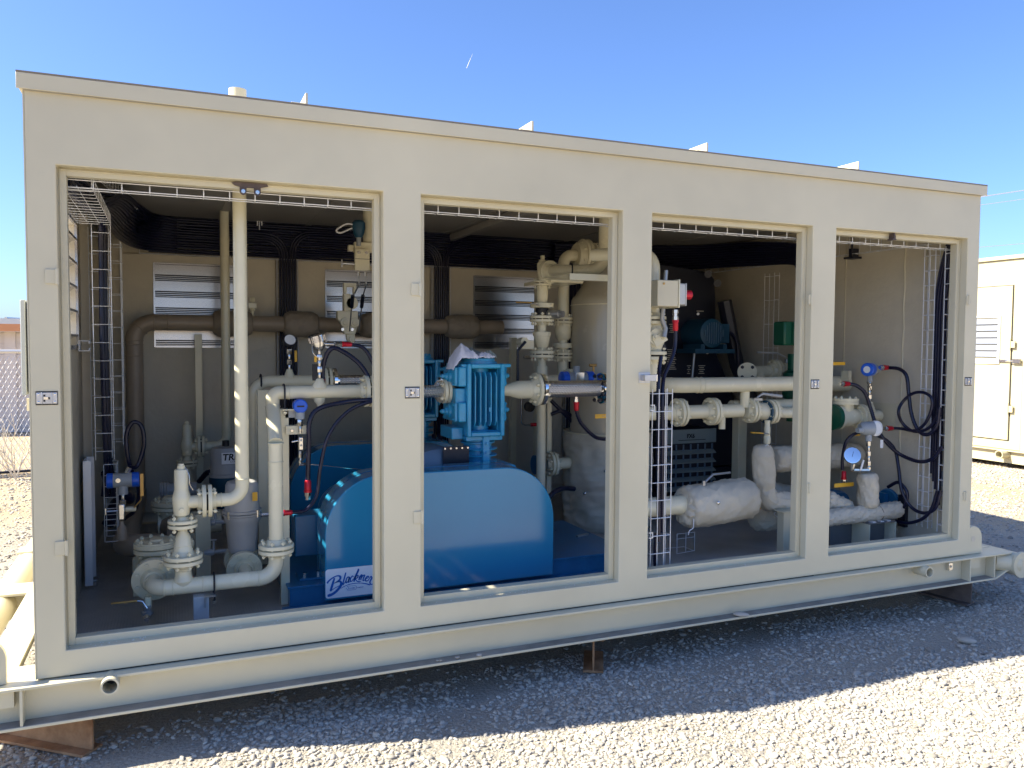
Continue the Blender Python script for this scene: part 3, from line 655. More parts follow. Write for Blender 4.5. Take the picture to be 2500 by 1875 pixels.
for i in range(k):
    z = LW[2] + i*pitch + 0.012
    part('louver_blade', MB().prism([(-0.012, 0), (-0.012, 0.003), (0.028, 0.036), (0.048, 0.036), (0.048, 0.046), (0.051, 0.046), (0.051, 0.033), (0.029, 0.033), (-0.009, 0.0)], (0, LW[0], z), XV, ZV, YV*(LW[1]-LW[0])), 'alu', lf)
# rear door panels with louvers
RD = [(0.175, 1.255), (1.42, 2.50), (2.67, 3.74), (3.91, 5.0)]
YB = 2.95
for i, (a, b) in enumerate(RD):
    d = part('rear_door', MB().box(a, b, YB-0.045, YB-0.0002, 0.08, 1.985), 'inner', EN, bevel=0.004)
    if i == 3: continue
    x0 = a + 0.225; x1 = x0 + 0.60; z0, z1 = 1.315, 1.915; y = YB-0.0452
    lv = part('rear_louver', MB().box(x0-0.012, x0, y-0.012, y, z0-0.01, z1+0.01).box(x1, x1+0.012, y-0.012, y, z0-0.01, z1+0.01).box(x0, x1, y-0.012, y, z1, z1+0.012).box(x0, x1, y-0.012, y, z0-0.012, z0), 'alu', d)
    part('louver_backing', MB().box(x0, x1, y-0.002, y-0.0003, z0, z1), 'gask', lv)
    nb = 5; pt = (z1-z0)/nb
    for j in range(nb):
        z = z0 + j*pt
        part('louver_blade', MB().prism([(-0.003, 0.044), (-0.018, 0.0435), (-0.018, 0.0465), (-0.008, 0.0475), (-0.008, pt-0.003), (-0.004, pt-0.003)], (x0, y, z), YV, ZV, XV*(x1-x0)), 'alu', lv)
        for zz0 in (0.004, 0.017, 0.030): part('blade_ridge', MB().prism([(-0.003, 0), (-0.010, 0.0), (-0.010, 0.0042), (-0.003, 0.0046)], (x0, y, z+zz0), YV, ZV, XV*(x1-x0)), 'alu', lv)
# latches and hinges on the front
def strike(u, v, wdt, y=0.0):
    q = A(u, v, y-0.003); hw = wdt/2; h = 0.027
    s = part('latch_strike', MB().box(q.x-hw, q.x+hw, y-0.002, y+0.0005, q.z-h, q.z+h), 'gask', EN)
    b = MB().box(q.x-hw+.002, q.x+hw-.002, y-0.004, y-0.0021, q.z-h+.005, q.z+h-.005)
    b.box(q.x-hw*0.45, q.x-hw*0.38, y-0.010, y-0.004, q.z-h+.004, q.z+h-.004).box(q.x+hw*0.42, q.x+hw*0.5, y-0.010, y-0.004, q.z-h+.004, q.z+h-.004)
    part('strike_plate', b, 'strike', s, bevel=0.001)
    part('strike_slot', MB().box(q.x-hw*.3, q.x-hw*.12, y-0.0052, y-0.0041, q.z+.006, q.z+.014).box(q.x-hw*.3, q.x-hw*.12, y-0.0052, y-0.0041, q.z-.014, q.z-.006).box(q.x+hw*.15, q.x+hw*.3, y-0.0052, y-0.0041, q.z-.005, q.z+.004), 'ink', s)
    part('strike_tongue', MB().box(q.x-hw*.25, q.x+hw*.14, y-0.009, y-0.0053, q.z-.005, q.z+.005), 'steel', s)
    for sx in (-1, 1):
        for sz in (-1, 1): place('screw', shared('screw', lambda: MB().lathe((0,0,0), (0,0,1), [(0, .0045), (.0015, .0042), (.0028, .002)], 12), 'steel'), s, (q.x+sx*hw*0.74, y-0.004, q.z+sz*0.015), (0, -1, 0))
strike(101, 860, 0.076); strike(891, 848, 0.070); strike(1761, 830, 0.062); strike(2092, 824, 0.062)
q = A(1394, 816, -0.01); lt = part('open_latch', MB().box(q.x-0.035, q.x+0.035, -0.003, -0.0004, q.z-0.028, q.z+0.028).box(q.x-0.02, q.x+0.05, -0.04, -0.0031, q.z-0.016, q.z+0.016), 'strike', EN, bevel=0.002)
part('latch_bolt', MB().box(q.x+0.0501, q.x+0.062, -0.032, -0.006, q.z-0.02, q.z+0.018), 'steel', lt, bevel=0.002)
for u, v in ((112, 597), (133, 1185), (900, 625), (905, 1118), (1750, 647), (1746, 1055), (2091, 648), (2085, 1072)):
    q = A(u, v, -0.01); s = 1 if u in (112, 133) or 880 < u < 920 else -1
    hg = part('hinge', MB().box(q.x-0.024, q.x+0.014, -0.006, -0.0004, q.z-0.028, q.z+0.028) if u < 1000 else MB().box(q.x-0.006, q.x+0.008, -0.006, -0.0004, q.z-0.028, q.z+0.028), 'panel', EN, bevel=0.0015)
    part('hinge_barrel', MB().cyl((q.x+(0.018 if u < 1000 else 0.012), -0.008, q.z-0.03), (q.x+(0.018 if u < 1000 else 0.012), -0.008, q.z+0.03), 0.0065, n=12), 'panel', hg)
# burnt closer brackets at the header
q = A(540, 398, 0.04)
part('burnt_weld', MB().prism([(-0.075, 0.004), (-0.06, -0.006), (-0.02, -0.012), (0.03, -0.011), (0.075, -0.001), (0.07, 0.008), (-0.06, 0.009)], (q.x, 0.0505, ZO1-0.012), XV, ZV, YV*-0.012), 'burn', EN)
for dx in (-0.028, 0.03):
    c = part('bracket', MB().prism([(-0.014, 0.022)] + [(0.014*math.cos(a), 0.014*math.sin(a)) for a in [math.pi + math.pi*i/8 for i in range(9)]] + [(0.014, 0.022)], (q.x+dx, 0.046, ZO1-0.042), XV, ZV, YV*-0.006), 'burn', EN)
    place('bolt', nut_mesh(0.009), c, (q.x+dx, 0.040, ZO1-0.042), (0, -1, 0))
q = A(1928, 507, 0.04)
part('bracket', MB().box(q.x-0.018, q.x-0.012, 0.01, 0.05, ZO1-0.035, ZO1-0.001).box(q.x-0.03, q.x+0.0, 0.01, 0.05, ZO1-0.042, ZO1-0.0351).box(q.x+0.004, q.x+0.035, 0.046, 0.0518, ZO1-0.032, ZO1-0.004), 'burn', EN)
# control box on the outside of the left wall
t = thing('wall_box', 'grey upright electrical box fixed outside the left end wall', 'electrical box', (-0.04, 0.4, 1.1))
z0 = 1.13; z1 = 1.50
part('box_body', MB().box(-0.030, -0.0045, 0.17, 0.50, z0, z1), 'txgrey', t, bevel=0.003)
part('box_door', MB().box(-0.052, -0.034, 0.16, 0.51, z0-0.01, z1+0.005), 'txgrey', t, bevel=0.003)
part('mount_tab', MB().box(-0.03, -0.0045, 0.12, 0.135, 1.06, 1.11), 'panel', t)
# ================================================================== wire trays and cable runs
def fr(v): return Vector(v)
ZH = 1.962
for i, (a, b) in enumerate(((0.11, 1.385), (1.45, 2.66), (2.72, 3.92), (3.95, 5.16))):
    wiretray('wire_tray', ['galvanised wire tray across the top of the leftmost doorway', 'galvanised wire tray across the top of the second doorway from the left', 'galvanised wire tray across the top of the third doorway from the left', 'galvanised wire tray across the top of the rightmost doorway'][i],
             (a, 0.115, ZH - 0.006*(i == 0)), XV, b-a, YV*0.05, ZV*(0.031 if i == 0 else 0.085), 0.105, 2, 'wire trays over the doorways', hook=True)
wiretray('wire_tray', 'wire tray under the ceiling running back along the left end wall', (0.055, 0.13, 1.965), YV, 1.12, XV*0.16, ZV*0.05, 0.085, 4, r=0.0018)
_a = AZ(211, 389, 2.2); _b = AZ(286, 453, 2.2)
wiretray('wire_tray', 'outer rail of wire tray rising towards the ceiling at the left rear', (_a.x, _a.y, 2.2), (_b-_a), (_b-_a).length, XV*0.03, ZV*0.05, 0.075, 2, r=0.0018)
wiretray('wire_tray', 'upright wire tray on the left end wall holding thick black cables', (0.215, 1.26, 0.70), ZV, 1.27, YV*0.17 - XV*0.03, -XV*0.09, 0.098, 3, r=0.0022)
wiretray('wire_tray', 'second upright wire tray deeper in the left rear corner', (0.235, 1.75, 0.72), ZV, 1.22, YV*0.16, -XV*0.08, 0.098, 3, r=0.002)
wiretray('wire_tray', 'low end of wire tray curving near the floor at the left end wall', (0.225, 1.22, 0.26), ZV, 0.42, YV*0.14, -XV*0.06, 0.06, 3, r=0.002)
wiretray('wire_tray', 'long wire tray full of cables along the top of the back wall', (0.30, 2.90, 1.985), XV, 4.75, ZV*0.29, -YV*0.05, 0.125, 4, r=0.002)
for i, x in enumerate((1.262, 2.507, 3.745)):
    wiretray('wire_tray', ['upright wire tray on the back wall between the first and second rear louvers', 'upright wire tray on the back wall between the second and third rear louvers', 'upright wire tray on the back wall behind the tall insulated vessel'][i],
             (x, 2.895, 0.3), ZV, 1.69, XV*0.155, -YV*0.045, 0.098, 3, 'upright wire trays on the back wall', r=0.0022)
wiretray('wire_tray', 'wire tray along the top of the right end wall', (5.175, 0.30, 2.02), YV, 2.5, ZV*0.18, -XV*0.05, 0.098, 3, r=0.002)
wiretray('wire_tray', 'narrow upright wire tray just inside the right edge of the last doorway', (5.118, 0.070, 0.13), ZV, 1.86, YV*0.08, XV*0.045, 0.098, 3, r=0.0034)
wiretray('wire_tray', 'upright wire tray on the right end wall behind the hanging cable loops', (5.135, 0.236, 0.13), ZV, 1.86, YV*0.085, XV*0.04, 0.098, 3, r=0.003)
wiretray('wire_tray', 'tall upright wire tray in the far right corner beside the green unit', (4.95, 1.25, 0.45), ZV, 1.45, XV*0.10, YV*0.05, 0.098, 4, r=0.0022)
wiretray('wire_tray', 'pair of upright tray wires on the far end wall beside the cooler', (5.17, 1.75, 0.5), ZV, 1.45, YV*0.12, -XV*0.05, 0.2, 3, r=0.002)
T3 = wiretray('wire_tray', 'upright wire cage tray standing in the left side of the third doorway', (2.915, 0.135, 0.07), ZV, 1.03, XV*0.128, YV*0.05, 0.098, 4, r=0.0026)
for z in (0.30, 1.0):
    part('strut_clip', MB().box(2.895, 2.922, 0.125, 0.129, z+0.012, z+0.016).box(2.895, 2.922, 0.125, 0.129, z-0.016, z-0.012).box(2.918, 2.922, 0.125, 0.129, z-0.012, z+0.012), 'galv', T3)
# small wire basket on the floor
t = thing('wire_basket', 'short bent piece of wire tray standing on the floor in the third doorway', 'wire basket', (3.2, 0.4, 0))
a0 = AZ(1462, 1197, 0.004); a1 = AZ(1500, 1190, 0.004); up = ZV*0.13
for p0, p1 in ((a0, a0+up), (a1, a1+up*0.9), (a0.lerp(a1, .5), a0.lerp(a1, .5)+up)): part('wire', MB().tube([p0, p1], 0.0022, 6), 'galv', t)
for h in (0.02, 0.75, 1.0): part('wire', MB().tube([a0+up*h, a1+up*h*0.95], 0.0022, 6), 'galv', t)
part('wire', MB().tube([a0+YV*0.15, a1+YV*0.12, a1], 0.0022, 6), 'galv', t)
# strut channel on the left wall
t = thing('strut_channel', 'upright galvanised strut channel on the left end wall near the floor', 'channel', (0.1, 1.3, 0))
part('channel_face', MB().box(0.06, 0.063, 1.25, 1.44, 0.02, 0.70).box(0.063, 0.10, 1.25, 1.253, 0.02, 0.70).box(0.063, 0.10, 1.437, 1.44, 0.02, 0.70), 'galv', t, bevel=0.001)
part('foot_bolt', MB().cyl((0.105, 1.30, 0.006), (0.105, 1.30, 0.035), 0.014), 'steel', t)
t = thing('strut_channel', 'tan upright post on the left end wall beside the louver', 'channel', (0.06, 1.6, 0))
part('channel_face', MB().box(0.041, 0.085, 1.50, 1.56, 0.0, 2.05), 'inner', t, bevel=0.002)
part('channel_face', MB().box(0.041, 0.075, 1.58, 1.66, 0.0, 2.05), 'inner', t, bevel=0.002)
single('strut_clip', MB().box(0.06, 0.063, 1.16, 1.24, 1.29, 1.345).box(0.063, 0.11, 1.16, 1.24, 1.29, 1.293).box(0.063, 0.11, 1.16, 1.24, 1.342, 1.345).box(0.107, 0.11, 1.16, 1.24, 1.293, 1.305).box(0.107, 0.11, 1.16, 1.24, 1.33, 1.342), 'galv', 'short open end of strut channel sticking out of the left end wall', 'channel')
# ---- cables along the back wall
random.seed(21)
G1 = 'black cables in the long tray along the back wall'
for i in range(15):
    z = 2.002 + i*0.0188; y = 2.868 + 0.008*math.sin(i*2.1); pts = []
    x = 0.36
    while x < 4.8: pts.append((x, y + random.uniform(-.004, .004), z + random.uniform(-.0035, .0035))); x += 0.42
    single('tray_cable', MB().tube(spline(pts, 4), 0.0088 + 0.0008*(i % 3), 8), 'cable', 'black cable in the long back wall tray, %s from the bottom' % ORD[i], 'cable', G1)
# bends down between the doors
G2 = ['black cables dropping between the first and second rear louvers', 'black cables dropping between the second and third rear louvers', 'black cables dropping behind the tall vessel']
for gi, xc in enumerate((1.34, 2.585, 3.82)):
    for k in range(7):
        off = (k-3)*0.019; s = -1 if k < 4 else 1; x = xc + off; rr = 0.11 + 0.018*(k if s < 0 else (7-k)); y = 2.852 - 0.004*(k % 2)
        zt2 = 2.12 + 0.018*(3-abs(k-3)) + (0.05 if s > 0 else 0)
        pts = fillet([(x + s*0.75, y, zt2+0.01), (x, y, zt2), (x, y, 1.2), (x + 0.006*math.sin(k), y, 0.35)], rr, 8)
        single('drop_cable', MB().tube(pts, 0.0088, 8), 'cable', ['black cable bending down between first and second rear louvers, %s from left', 'black cable bending down between second and third rear louvers, %s from left', 'black cable bending down behind the tall vessel, %s from left'][gi] % ORD[k], 'cable', G2[gi])
# thick bundle turning at the left rear top corner
for i in range(14):
    a = i/13
    pts = [(0.10+0.012*(i % 3), 0.20, 1.985+0.02*(i % 4)), (0.13+0.05*a, 0.85, 1.99+0.03*(i % 4)), (0.17+0.10*a, 1.5, 2.02+0.15*a), (0.20+0.12*a, 2.3, 2.02+0.22*a), (0.30+0.1*a, 2.74, 2.01+0.24*a), (0.55, 2.85, 2.005+0.018*i)]
    single('bundle_cable', MB().tube(spline(pts, 6), 0.011, 8), 'cable', 'one of the thick black cables curving round the left rear ceiling corner', 'cable', 'black cables curving round the left rear corner')
# cables down the left wall tray
for i in range(8):
    y = 1.285 + 0.02*i; x = 0.165 + 0.012*(i % 2)
    pts = [(x+0.01, y-0.1, 2.0), (x, y, 1.90), (x-.004, y+0.004, 1.4), (x, y, 0.9), (x+0.005, y, 0.70), (x+0.03*math.sin(i), y+0.03, 0.48)]
    single('wall_cable', MB().tube(spline(pts, 6), 0.0105 if i % 3 else 0.013, 8), 'cable', 'black cable running down the left end wall tray, %s from the doorway' % ORD[i], 'cable', 'black cables down the left end wall')
mb = MB()
single('cable_clump', MB().tube(spline([(0.17, 1.35, 0.62), (0.2, 1.42, 0.5), (0.27, 1.5, 0.44), (0.2, 1.6, 0.4), (0.16, 1.5, 0.3)], 6), 0.035, 10), 'cable', 'dark clump of cables behind the blue capped transmitter at left', 'cable')
# cables at right
for i in range(5):
    pts = [(5.14, 0.105+0.010*i, 2.03), (5.145, 0.13+0.018*i, 1.85), (5.15, 0.158+0.0195*i, 1.62), (5.15, 0.16+0.0195*i, 1.2), (5.15, 0.162+0.019*i, 0.7), (5.15, 0.165+0.016*i, 0.3 + 0.05*i)]
    single('wall_cable', MB().tube(spline(pts, 6), 0.0082, 8), 'cable', 'black cable hanging down the right end wall, %s from the doorway' % ORD[i], 'cable', 'black cables down the right end wall')
for i in range(4):
    pts = [(5.15, 0.092+0.013*i, 2.0), (5.155, 0.088+0.014*i, 1.5), (5.155, 0.090+0.013*i, 0.9), (5.155, 0.09+0.013*i, 0.3)]
    single('wall_cable', MB().tube(spline(pts, 5), 0.0075, 8), 'cable', 'black cable inside the tray at the right doorway edge, %s from the doorway' % ORD[i], 'cable', 'black cables at the right doorway edge')
# dark bundle arching over the cooler at the right rear
for i in range(10):
    pts = [(3.6, 2.80, 2.0+0.024*i), (4.4, 2.76, 2.02+0.024*i), (4.86+0.01*i, 2.5, 2.04+0.022*i), (5.08, 1.95, 2.03+0.02*i), (5.10, 1.45-0.015*i, 1.98+0.012*i), (5.09-0.012*i, 1.30-0.012*i, 1.75), (5.08-0.012*i, 1.28-0.01*i, 1.2), (5.08-0.012*i, 1.28-0.01*i, 0.5)]
    single('bundle_cable', MB().tube(spline(pts, 6), 0.0125, 8), 'cable', 'one of the thick black cables arching over the cooler to the right wall', 'cable', 'black cables arching over the cooler')
for i in range(3):
    pts = [AX(u_+i*4, v_, 5.12) for u_, v_ in ((1738, 512), (1722, 528), (1715, 550), (1718, 572), (1735, 600))]
    single('loop_cable', MB().tube(spline(pts, 6), 0.009, 8), 'cable', 'black cable looping at the upper right of the third doorway, %s from left' % ORD[i], 'cable', 'black cables looping high at the right')
# trapeze hangers under the ceiling above the back tray
for u, v in ((860, 448), (1310, 490), (560, 415)):
    q = A(u, v, 2.84); single('tray_hanger', MB().box(q.x-0.02, q.x-0.012, 2.83, 2.85, 2.23, 2.262).box(q.x+0.012, q.x+0.02, 2.83, 2.85, 2.23, 2.262).cyl((q.x, 2.84, 2.2), (q.x, 2.84, 2.262), 0.005), 'galv', {860: 'tray hanger under the ceiling in the middle of the leftmost doorway', 1310: 'tray hanger under the ceiling left of the large elbow', 560: 'tray hanger under the ceiling behind the tall vent pipe'}[u], 'hanger')
q = A(1925, 540, 1.0); single('tray_hanger', MB().box(5.12, 5.185, 0.93, 0.96, 2.0, 2.06).box(5.13, 5.14, 0.94, 0.95, 2.06, 2.26).box(5.10, 5.185, 0.90, 0.99, 1.985, 1.999), 'black', 'dark tray bracket on the right end wall under the ceiling', 'hanger')
# ================================================================== left bay: relief lines, suction pipework
def relief_line(Y, P, who, sc=1.0):
    """vent pipe from the roof down through an elbow to an angle relief valve standing on a reducer; P maps a name to a display point"""
    r = 0.0315*sc
    top = A(*P['top'], Y); el = A(*P['el'], Y); fx = A(*P['fl'], Y); rv = A(*P['rv'], Y); zc = el.z
    zrv = zc
    t = thing('vent_pipe', who[0], 'pipe', (top.x, Y, zc))
    part('pipe_body', MB().pipe([(top.x, Y, 2.36), (top.x, Y, zc), (fx.x+0.02*sc, Y, zc)], r, 0.095*sc, 24, 10), 'pipe', t)
    weld(t, (top.x, Y, zc+0.095*sc), ZV, r); weld(t, (top.x-0.095*sc, Y, zc), XV, r)
    flanges(t, (fx.x, Y, zc), XV, 0.076*sc, 0.018*sc, 4, 0.008, r*1.02, s=0.010*sc)
    v = thing('relief_valve', who[1], 'relief valve', (rv.x, Y, zc))
    body = MB().lathe((rv.x, Y, zc-0.085*sc), ZV, [(0, .022*sc), (.02*sc, .022*sc), (.028*sc, .034*sc), (.04*sc, .036*sc), (.06*sc, .038*sc), (.10*sc, .042*sc), (.115*sc, .040*sc), (.14*sc, .032*sc), (.15*sc, .031*sc), (.235*sc, .031*sc), (.24*sc, .028*sc)], 20)
    part('valve_body', body, 'pipe', v)
    part('outlet_neck', MB().cyl((rv.x, Y, zc), (fx.x-0.02*sc, Y, zc), 0.028*sc, 0.031*sc, 20), 'pipe', v)
    part('bonnet_cap', MB().lathe((rv.x, Y, zc+.155*sc), ZV, [(0, .018*sc), (.016*sc, .018*sc), (.018*sc, .014*sc), (.026*sc, .013*sc)], 14), 'pipe', v)
    part('name_boss', MB().cyl((rv.x, Y-0.05*sc, zc-0.03*sc), (rv.x, Y-0.036*sc, zc-0.03*sc), 0.011*sc), 'pipe', v)
    part('seal_wire', MB().tube(spline([(rv.x+.018*sc, Y-.01, zc+.165*sc), (rv.x+.034*sc, Y-.03, zc+.13*sc), (rv.x+.036*sc, Y-.035, zc+.09*sc), (rv.x+.05*sc, Y-.035, zc+.06*sc)]), 0.0014, 5), 'steel', v)
    return t, v
FY = 0.42
relief_line(FY, dict(top=(520, 700), el=(520, 1077), fl=(447, 1077), rv=(392, 1077)), ('tall cream vent pipe rising through the roof in the front of the left bay', 'cream angle relief valve in front, flanged to the tall vent pipe'))
relief_line(2.45, dict(top=(487, 700), el=(487, 962), fl=(434, 965), rv=(404, 965)), ('rear vent pipe behind the tall cream one in the left bay', 'smaller looking relief valve at the rear, beside the back vent pipe'), 1.0)
# the inlet riser of the front relief valve, tee, bottom run
xr = A(394, 1077, FY).x; zc = A(520, 1077, FY).z
zf2 = A(395, 1130, FY).z; zf3 = A(395, 1207, FY).z; zrun = A(500, 1255, FY).z
t = thing('suction_pipe', 'cream suction pipe run low across the left bay with elbows at both ends', 'pipe', (xr, FY, zrun))
x0 = A(330, 1262, FY).x; x1 = A(596, 1100, FY).x
part('bottom_run', MB().pipe([(x0+0.0, FY+0.14, zrun), (x0, FY, zrun), (x1, FY, zrun), (x1, FY, zrun+0.16)], 0.037, 0.08, 24, 9), 'pipe', t)
for x in (xr-0.085, xr+0.085, x0+0.085, x1-0.085): weld(t, (x, FY, zrun), XV, 0.037)
part('tee_neck', MB().lathe((xr, FY, zrun), ZV, [(0, .034), (.028, .046), (.04, .040), (.055, .036), (.085, .034)], 22), 'pipe', t)
weld(t, (xr, FY, zrun+0.075), ZV, 0.033)
flanges(t, (xr, FY, zf3), ZV, 0.086, 0.018, 8, 0.007, 0.040, s=0.0095)
part('reducer', MB().lathe((xr, FY, zf3+0.018), ZV, [(0, .046), (.03, .042), (.045, .038), (.048, .040), (.055, .037), (.085, .034), (.10, .026), (.115, .020), (zf2-zf3-0.03, .019)], 22), 'pipe', t)
flanges(t, (xr, FY, zf2), ZV, 0.066, 0.015, 4, 0.007, 0.024, s=0.0095)
part('valve_inlet', MB().cyl((xr, FY, zf2+0.015), (xr, FY, zc-0.08), 0.021), 'pipe', t)
# riser with its two mitres, top run to the compressor
zfr = A(592, 1184, FY).z
flanges(t, (x1, FY, zfr), ZV, 0.084, 0.018, 8, 0.007, 0.040, s=0.0095)
a = A(596, 957, FY); b = A(589, 878, FY+0.20); TY = FY + 0.20; c = A(589, 848, TY); e = A(792, 848, TY)
zt = c.z
part('riser', MB().tube([(x1, FY, zfr+0.02), (x1, FY, a.z)], 0.0345, 24), 'pipe', t)
part('mitre_bend', MB().tube([(x1, FY, a.z), (b.x, TY, b.z)], 0.0355, 24), 'pipe', t)
part('top_run', MB().pipe([(b.x, TY, b.z), (b.x, TY, zt), (e.x, TY, zt)], 0.0345, 0.07, 24, 9), 'pipe', t)
weld(t, (x1, FY, a.z), ZV, 0.0355); weld(t, (b.x, TY, b.z), ZV, 0.0355); weld(t, (x1, FY, a.z-0.09), ZV, 0.0345); weld(t, (b.x+.08, TY, zt), XV, 0.0345); weld(t, (e.x-.03, TY, zt), XV, 0.0345)
flanges(t, (e.x+0.01, TY, zt), XV, 0.084, 0.019, 8, 0.010, 0.040, s=0.0095)
# threaded boss under the top run and weldolet above
q = A(690, 832, TY); part('branch_boss', MB().lathe((q.x, TY, zt+0.02), ZV, [(0, .04), (.018, .036), (.03, .026), (.045, .022), (.05, .016)], 18), 'pipe', t)
q = A(690, 870, TY); part('drain_boss', MB().lathe((q.x, TY, zt-0.03), -ZV, [(0, .03), (.02, .028), (.035, .014), (.05, .012)], 16), 'pipe', t)
# the large front flange of the strainer
bx = A(325, 1255, FY+0.2); 
s = thing('strainer', 'cream strainer body with a bolted round cover at the front left', 'strainer', (bx.x, 0.75, 0.05))
flanges(s, (x0, FY+0.175, zrun), YV, 0.098, 0.02, 8, 0.007, 0.045, s=0.0105)
cv = A(330, 1183, 0.80); zc2 = cv.z
part('body', MB().lathe((x0, FY+0.2, zrun), YV, [(0, .055), (.05, .065), (.12, .078), (.30, .078), (.36, .06), (.42, .058)], 24).lathe((x0+0.01, 0.82, zrun), ZV, [(0, .07), (zc2-zrun-0.05, .07), (zc2-zrun-0.03, .085)], 24), 'pipe', s)
flanges(s, (x0+0.01, 0.82, zc2), ZV, 0.108, 0.022, 10, 0.005, 0.03, s=0.0105)
part('cover_plate', MB().lathe((x0+0.01, 0.82, zc2+0.02), ZV, [(0, .10), (.012, .10), (.0125, .03), (.02, .02)], 24), 'pipe', s)
part('side_plate', MB().cyl((x0+0.14, 0.72, zrun+0.12), (x0+0.155, 0.76, zrun+0.12), 0.035), 'pipe', s)
flanges(s, (x0, 0.93, zrun), YV, 0.098, 0.02, 8, 0.007, 0.05, s=0.0105)
# drain valve under the front flange
q = A(318, 1318, FY+0.06)
v = thing('drain_valve', 'small drain ball valve with a brass coloured lever under the big front flange', 'valve', (q.x, q.y, q.z))
part('valve_nipple', MB().cyl((q.x+.004, q.y, zrun-0.05), (q.x+.004, q.y, q.z+0.01), 0.016), 'pipe', v)
part('valve_body', MB().lathe((q.x, q.y, q.z-0.035), ZV, [(0, .014), (.012, .02), (.015, .026), (.03, .026), (.035, .017), (.05, .021), (.06, .02)], 8), 'greysteel', v)
part('plug', MB().cyl((q.x-.002, q.y-.025, q.z-0.02), (q.x-.002, q.y-.045, q.z-0.03), 0.013, n=6).cyl((q.x, q.y, q.z-0.06), (q.x, q.y, q.z-0.035), 0.004, n=6), 'steel', v)
part('lever_arm', MB().tube([(q.x, q.y-.02, q.z+.015), (q.x-.02, q.y-.02, q.z+.05), (q.x-.045, q.y-.02, q.z+.055)], 0.004, 6), 'steel', v)
part('lever_handle', MB().obox((q.x-.095, q.y-.02, q.z+.055), (.11, .014, .008)), 'brass', v, bevel=0.003)
# clamp stand in front
q = A(434, 1310, FY); st = thing('pipe_stand', 'square steel stand with a U bolt clamp holding the low cream pipe', 'stand', (q.x, 0.4, 0))
ztp = A(434, 1287, 0.38).z
part('post', MB().box(q.x-0.034, q.x+0.034, 0.36, 0.43, 0.0, ztp), 'act', st, bevel=0.003)
q2 = A(456, 1290, 0.38); part('clip_angle', MB().box(q2.x-0.03, q2.x+0.022, 0.35, 0.40, ztp-0.003, ztp+0.003).box(q2.x-0.03, q2.x-0.024, 0.35, 0.40, ztp-0.05, ztp-0.0031), 'greysteel', st)
uy = A(462, 1250, FY); part('u_bolt', MB().tube(fillet([(uy.x, FY-.043, ztp-0.03), (uy.x, FY-.043, zrun+.045), (uy.x, FY+.043, zrun+.045), (uy.x, FY+.043, ztp-0.02)], 0.03, 5), 0.0045, 8), 'rubber', st)
place('nut', nut_mesh(0.011), st, (uy.x, FY-.043, ztp-0.028), -ZV)
# post beside the riser, with arms
q = A(612, 1000, TY+0.02); sp = thing('support_post', 'square tan post beside the cream riser carrying a pipe clamp and instrument bracket', 'stand', (q.x, TY, 0))
zp = A(612, 883, TY).z
part('post', MB().box(q.x-0.02, q.x+0.024, TY-0.02, TY+0.03, 0.0, zp), 'pipe', sp, bevel=0.002)
part('clip_angle', MB().box(q.x-0.01, q.x+0.06, TY-0.045, TY-0.0205, zp-0.006, zp+0.0).box(q.x+0.054, q.x+0.06, TY-0.045, TY-0.0205, zp-0.05, zp-0.006), 'pipe', sp)
ub = A(613, 850, TY); part('u_bolt', MB().tube(fillet([(ub.x, TY-.04, zp-0.03), (ub.x, TY-.04, zt+.04), (ub.x, TY+.04, zt+.04), (ub.x, TY+.04, zp-0.02)], 0.03, 5), 0.0045, 8), 'rubber', sp)
place('nut', nut_mesh(0.012, 'pipe'), sp, (ub.x, TY-.04, zp-0.012), -ZV)
b0 = A(617, 922, TY-0.03); b1 = A(670, 937, TY-0.03)
br = part('instrument_bracket', MB().box(b0.x, b1.x-0.02, TY-0.034, TY-0.03, b1.z, b0.z).box(b1.x-0.014, b1.x, TY-0.034, TY-0.03, b1.z+.002, b0.z-.006).box(b0.x, b1.x, TY-0.034, TY+0.03, b0.z, b0.z+0.004), 'pipe', sp)
for dx in (0.25, 0.62): place('screw', shared('screw2', lambda: MB().cyl((0,0,0), (0,0,.006), .007, n=6), 'steel'), br, (b0.x+(b1.x-b0.x)*dx, TY-0.034, (b0.z+b1.z)/2), -YV)
part('bracket_block', MB().box(b0.x, b0.x+0.06, TY-0.02, TY+0.02, b0.z+0.045, b0.z+0.085), 'act', sp)
# blue round transmitter on the bracket
q = A(648, 877, TY-0.05)
t = thing('pressure_transmitter', 'round bright blue capped transmitter under the cream top pipe beside the post', 'transmitter', (q.x, TY-.05, q.z))
part('round_cap', MB().lathe((q.x, TY-.075, q.z), YV, [(0, .030), (.004, .035), (.03, .036), (.032, .033), (.08, .033)], 24), 'capblue', t)
part('cap_mark', MB().box(q.x-.018, q.x+.018, TY-.0765, TY-.0752, q.z-.004, q.z+.004), 'ink', t)
part('housing', MB().cyl((q.x, TY-.05, q.z-.065), (q.x, TY-.05, q.z-.025), 0.024), 'txgrey', t)
stem(t, (q.x, TY-.05, q.z-.14), (q.x, TY-.05, q.z-.065), r=0.010)
q1 = A(650, 958, TY-0.05); t = thing('valve_manifold', 'small stainless instrument manifold hanging under the bracket', 'manifold', (q1.x, TY-.05, q1.z))
part('manifold_block', MB().box(q1.x-.014, q1.x+.014, TY-.062, TY-.045, q1.z-.035, q1.z+.035), 'steel', t, bevel=0.006)
for dz in (-.008, .018): part('manifold_screw', MB().cyl((q1.x, TY-.066, q1.z+dz), (q1.x, TY-.0621, q1.z+dz), 0.006, n=6), 'greysteel', t)
part('bleed_stem', MB().cyl((q1.x-.045, TY-.05, q1.z+.01), (q1.x-.0142, TY-.05, q1.z+.015), 0.005), 'steel', t)
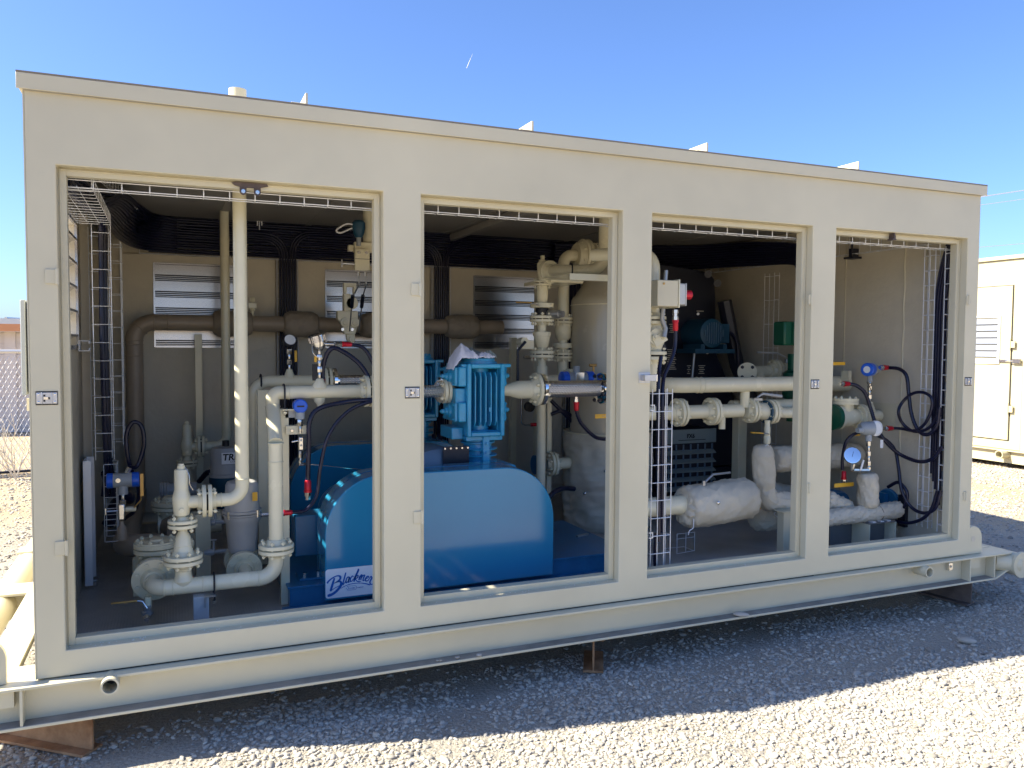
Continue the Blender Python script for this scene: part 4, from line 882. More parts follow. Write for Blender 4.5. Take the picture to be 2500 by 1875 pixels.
stem(t, (q1.x-.004, TY-.05, q1.z-.11), (q1.x, TY-.05, q1.z-.036), r=0.0075)
qe = A(648, 1003, TY-.05); ql = A(812, 1020, 0.9)
part('impulse_tube', MB().tube([(q1.x-.004, TY-.05, q1.z-.108), (qe.x, TY-.05, qe.z), (qe.x+.035, TY-.045, qe.z-.001), (ql.x+.1, 0.9, ql.z-.01)], 0.0028, 6), 'steel', t)
part('tube_elbow', MB().tube([(qe.x, TY-.05, qe.z+.02), (qe.x, TY-.05, qe.z), (qe.x+.04, TY-.047, qe.z-.001)], 0.008, 8), 'steel', t)
# silver transmitter on the top run
q = A(690, 832, TY); hz = A(686, 738, TY).z
t = thing('level_transmitter', 'silver ribbed instrument head standing on the cream top pipe', 'transmitter', (q.x, TY, zt+.06))
stem(t, (q.x, TY, zt+.07), (q.x, TY, hz-.035), r=0.0095)
ax = Vector((-.28, -.1, .95)).normalized(); hc = Vector((q.x-.006, TY, hz-.005))
part('head_body', MB().lathe(hc - ax*.045, ax, [(0, .012), (.01, .022), (.03, .036), (.05, .036)], 20), 'steel', t)
g = MB().lathe(hc + ax*.005, ax, [(0, .036), (.002, .042), (.035, .042), (.04, .036)], 26)
part('ribbed_cap', g, 'alu', t)
for c_ in circle(hc + ax*.02, ax, .042, 16): part('cap_rib', MB().tube([c_ - ax*.013, c_ + ax*.014], 0.0028, 5), 'alu', t)
gx = A(712, 743, TY); part('side_port', MB().cyl((hc.x+.02, TY, hz-.012), (gx.x+.02, TY, hz-.012), 0.011, n=12), 'steel', t)
part('lead_seal', MB().box(q.x-.028, q.x-.016, TY-.02, TY-.016, hz-.105, hz-.075), 'yellow', t)
part('chain', MB().tube(spline([(hc.x-.035, TY-.02, hz+.0), (hc.x-.03, TY-.04, hz-.06), (hc.x+.01, TY-.045, hz-.085), (hc.x+.03, TY-.03, hz-.05)]), 0.0018, 5), 'steel', t)
part('terminal_strip', MB().box(q.x-.034, q.x-.012, TY-.01, TY+.01, hz-.20, hz-.115), 'ink', t)
# hoses in the left bay
g1 = A(756, 744, TY); 
hose([A(758, 744, TY), A(785, 752, TY), A(806, 785, TY), A(818, 830, TY), A(835, 900, TY)], 0.0105, 'black conduit from the red connector curving down behind the doorway edge', rib=True, glands=[(A(757, 744, TY), (-1, 0, .02), 0.013, 0.045)])
hose([A(697, 828, TY+.03), A(698, 790, TY+.03), A(712, 756, TY), A(735, 756, TY), A(780, 790, TY), A(808, 845, TY-.02), A(830, 930, TY)], 0.0125, 'thick ribbed black conduit arching over the cream top pipe', rib=True, glands=[(A(697, 818, TY+.035), (0, 0, -1), 0.014, 0.04)])
hose([A(845, 862, 0.5), A(800, 864, 0.52), A(750, 868, 0.56), A(690, 882, 0.56), A(669, 910, 0.55), A(667, 960, 0.55), A(665, 1038, 0.55)], 0.0125, 'thick ribbed black conduit dropping to the red connector above the motor box', rib=True, glands=[(A(665, 1040, 0.55), (0, 0, -1), 0.017, 0.055)])
hose([A(845, 866, 0.48), A(800, 868, 0.5), A(750, 890, 0.52), A(710, 940, 0.52), A(692, 1010, 0.52), A(684, 1070, 0.52), A(660, 1102, 0.50), A(628, 1107, 0.48)], 0.0095, 'thinner black cable sweeping down to the red connector beside the riser', rib=False, glands=[(A(628, 1107, 0.48), (-1, 0, 0), 0.013, 0.035)])
# front grey actuator and its ball valve
YA = 0.80; q = A(523, 1110, YA); k = 0.0; zt3 = A(523, 1037, YA).z; zb3 = A(523, 1192, YA).z; Hh = zt3-zb3
t = thing('valve_actuator', 'grey rounded electric actuator standing in front of the left bay behind the vent pipe', 'actuator', (q.x, YA, zb3))
part('lower_housing', MB().lathe((q.x, YA, zb3), ZV, [(0, .062), (.01, .072), (Hh*.42, .084), (Hh*.45, .092), (Hh*.52, .094), (Hh*.53, .100), (Hh*.55, .100)], 14), 'act', t, bevel=0.002)
part('upper_housing', MB().lathe((q.x, YA, zb3+Hh*.562), ZV, [(0, .100), (.012, .100), (.014, .088), (Hh*.38, .082), (Hh*.42, .074), (Hh*.437, .05), (Hh*.44, .0)], 24), 'act', t)
for c_ in circle((q.x, YA, zb3+Hh*.556), ZV, 0.102, 4, .5): part('housing_bolt', MB().cyl(c_ - ZV*.018, c_ + ZV*.018, 0.007, n=8), 'steel', t)
part('warning_mark', MB().box(q.x+.045, q.x+.07, YA-.085, YA-.083, zb3+Hh*.74, zb3+Hh*.86), 'yellow', t)
part('coupling_nut', MB().cyl((q.x+.09, YA-.01, zb3+Hh*.5), (q.x+.135, YA-.01, zb3+Hh*.5), 0.011, n=6), 'steel', t)
part('mount_bracket', MB().box(q.x-.038, q.x+.038, YA-.04, YA+.04, zb3-.045, zb3-.0005), 'pipe', t)
zv = A(522, 1228, YA-.1).z
v = thing('ball_valve', 'flanged ball valve under the front grey actuator, seen end on', 'valve', (q.x, YA, zv))
part('valve_body', MB().lathe((q.x, YA-.09, zv), YV, [(0, .05), (.04, .058), (.1, .062), (.14, .058), (.18, .05)], 24).cyl((q.x, YA, zv), (q.x, YA, zb3-.045), 0.03), 'pipe', v)
for yy in (-.1, .1): flanges(v, (q.x, YA+yy, zv), YV, 0.088, 0.018, 8, 0.006, 0.04, s=0.0095)
part('valve_pipe', MB().cyl((q.x, YA-.3, zv), (q.x, YA-.11, zv), 0.035).cyl((q.x, YA+.11, zv), (q.x, YA+1.0, zv), 0.037), 'pipe', v)
# rear actuator with the white name sticker
YR = 1.95; q = A(488, 1000, YR); zt4 = A(488, 963, YR).z; zb4 = A(488, 1028, YR).z
t = thing('valve_actuator', 'rear grey actuator with a white sticker half hidden by the tall vent pipe', 'actuator', (q.x, YR, zb4))
part('upper_housing', MB().lathe((q.x, YR, zb4), ZV, [(0, .105), (.02, .105), (.022, .098), (zt4-zb4-.04, .094), (zt4-zb4-.01, .085), (zt4-zb4, .05)], 28), 'act', t)
part('position_knob', MB().cyl((q.x, YR, zt4), (q.x, YR, zt4+.035), .022), 'ink', t)
part('lower_housing', MB().lathe((q.x, YR, zb4-.21), ZV, [(0, .06), (.02, .07), (.15, .09), (.17, .105), (.208, .105)], 20), 'teal', t)
lb = A(497, 991, YR-.10)
stk = part('sticker', MB().box(lb.x-.052, lb.x+.075, YR-.1055, YR-.1045, lb.z-.034, lb.z+.040), 'label', t)
part('sticker_back', MB().box(lb.x-.050, lb.x+.073, YR-.1044, YR-.07, lb.z-.033, lb.z+.038), 'act', t)
lettering('sticker_text', 'TRIAC', stk, (lb.x-.047, YR-.1065, lb.z-.008), 0.058, bold=0.0016, shear=0.12)
lettering('sticker_text', 'CONTROLS', stk, (lb.x+.0, YR-.1065, lb.z-.024), 0.016)
# rear valve train under the small relief valve
YS = 2.45; xq = A(404, 965, YS).x; zq = A(404, 965, YS).z
t = thing('pipe_riser', 'rear flanged riser below the small relief valve', 'pipe', (xq, YS, 0.2))
z1_ = A(404, 1000, YS).z; flanges(t, (xq, YS, z1_), ZV, 0.070, 0.016, 4, 0.008, 0.024, s=0.010)
part('reducer', MB().lathe((xq, YS, z1_-.02), -ZV, [(0, .024), (.05, .026), (.10, .05), (.16, .06), (.30, .062)], 22), 'pipe', t)
part('valve_inlet', MB().cyl((xq, YS, z1_+.015), (xq, YS, zq-.08), .021), 'pipe', t)
YC = 1.70; q = A(372, 1090, YC); s = thing('strainer', 'rear strainer with a bolted round cover in the shadow behind the front relief valve', 'strainer', (q.x, YC, 0.1))
flanges(s, (q.x, YC, q.z), ZV, 0.118, 0.022, 10, 0.005, 0.05, s=0.011)
part('body', MB().lathe((q.x, YC, q.z-.03), -ZV, [(0, .09), (.02, .08), (.10, .085), (.16, .07), (.2, .04)], 24).cyl((q.x+.28, YC, q.z-.12), (q.x-.08, YC-.0, q.z-.12), .07), 'pipe', s)
part('side_boss', MB().cyl((q.x+.05, YC-.15, q.z-.13), (q.x+.0, YC-.02, q.z-.13), .085, n=22), 'brown', s)
q = A(345, 1060, 2.0); 
v = thing('motor_valve', 'dark small round finned actuator low behind the relief valves', 'actuator', (q.x, 2.0, q.z))
part('finned_drum', MB().lathe((q.x, 2.0, q.z), XV, [(0, .05)] + [(0.004+i*.008, .055 if i % 2 else .048) for i in range(6)] + [(.06, .045), (.22, .045)], 20), 'act', v)
# small needle valve assemblies on the floor behind
for k_, (u, v_, Yn, lb_) in enumerate(((465, 1128, 1.2, 'small bleed valve with T handle low behind the grey actuator'), (462, 1192, 1.0, 'small bleed valve with chain near the floor left of the front actuator'))):
    q = A(u, v_, Yn); t = thing('needle_valve', lb_, 'valve', (q.x, Yn, q.z))
    part('valve_body', MB().lathe((q.x-.05, Yn, q.z), XV, [(0, .010), (.02, .018), (.05, .018), (.055, .010), (.09, .012), (.16, .010)], 8), 'act', t)
    part('valve_stem', MB().cyl((q.x, Yn, q.z), (q.x, Yn, q.z+.06), .006).cyl((q.x-.015, Yn, q.z+.065), (q.x+.015, Yn, q.z+.065), .004), 'act', t)
for k_, (u, v0, Yn, wd, ht, lb_) in enumerate(((428, 735, 2.72, .025, 1.40, 'slim tan upright strut behind the header pipe in the left bay'), (1108, 735, 2.72, .025, 1.40, 'slim tan upright strut behind the compressor in the second bay'), (568, 842, 1.45, .034, None, 'wide tan post carrying the rear suction pipe'), (404, 1130, 1.35, .04, 0.25, 'short post under the rear strainer'), (438, 1120, 1.2, .04, .38, 'short square post behind the cream reducer'), (300, 1210, 1.05, .03, .2, 'short post under the brown wrapped elbow'))):
    q = A(u, v0, Yn); single('support_post', MB().box(q.x-wd, q.x+wd, Yn-.03, Yn+.03, 0, ht or q.z), 'pipe', lb_, 'post', bevel=0.003)
# brown wrapped header along the rear
YH = 2.66; zh = A(600, 700, YH).z; xh = A(291, 800, YH).x
t = thing('header_pipe', 'brown wrapped header pipe along the back with an elbow down at the left', 'pipe', (xh, YH, 0.2))
part('pipe_body', MB().pipe([(3.05, YH, zh), (xh, YH, zh), (xh, YH, 0.22)], 0.058, 0.13, 24, 12), 'brown', t)
for x in (xh+.13, xh+.22): part('band', MB().torus((x, YH, zh), XV, .058, .004, 24, 6), 'brown', t)
for z in (zh-.13, zh-.16, zh-.24): part('band', MB().torus((xh, YH, z), ZV, .058, .004, 24, 6), 'brown', t)
part('elbow_band', MB().torus((xh+.04, YH, zh-.04), Vector((1, 0, 1)), .060, .004, 24, 6), 'brown', t)
zl = 0.22; c1 = AZ(250, 1182, 0.22)
t = thing('wrapped_pipe', 'thick brown wrapped pipe coming forward along the floor and turning to the strainer', 'pipe', (xh, 1.5, zl))
part('pipe_body', MB().pipe([(xh, YH, 0.3), (xh, YH, zl), (c1.x+.04, c1.y, zl), (x0+.02, c1.y, zl), (x0+.02, .98, zrun+.01)], 0.064, 0.10, 24, 9), 'brown', t)
for i, (u0, u1, lb_) in enumerate(((460, 545, 'brown laced insulation jacket on the header pipe, leftmost one behind the vent pipes'), (612, 687, 'brown laced insulation jacket on the header pipe, middle of the left bay'), (778, 850, 'brown laced insulation jacket on the header pipe at the right edge of the left bay'), (962, 1032, 'brown laced insulation jacket on the header pipe in the second bay'))):
    a = A(u0, 700, YH).x; b = A(u1, 700, YH).x
    single('insulation_jacket', bagshape([(a, YH, zh), (b, YH, zh)], 0.098, seed=i+2, amp=0.05, ends=0.66), 'bagdark', lb_, 'insulation')
# pressure gauge and stub on header
q = A(545, 660, YH); t = thing('header_fitting', 'cross shaped vent fitting on top of the header pipe right of the tall vent pipe', 'fitting', (q.x, YH, zh))
stem(t, (q.x, YH, zh+.06), (q.x, YH, q.z+.06), 'pipe', .014); part('cross_body', MB().box(q.x-.03, q.x+.03, YH-.02, YH+.02, q.z-.02, q.z+.02), 'pipe', t, bevel=.003)
# rear suction run with gauge, flange and braided hose
YQ = 1.60; zq2 = A(640, 823, YQ).z; qa = A(548, 860, YQ); qb = A(700, 823, YQ)
t = thing('suction_pipe', 'rear suction pipe running right behind the cream top pipe', 'pipe', (qa.x, YQ, 0.3))
part('pipe_body', MB().pipe([(qa.x, YQ, 0.25), (qa.x, YQ, zq2), (qb.x, YQ, zq2)], 0.037, 0.09, 22, 8), 'pipe', t)
flanges(t, (qb.x+.02, YQ, zq2), XV, 0.086, 0.019, 8, 0.010, 0.040, s=.0095)
part('u_bolt', MB().torus((A(563, 823, YQ).x, YQ, zq2), XV, .042, .006, 20, 6), 'rubber', t)
q = A(625, 800, YQ); part('branch_boss', MB().lathe((q.x, YQ, zq2+.02), ZV, [(0, .04), (.02, .03), (.04, .022), (.055, .018)], 16), 'pipe', t)
gz = A(625, 740, YQ).z; t = thing('pressure_gauge', 'dark rimmed pressure gauge on a steel stem above the rear suction pipe', 'gauge', (q.x, YQ, zq2+.07))
stem(t, (q.x, YQ, zq2+.07), (q.x, YQ, gz-.04), r=.011)
part('gauge_case', MB().lathe((q.x, YQ+.02, gz), Vector((.1, -.9, .45)), [(0, .038), (.035, .042), (.04, .038)], 24), 'black', t); part('gauge_face', MB().lathe(Vector((q.x, YQ+.02, gz)) + Vector((.1, -.9, .45)).normalized()*.0405, Vector((.1, -.9, .45)), [(0, .034), (.001, .034)], 24), 'faceg', t)
part('tag', MB().box(q.x+.03, q.x+.045, YQ-.02, YQ-.018, gz-.12, gz-.05), 'yellow', t)
def braided(name, label, p, q, r, rf, n=8, white=False):
    p = Vector(p); q = Vector(q); d = (q-p); L = d.length; d = d.normalized(); t = thing(name, label, 'flexible hose', p)
    part('braid_sleeve', MB().lathe(p, d, [(.03, r*.9), (.034, r)] + [(.034 + (L-.068)*i/12, r*(1+.012*(i % 2))) for i in range(13)] + [(L-.03, r*.9)], 28), 'braid', t)
    part('end_collar', MB().lathe(p, d, [(.022, r*.95), (.026, r*1.05), (.040, r*1.05), (.041, r*.98)], 24), 'chrome', t); part('end_collar', MB().lathe(p, d, [(L-.041, r*.98), (L-.040, r*1.05), (L-.026, r*1.05), (L-.022, r*.95)], 24), 'chrome', t)
    f = part('end_flange', MB().lathe(p, d, [(0, rf), (.020, rf), (.0205, rf*.9), (.021, r)], 32), 'chrome', t); part('end_flange', MB().lathe(q, -d, [(0, rf), (.020, rf), (.0205, rf*.9), (.021, r)], 32), 'chrome', t)
    return t
braided('braided_hose', 'rear braided hose joining the suction pipe behind the top run', (qb.x+.055, YQ, zq2), (A(800, 822, YQ).x+.15, YQ, zq2), .034, .080)
# instruments of the differential pressure set at the upper right of the bay
YD = 1.9; q = A(780, 553, YD); t = thing('valve_manifold', 'tan two part valve block hung from a drop pipe near the ceiling', 'manifold', (q.x, YD, q.z))
zz = [A(780, v, YD).z for v in (525, 553, 585, 535, 545)]
part('upper_block', MB().box(q.x-.05, q.x+.16, YD-.03, YD+.03, A(780, 545, YD).z, A(780, 524, YD).z), 'pipe', t, bevel=.003)
part('side_block', MB().box(q.x-.085, q.x-.0501, YD, YD+.05, A(780, 543, YD).z, A(780, 530, YD).z), 'pipe', t, bevel=.003)
blk = part('lower_block', MB().box(q.x-.055, q.x+.045, YD-.065, YD-.0301, A(780, 586, YD).z, A(780, 540, YD).z), 'pipe', t, bevel=.003)
for dx in (-.03, .02): place('bolt', nut_mesh(.011), blk, (q.x+dx, YD-.066, A(780, 548, YD).z), -YV)
part('split_line', MB().box(q.x-.056, q.x+.046, YD-.0665, YD-.066, q.z-.028, q.z-.025), 'gask', blk)
for s_ in (-1, 1): part('bleed_stem', MB().cyl((q.x+s_*.05, YD-.05, q.z-.06), (q.x+s_*.125-.01, YD-.05, q.z-.06), .008, n=8).cyl((q.x+s_*.13-.01, YD-.05, q.z-.085), (q.x+s_*.13-.01, YD-.05, q.z-.035), .005, n=8), 'steel', t)
pd = A(795, 480, YD+.05); single('drop_pipe', MB().cyl((pd.x, YD+.03, A(780, 524, YD).z), (pd.x, YD+.03, 2.26), .040, n=24), 'pipe', 'tan pipe coming down from the ceiling above the valve block', 'pipe')
q3 = A(776, 497, YD-.02); t = thing('blue_transmitter', 'dark teal transmitter beside the drop pipe near the ceiling', 'transmitter', (q3.x, YD, q3.z))
part('housing', MB().lathe((q3.x-.01, YD-.05, q3.z-.055), ZV, [(0, .022), (.02, .034), (.06, .044), (.10, .044), (.115, .03)], 20), 'teal', t); part('neck', MB().cyl((q3.x-.01, YD-.05, q3.z-.11), (q3.x-.01, YD-.05, q3.z-.05), .016), 'txgrey', t)
hose([A(768, 486, YD-.05), A(748, 484, YD-.06), A(727, 497, YD-.06), A(735, 503, YD-.06), A(755, 495, YD-.05), A(770, 491, YD-.05)], .006, 'thin white looped cable on the teal transmitter near the ceiling', name='cable_loop', m='white', cat='cable')
YE = 2.35; q4 = A(757, 690, YE); t = thing('control_valve', 'tan control valve with bolted bracket and bonnet on the header pipe', 'valve', (q4.x, YE, q4.z))
zz = lambda v: A(757, v, YE).z
part('mount_plate', MB().prism([(-.10, zz(672)), (.05, zz(672)), (.05, zz(700)), (.03, zz(722)), (-.05, zz(722)), (-.07, zz(700)), (-.10, zz(690))], (q4.x, YE-.03, 0), XV, ZV, YV*.06), 'pipe', t, bevel=.004)
part('mount_plate', MB().prism([(-.035, zz(722)), (.03, zz(722)), (.03, zz(738)), (0, zz(742)), (-.03, zz(735))], (q4.x, YE-.02, 0), XV, ZV, YV*.04), 'pipe', t, bevel=.003)
part('bonnet', MB().box(q4.x-.05, q4.x+.0, YE-.02, YE+.05, zz(672), zz(635)).cyl((q4.x+.01, YE-.02, zz(655)), (q4.x+.01, YE+.06, zz(655)), .045), 'pipe', t, bevel=.003)
part('yoke', MB().box(q4.x-.05, q4.x-.03, YE-.02, YE+.03, zz(634), zz(612)).box(q4.x+.02, q4.x+.04, YE-.02, YE+.03, zz(634), zz(612)).box(q4.x-.0299, q4.x+.0199, YE-.02, YE+.03, zz(620), zz(612)), 'pipe', t, bevel=.002)
for dx in (-.035, .035):
    part('boss', MB().lathe((q4.x+dx-.01, YE-.03, zz(697)), -YV, [(0, .036), (.012, .034), (.013, .02), (.02, .018)], 18), 'pipe', t); place('bolt', nut_mesh(.012), t, (q4.x+dx-.03, YE-.032, zz(712)), -YV)
part('boss', MB().cyl((q4.x, YE-.045, zz(733)), (q4.x, YE-.02, zz(733)), .018), 'pipe', t)
for dx in (-.028, .02):
    a = (q.x+dx, YD-.045, A(780, 588, YD).z)
    t = thing('sensing_tube', ['left one of the two bent steel tubes between the valve block and the control valve', 'right one of the two bent steel tubes between the valve block and the control valve'][dx > 0], 'tube', a)
    b2 = A(762 if dx < 0 else 784, 640, YD+.1); c3 = A(755 if dx < 0 else 775, 715, YE-.06)
    part('tube_run', MB().tube(fillet([a, Vector(a)+Vector((.004, 0, -.09)), b2, c3], .03, 5), .0048, 8), 'greysteel', t); part('coupling_sleeve', MB().cyl(b2+Vector((0, 0, .005)), b2+(c3-b2)*.3, .013, n=10), 'black', t); part('coupling_nut', MB().cyl(a, Vector(a)+ZV*-.03, .009, n=6), 'steel', t)
# transmitter on the wrapped pipe at lower left
YT = 1.12; q = A(265, 1037, YT); zt5 = q.z
t = thing('pressure_transmitter', 'grey transmitter with two bright blue end caps at the lower left', 'transmitter', (q.x, YT, zt5))
part('housing', MB().lathe((q.x-.045, YT, zt5), XV, [(0, .038), (.09, .038)], 22).cyl((q.x, YT, zt5-.075), (q.x, YT, zt5-.03), .026), 'txgrey', t)
part('end_cap', MB().lathe((q.x-.078, YT, zt5), XV, [(0, .034), (.004, .040), (.032, .040)], 22), 'capblue', t); part('end_cap', MB().lathe((q.x+.046, YT, zt5), XV, [(0, .040), (.032, .040), (.036, .034)], 22), 'capblue', t)
part('side_bolt', MB().cyl((q.x-.02, YT-.045, zt5+.005), (q.x-.02, YT-.037, zt5+.005), .012, n=12), 'steel', t)
part('cable_nut', MB().cyl((q.x+.02, YT, zt5+.036), (q.x+.035, YT, zt5+.065), .014, n=6), 'steel', t)
stem(t, (q.x, YT, zt5-.17), (q.x, YT, zt5-.076), r=.011)
qm = A(263, 1105, YT); m_ = thing('valve_manifold', 'stainless manifold block below the blue capped transmitter at left', 'manifold', (qm.x, YT, qm.z))
part('manifold_block', MB().box(qm.x-.018, qm.x+.018, YT-.02, YT+.005, qm.z-.045, qm.z+.045), 'steel', m_, bevel=.008)
part('bleed_stem', MB().cyl((qm.x-.075, YT, qm.z+.005), (qm.x-.019, YT, qm.z+.005), .006, n=8).cyl((qm.x-.078, YT, qm.z-.012), (qm.x-.078, YT, qm.z+.022), .005, n=8), 'steel', m_)
part('side_valve', MB().cyl((qm.x+.019, YT, qm.z+.01), (qm.x+.07, YT, qm.z+.01), .014, n=8), 'pipe', m_)
part('lever_handle', MB().tube([(qm.x+.06, YT-.02, qm.z+.02), (qm.x+.095, YT-.02, qm.z+.06), (qm.x+.10, YT-.02, qm.z+.20)], .004, 6).box(qm.x+.092, qm.x+.108, YT-.024, YT-.018, qm.z+.08, qm.z+.20), 'brass', m_)
part('root_stem', MB().lathe((qm.x, YT+.0, qm.z-.05), -ZV, [(0, .010), (.02, .012), (.035, .022), (.06, .026), (.10, .03)], 14), 'brown', m_)
qh = q; hose([(q.x+.035, YT, zt5+.065), A(297, 1005, YT+.05), A(311, 960, YT+.05), A(305, 920, YT+.05), A(286, 913, YT+.05), A(273, 940, YT+.05), A(276, 985, YT+.05), A(285, 1018, YT+.08), A(300, 1060, YT+.15), A(292, 1100, YT+.2), A(270, 1120, YT+.3)], .0115, 'black conduit looping above the blue capped transmitter at left')
hose([A(430, 1040, 2.2), A(450, 1020, 2.1), A(470, 1030, 2.1), A(500, 1045, 2.0)], .018, 'black conduit running to the rear actuator', rib=True)
# ================================================================== compressor sets
def guard_profile(x0, x1, z0, z1, rr, n=14):
    P = [(x0, z0)]
    for i in range(n+1): a = math.pi - math.pi/2*i/n; P.append((x0+rr+rr*math.cos(a), z1-rr+rr*math.sin(a)))
    for i in range(n+1): a = math.pi/2 - math.pi/2*i/n; P.append((x1-rr+rr*math.cos(a), z1-rr+rr*math.sin(a)))
    return P + [(x1, z0)]
GX0, GX1, GZ0, GZ1 = 1.208, 2.486, 0.036, 0.663
def compressor_set(dy, tags):
    y0 = 0.470 + dy
    g = thing('belt_guard', tags[0], 'belt guard', (1.85, y0, 0.0))
    part('guard_shell', MB().prism(guard_profile(GX0, GX1, GZ0, GZ1, 0.30), (0, y0, 0), XV, ZV, YV*0.255), 'blue', g, bevel=0.006)
    part('guard_seam', MB().tube([(p[0], y0+0.15, p[1]) for p in [(GX0-.0, GZ0+.02)] + guard_profile(GX0-.0005, GX1+.0005, GZ0, GZ1+.0005, 0.30)[1:-1]], 0.002, 5), 'bluebase', g)
    b = thing('mounting_skid', tags[1], 'base frame', (1.9, 0.9+dy, 0.0))
    bx1 = 3.02
    part('base_top', MB().box(1.03, bx1, 0.518+dy, 1.42+dy, 0.100, 0.112), 'bluebase', b, bevel=.002)
    part('base_side', MB().box(1.04, bx1-.01, 0.528+dy, 0.540+dy, 0.006, 0.0998).box(1.04, 1.052, 0.5401+dy, 1.41+dy, 0.006, 0.0998).box(1.0521, bx1-.01, 1.398+dy, 1.41+dy, 0.006, 0.0998), 'bluebase', b)
    part('base_foot', MB().box(1.0, bx1, 0.50+dy, 0.527+dy, 0.0055, 0.012), 'bluebase', b)
    m_ = thing('drive_motor', tags[2], 'motor', (1.5, 1.0+dy, 0.11))
    part('motor_frame', MB().lathe((1.47, 0.80+dy, 0.33), YV, [(0, .13), (.02, .165)] + [(.03+i*.0125, .17 if i % 2 else .155) for i in range(36)] + [(.5, .165), (.52, .12)], 30), 'bluebase', m_)
    part('terminal_box', MB().box(1.10, 1.30, 0.76+dy, 0.92+dy, 0.20, 0.42), 'bluebase', m_, bevel=.006)
    part('motor_foot', MB().box(1.30, 1.64, 0.85+dy, 1.25+dy, 0.113, 0.18), 'bluebase', m_)
    for i, x in enumerate((1.13, 1.20)): part('foot_bolt', MB().cyl((x, .62+dy, .113), (x, .62+dy, .15), .012, n=6), 'steel', m_)
    part('slide_rail', MB().box(1.10, 1.21, 0.60+dy, 0.75+dy, 0.113, 0.125), 'bluebase', m_)
    # compressor
    cx = 2.20; yf = 0.82 + dy
    c = thing('compressor', tags[3], 'compressor', (cx, 1.0+dy, 0.11))
    A1 = lambda v: A(1050, v, 0.82).z
    zt, zb = A1(786), A1(943)
    xl, xr_ = A(1010, 860, .82).x, A(1091, 860, .82).x; cx = (xl+xr_)/2
    xa = (xl, xr_)
    # crankcase and finned distance piece
    part('crankcase', MB().box(cx-.16, cx+.20, yf+.0, yf+.34, .113, .62), 'blue2', c, bevel=.02)
    zn1 = A1(1008); zn0 = zb
    core = MB().lathe((cx, yf+.15, zn1-.03), ZV, [(0, .085), (zn0-zn1+.03, .085)], 26)
    part('distance_piece', core, 'blue2', c)
    for v in (962, 976, 990, 1004):
        z = A1(v); part('cooling_fin', MB().lathe((cx, yf+.15, z), ZV, [(0, .100), (.003, .118 if v > 962 else .105), (.010, .120 if v > 962 else .105), (.013, .100)], 26), 'blue2', c)
    part('front_rib', MB().box(cx-.012, cx+.03, yf+.02, yf+.08, zn1, zn0), 'blue2', c, bevel=.004)
    for v in (960, 979): part('rib_bolt', MB().cyl((cx+.012, yf+.008, A1(v)), (cx+.012, yf+.021, A1(v)), .009, n=8), 'blue2', c)
    part('neck_flange', MB().box(cx-.115, cx+.115, yf+.03, yf+.27, zn0-.028, zn0-.001), 'blue2', c, bevel=.004)
    part('inspection_plate', MB().box(cx-.26, cx-.10, yf+.02, yf+.03, A1(1006), A1(962)), 'black', c, bevel=.002)
    for i in range(5):
        for z in (A1(1002), A1(966)): part('plate_screw', MB().cyl((cx-.25+i*.035, yf+.013, z), (cx-.25+i*.035, yf+.02, z), .006, n=6), 'steel', c)
    # main block: hollow window with vertical fins
    d0, d1 = yf, yf+.30
    fw = .026; xi0, xi1, zi0, zi1 = xl+fw, xr_-fw, zb+fw, zt-fw
    mb = MB().box(xl, xi0, d0, d0+.05, zb, zt).box(xi1, xr_, d0, d0+.05, zb, zt).box(xi0, xi1, d0, d0+.05, zb, zi0).box(xi0, xi1, d0, d0+.05, zi1, zt)
    part('window_frame', mb, 'blue2', c, bevel=.006)
    part('cylinder_block', MB().box(xl+.004, xr_-.004, d0+.19, d1, zb+.004, zt-.001).box(xl+.004, xl+.03, d0+.0501, d0+.1899, zb+.004, zt-.001).box(xr_-.03, xr_-.004, d0+.0501, d0+.1899, zb+.004, zt-.001).box(xl+.0301, xr_-.0301, d0+.0501, d0+.1899, zb+.004, zb+.03).box(xl+.0301, xr_-.0301, d0+.0501, d0+.1899, zt-.03, zt-.001), 'blue2', c, bevel=.003)
    part('inner_barrel', MB().cyl((cx, d0+.13, zi0+.003), (cx, d0+.13, zi1-.003), .058, n=24), 'blue2', c)
    for i in range(5):
        x = xi0 + (xi1-xi0)*(i+.75)/5.6
        part('cooling_fin', MB().prism([(-.020, zi0+.06), (.0, zi0+.035), (.11, zi0+.03), (.11, zi1-.02), (.0, zi1-.025), (-.020, zi1-.05)], (x-.003, d0+.022, 0), YV, ZV, XV*.006), 'blue2', c)
    part('casting_number', MB().box(cx+.018, cx+.026, d0+.0, d0+.004, zi0+.12, zi0+.145), 'blue2', c)
    zm = (zt+zb)/2
    for zc_, nm in ((zt-.075, 'u'), (zb+.145, 'l')):
        for s in (-1, 1):
            xe = xl if s < 0 else xr_; w0 = .11 if s < 0 else .035
            part('valve_ear', MB().box(min(xe, xe+s*w0*.45), max(xe, xe+s*w0*.45), d0+.012, d1-.02, zc_-.058, zc_+.058), 'blue2', c, bevel=.008)
            part('valve_cover', MB().box(min(xe+s*w0*.45, xe+s*w0*.62), max(xe+s*w0*.45, xe+s*w0*.62), d0+.03, d1-.05, zc_-.054, zc_+.054), 'blue2', c, bevel=.004)
            o = (xe+s*w0*.62, d0+.13, zc_-.0)
            part('valve_cap', MB().lathe(o, (s, 0, 0), [(0, .042), (.012, .040), (.016, .024), (.030, .022), (.031, .013), (.045, .013)], 20), 'blue2', c)
            place('nut', nut_mesh(.014, 'blue2'), c, (o[0]+s*.04, o[1], o[2]), (s, 0, 0))
            for q in ((d0+.05, .042), (d0+.05, -.042), (d1-.07, .042), (d1-.07, -.042)): place('nut', nut_mesh(.008, 'blue2'), c, (xe+s*w0*.6, q[0], zc_+q[1]), (s, 0, 0))
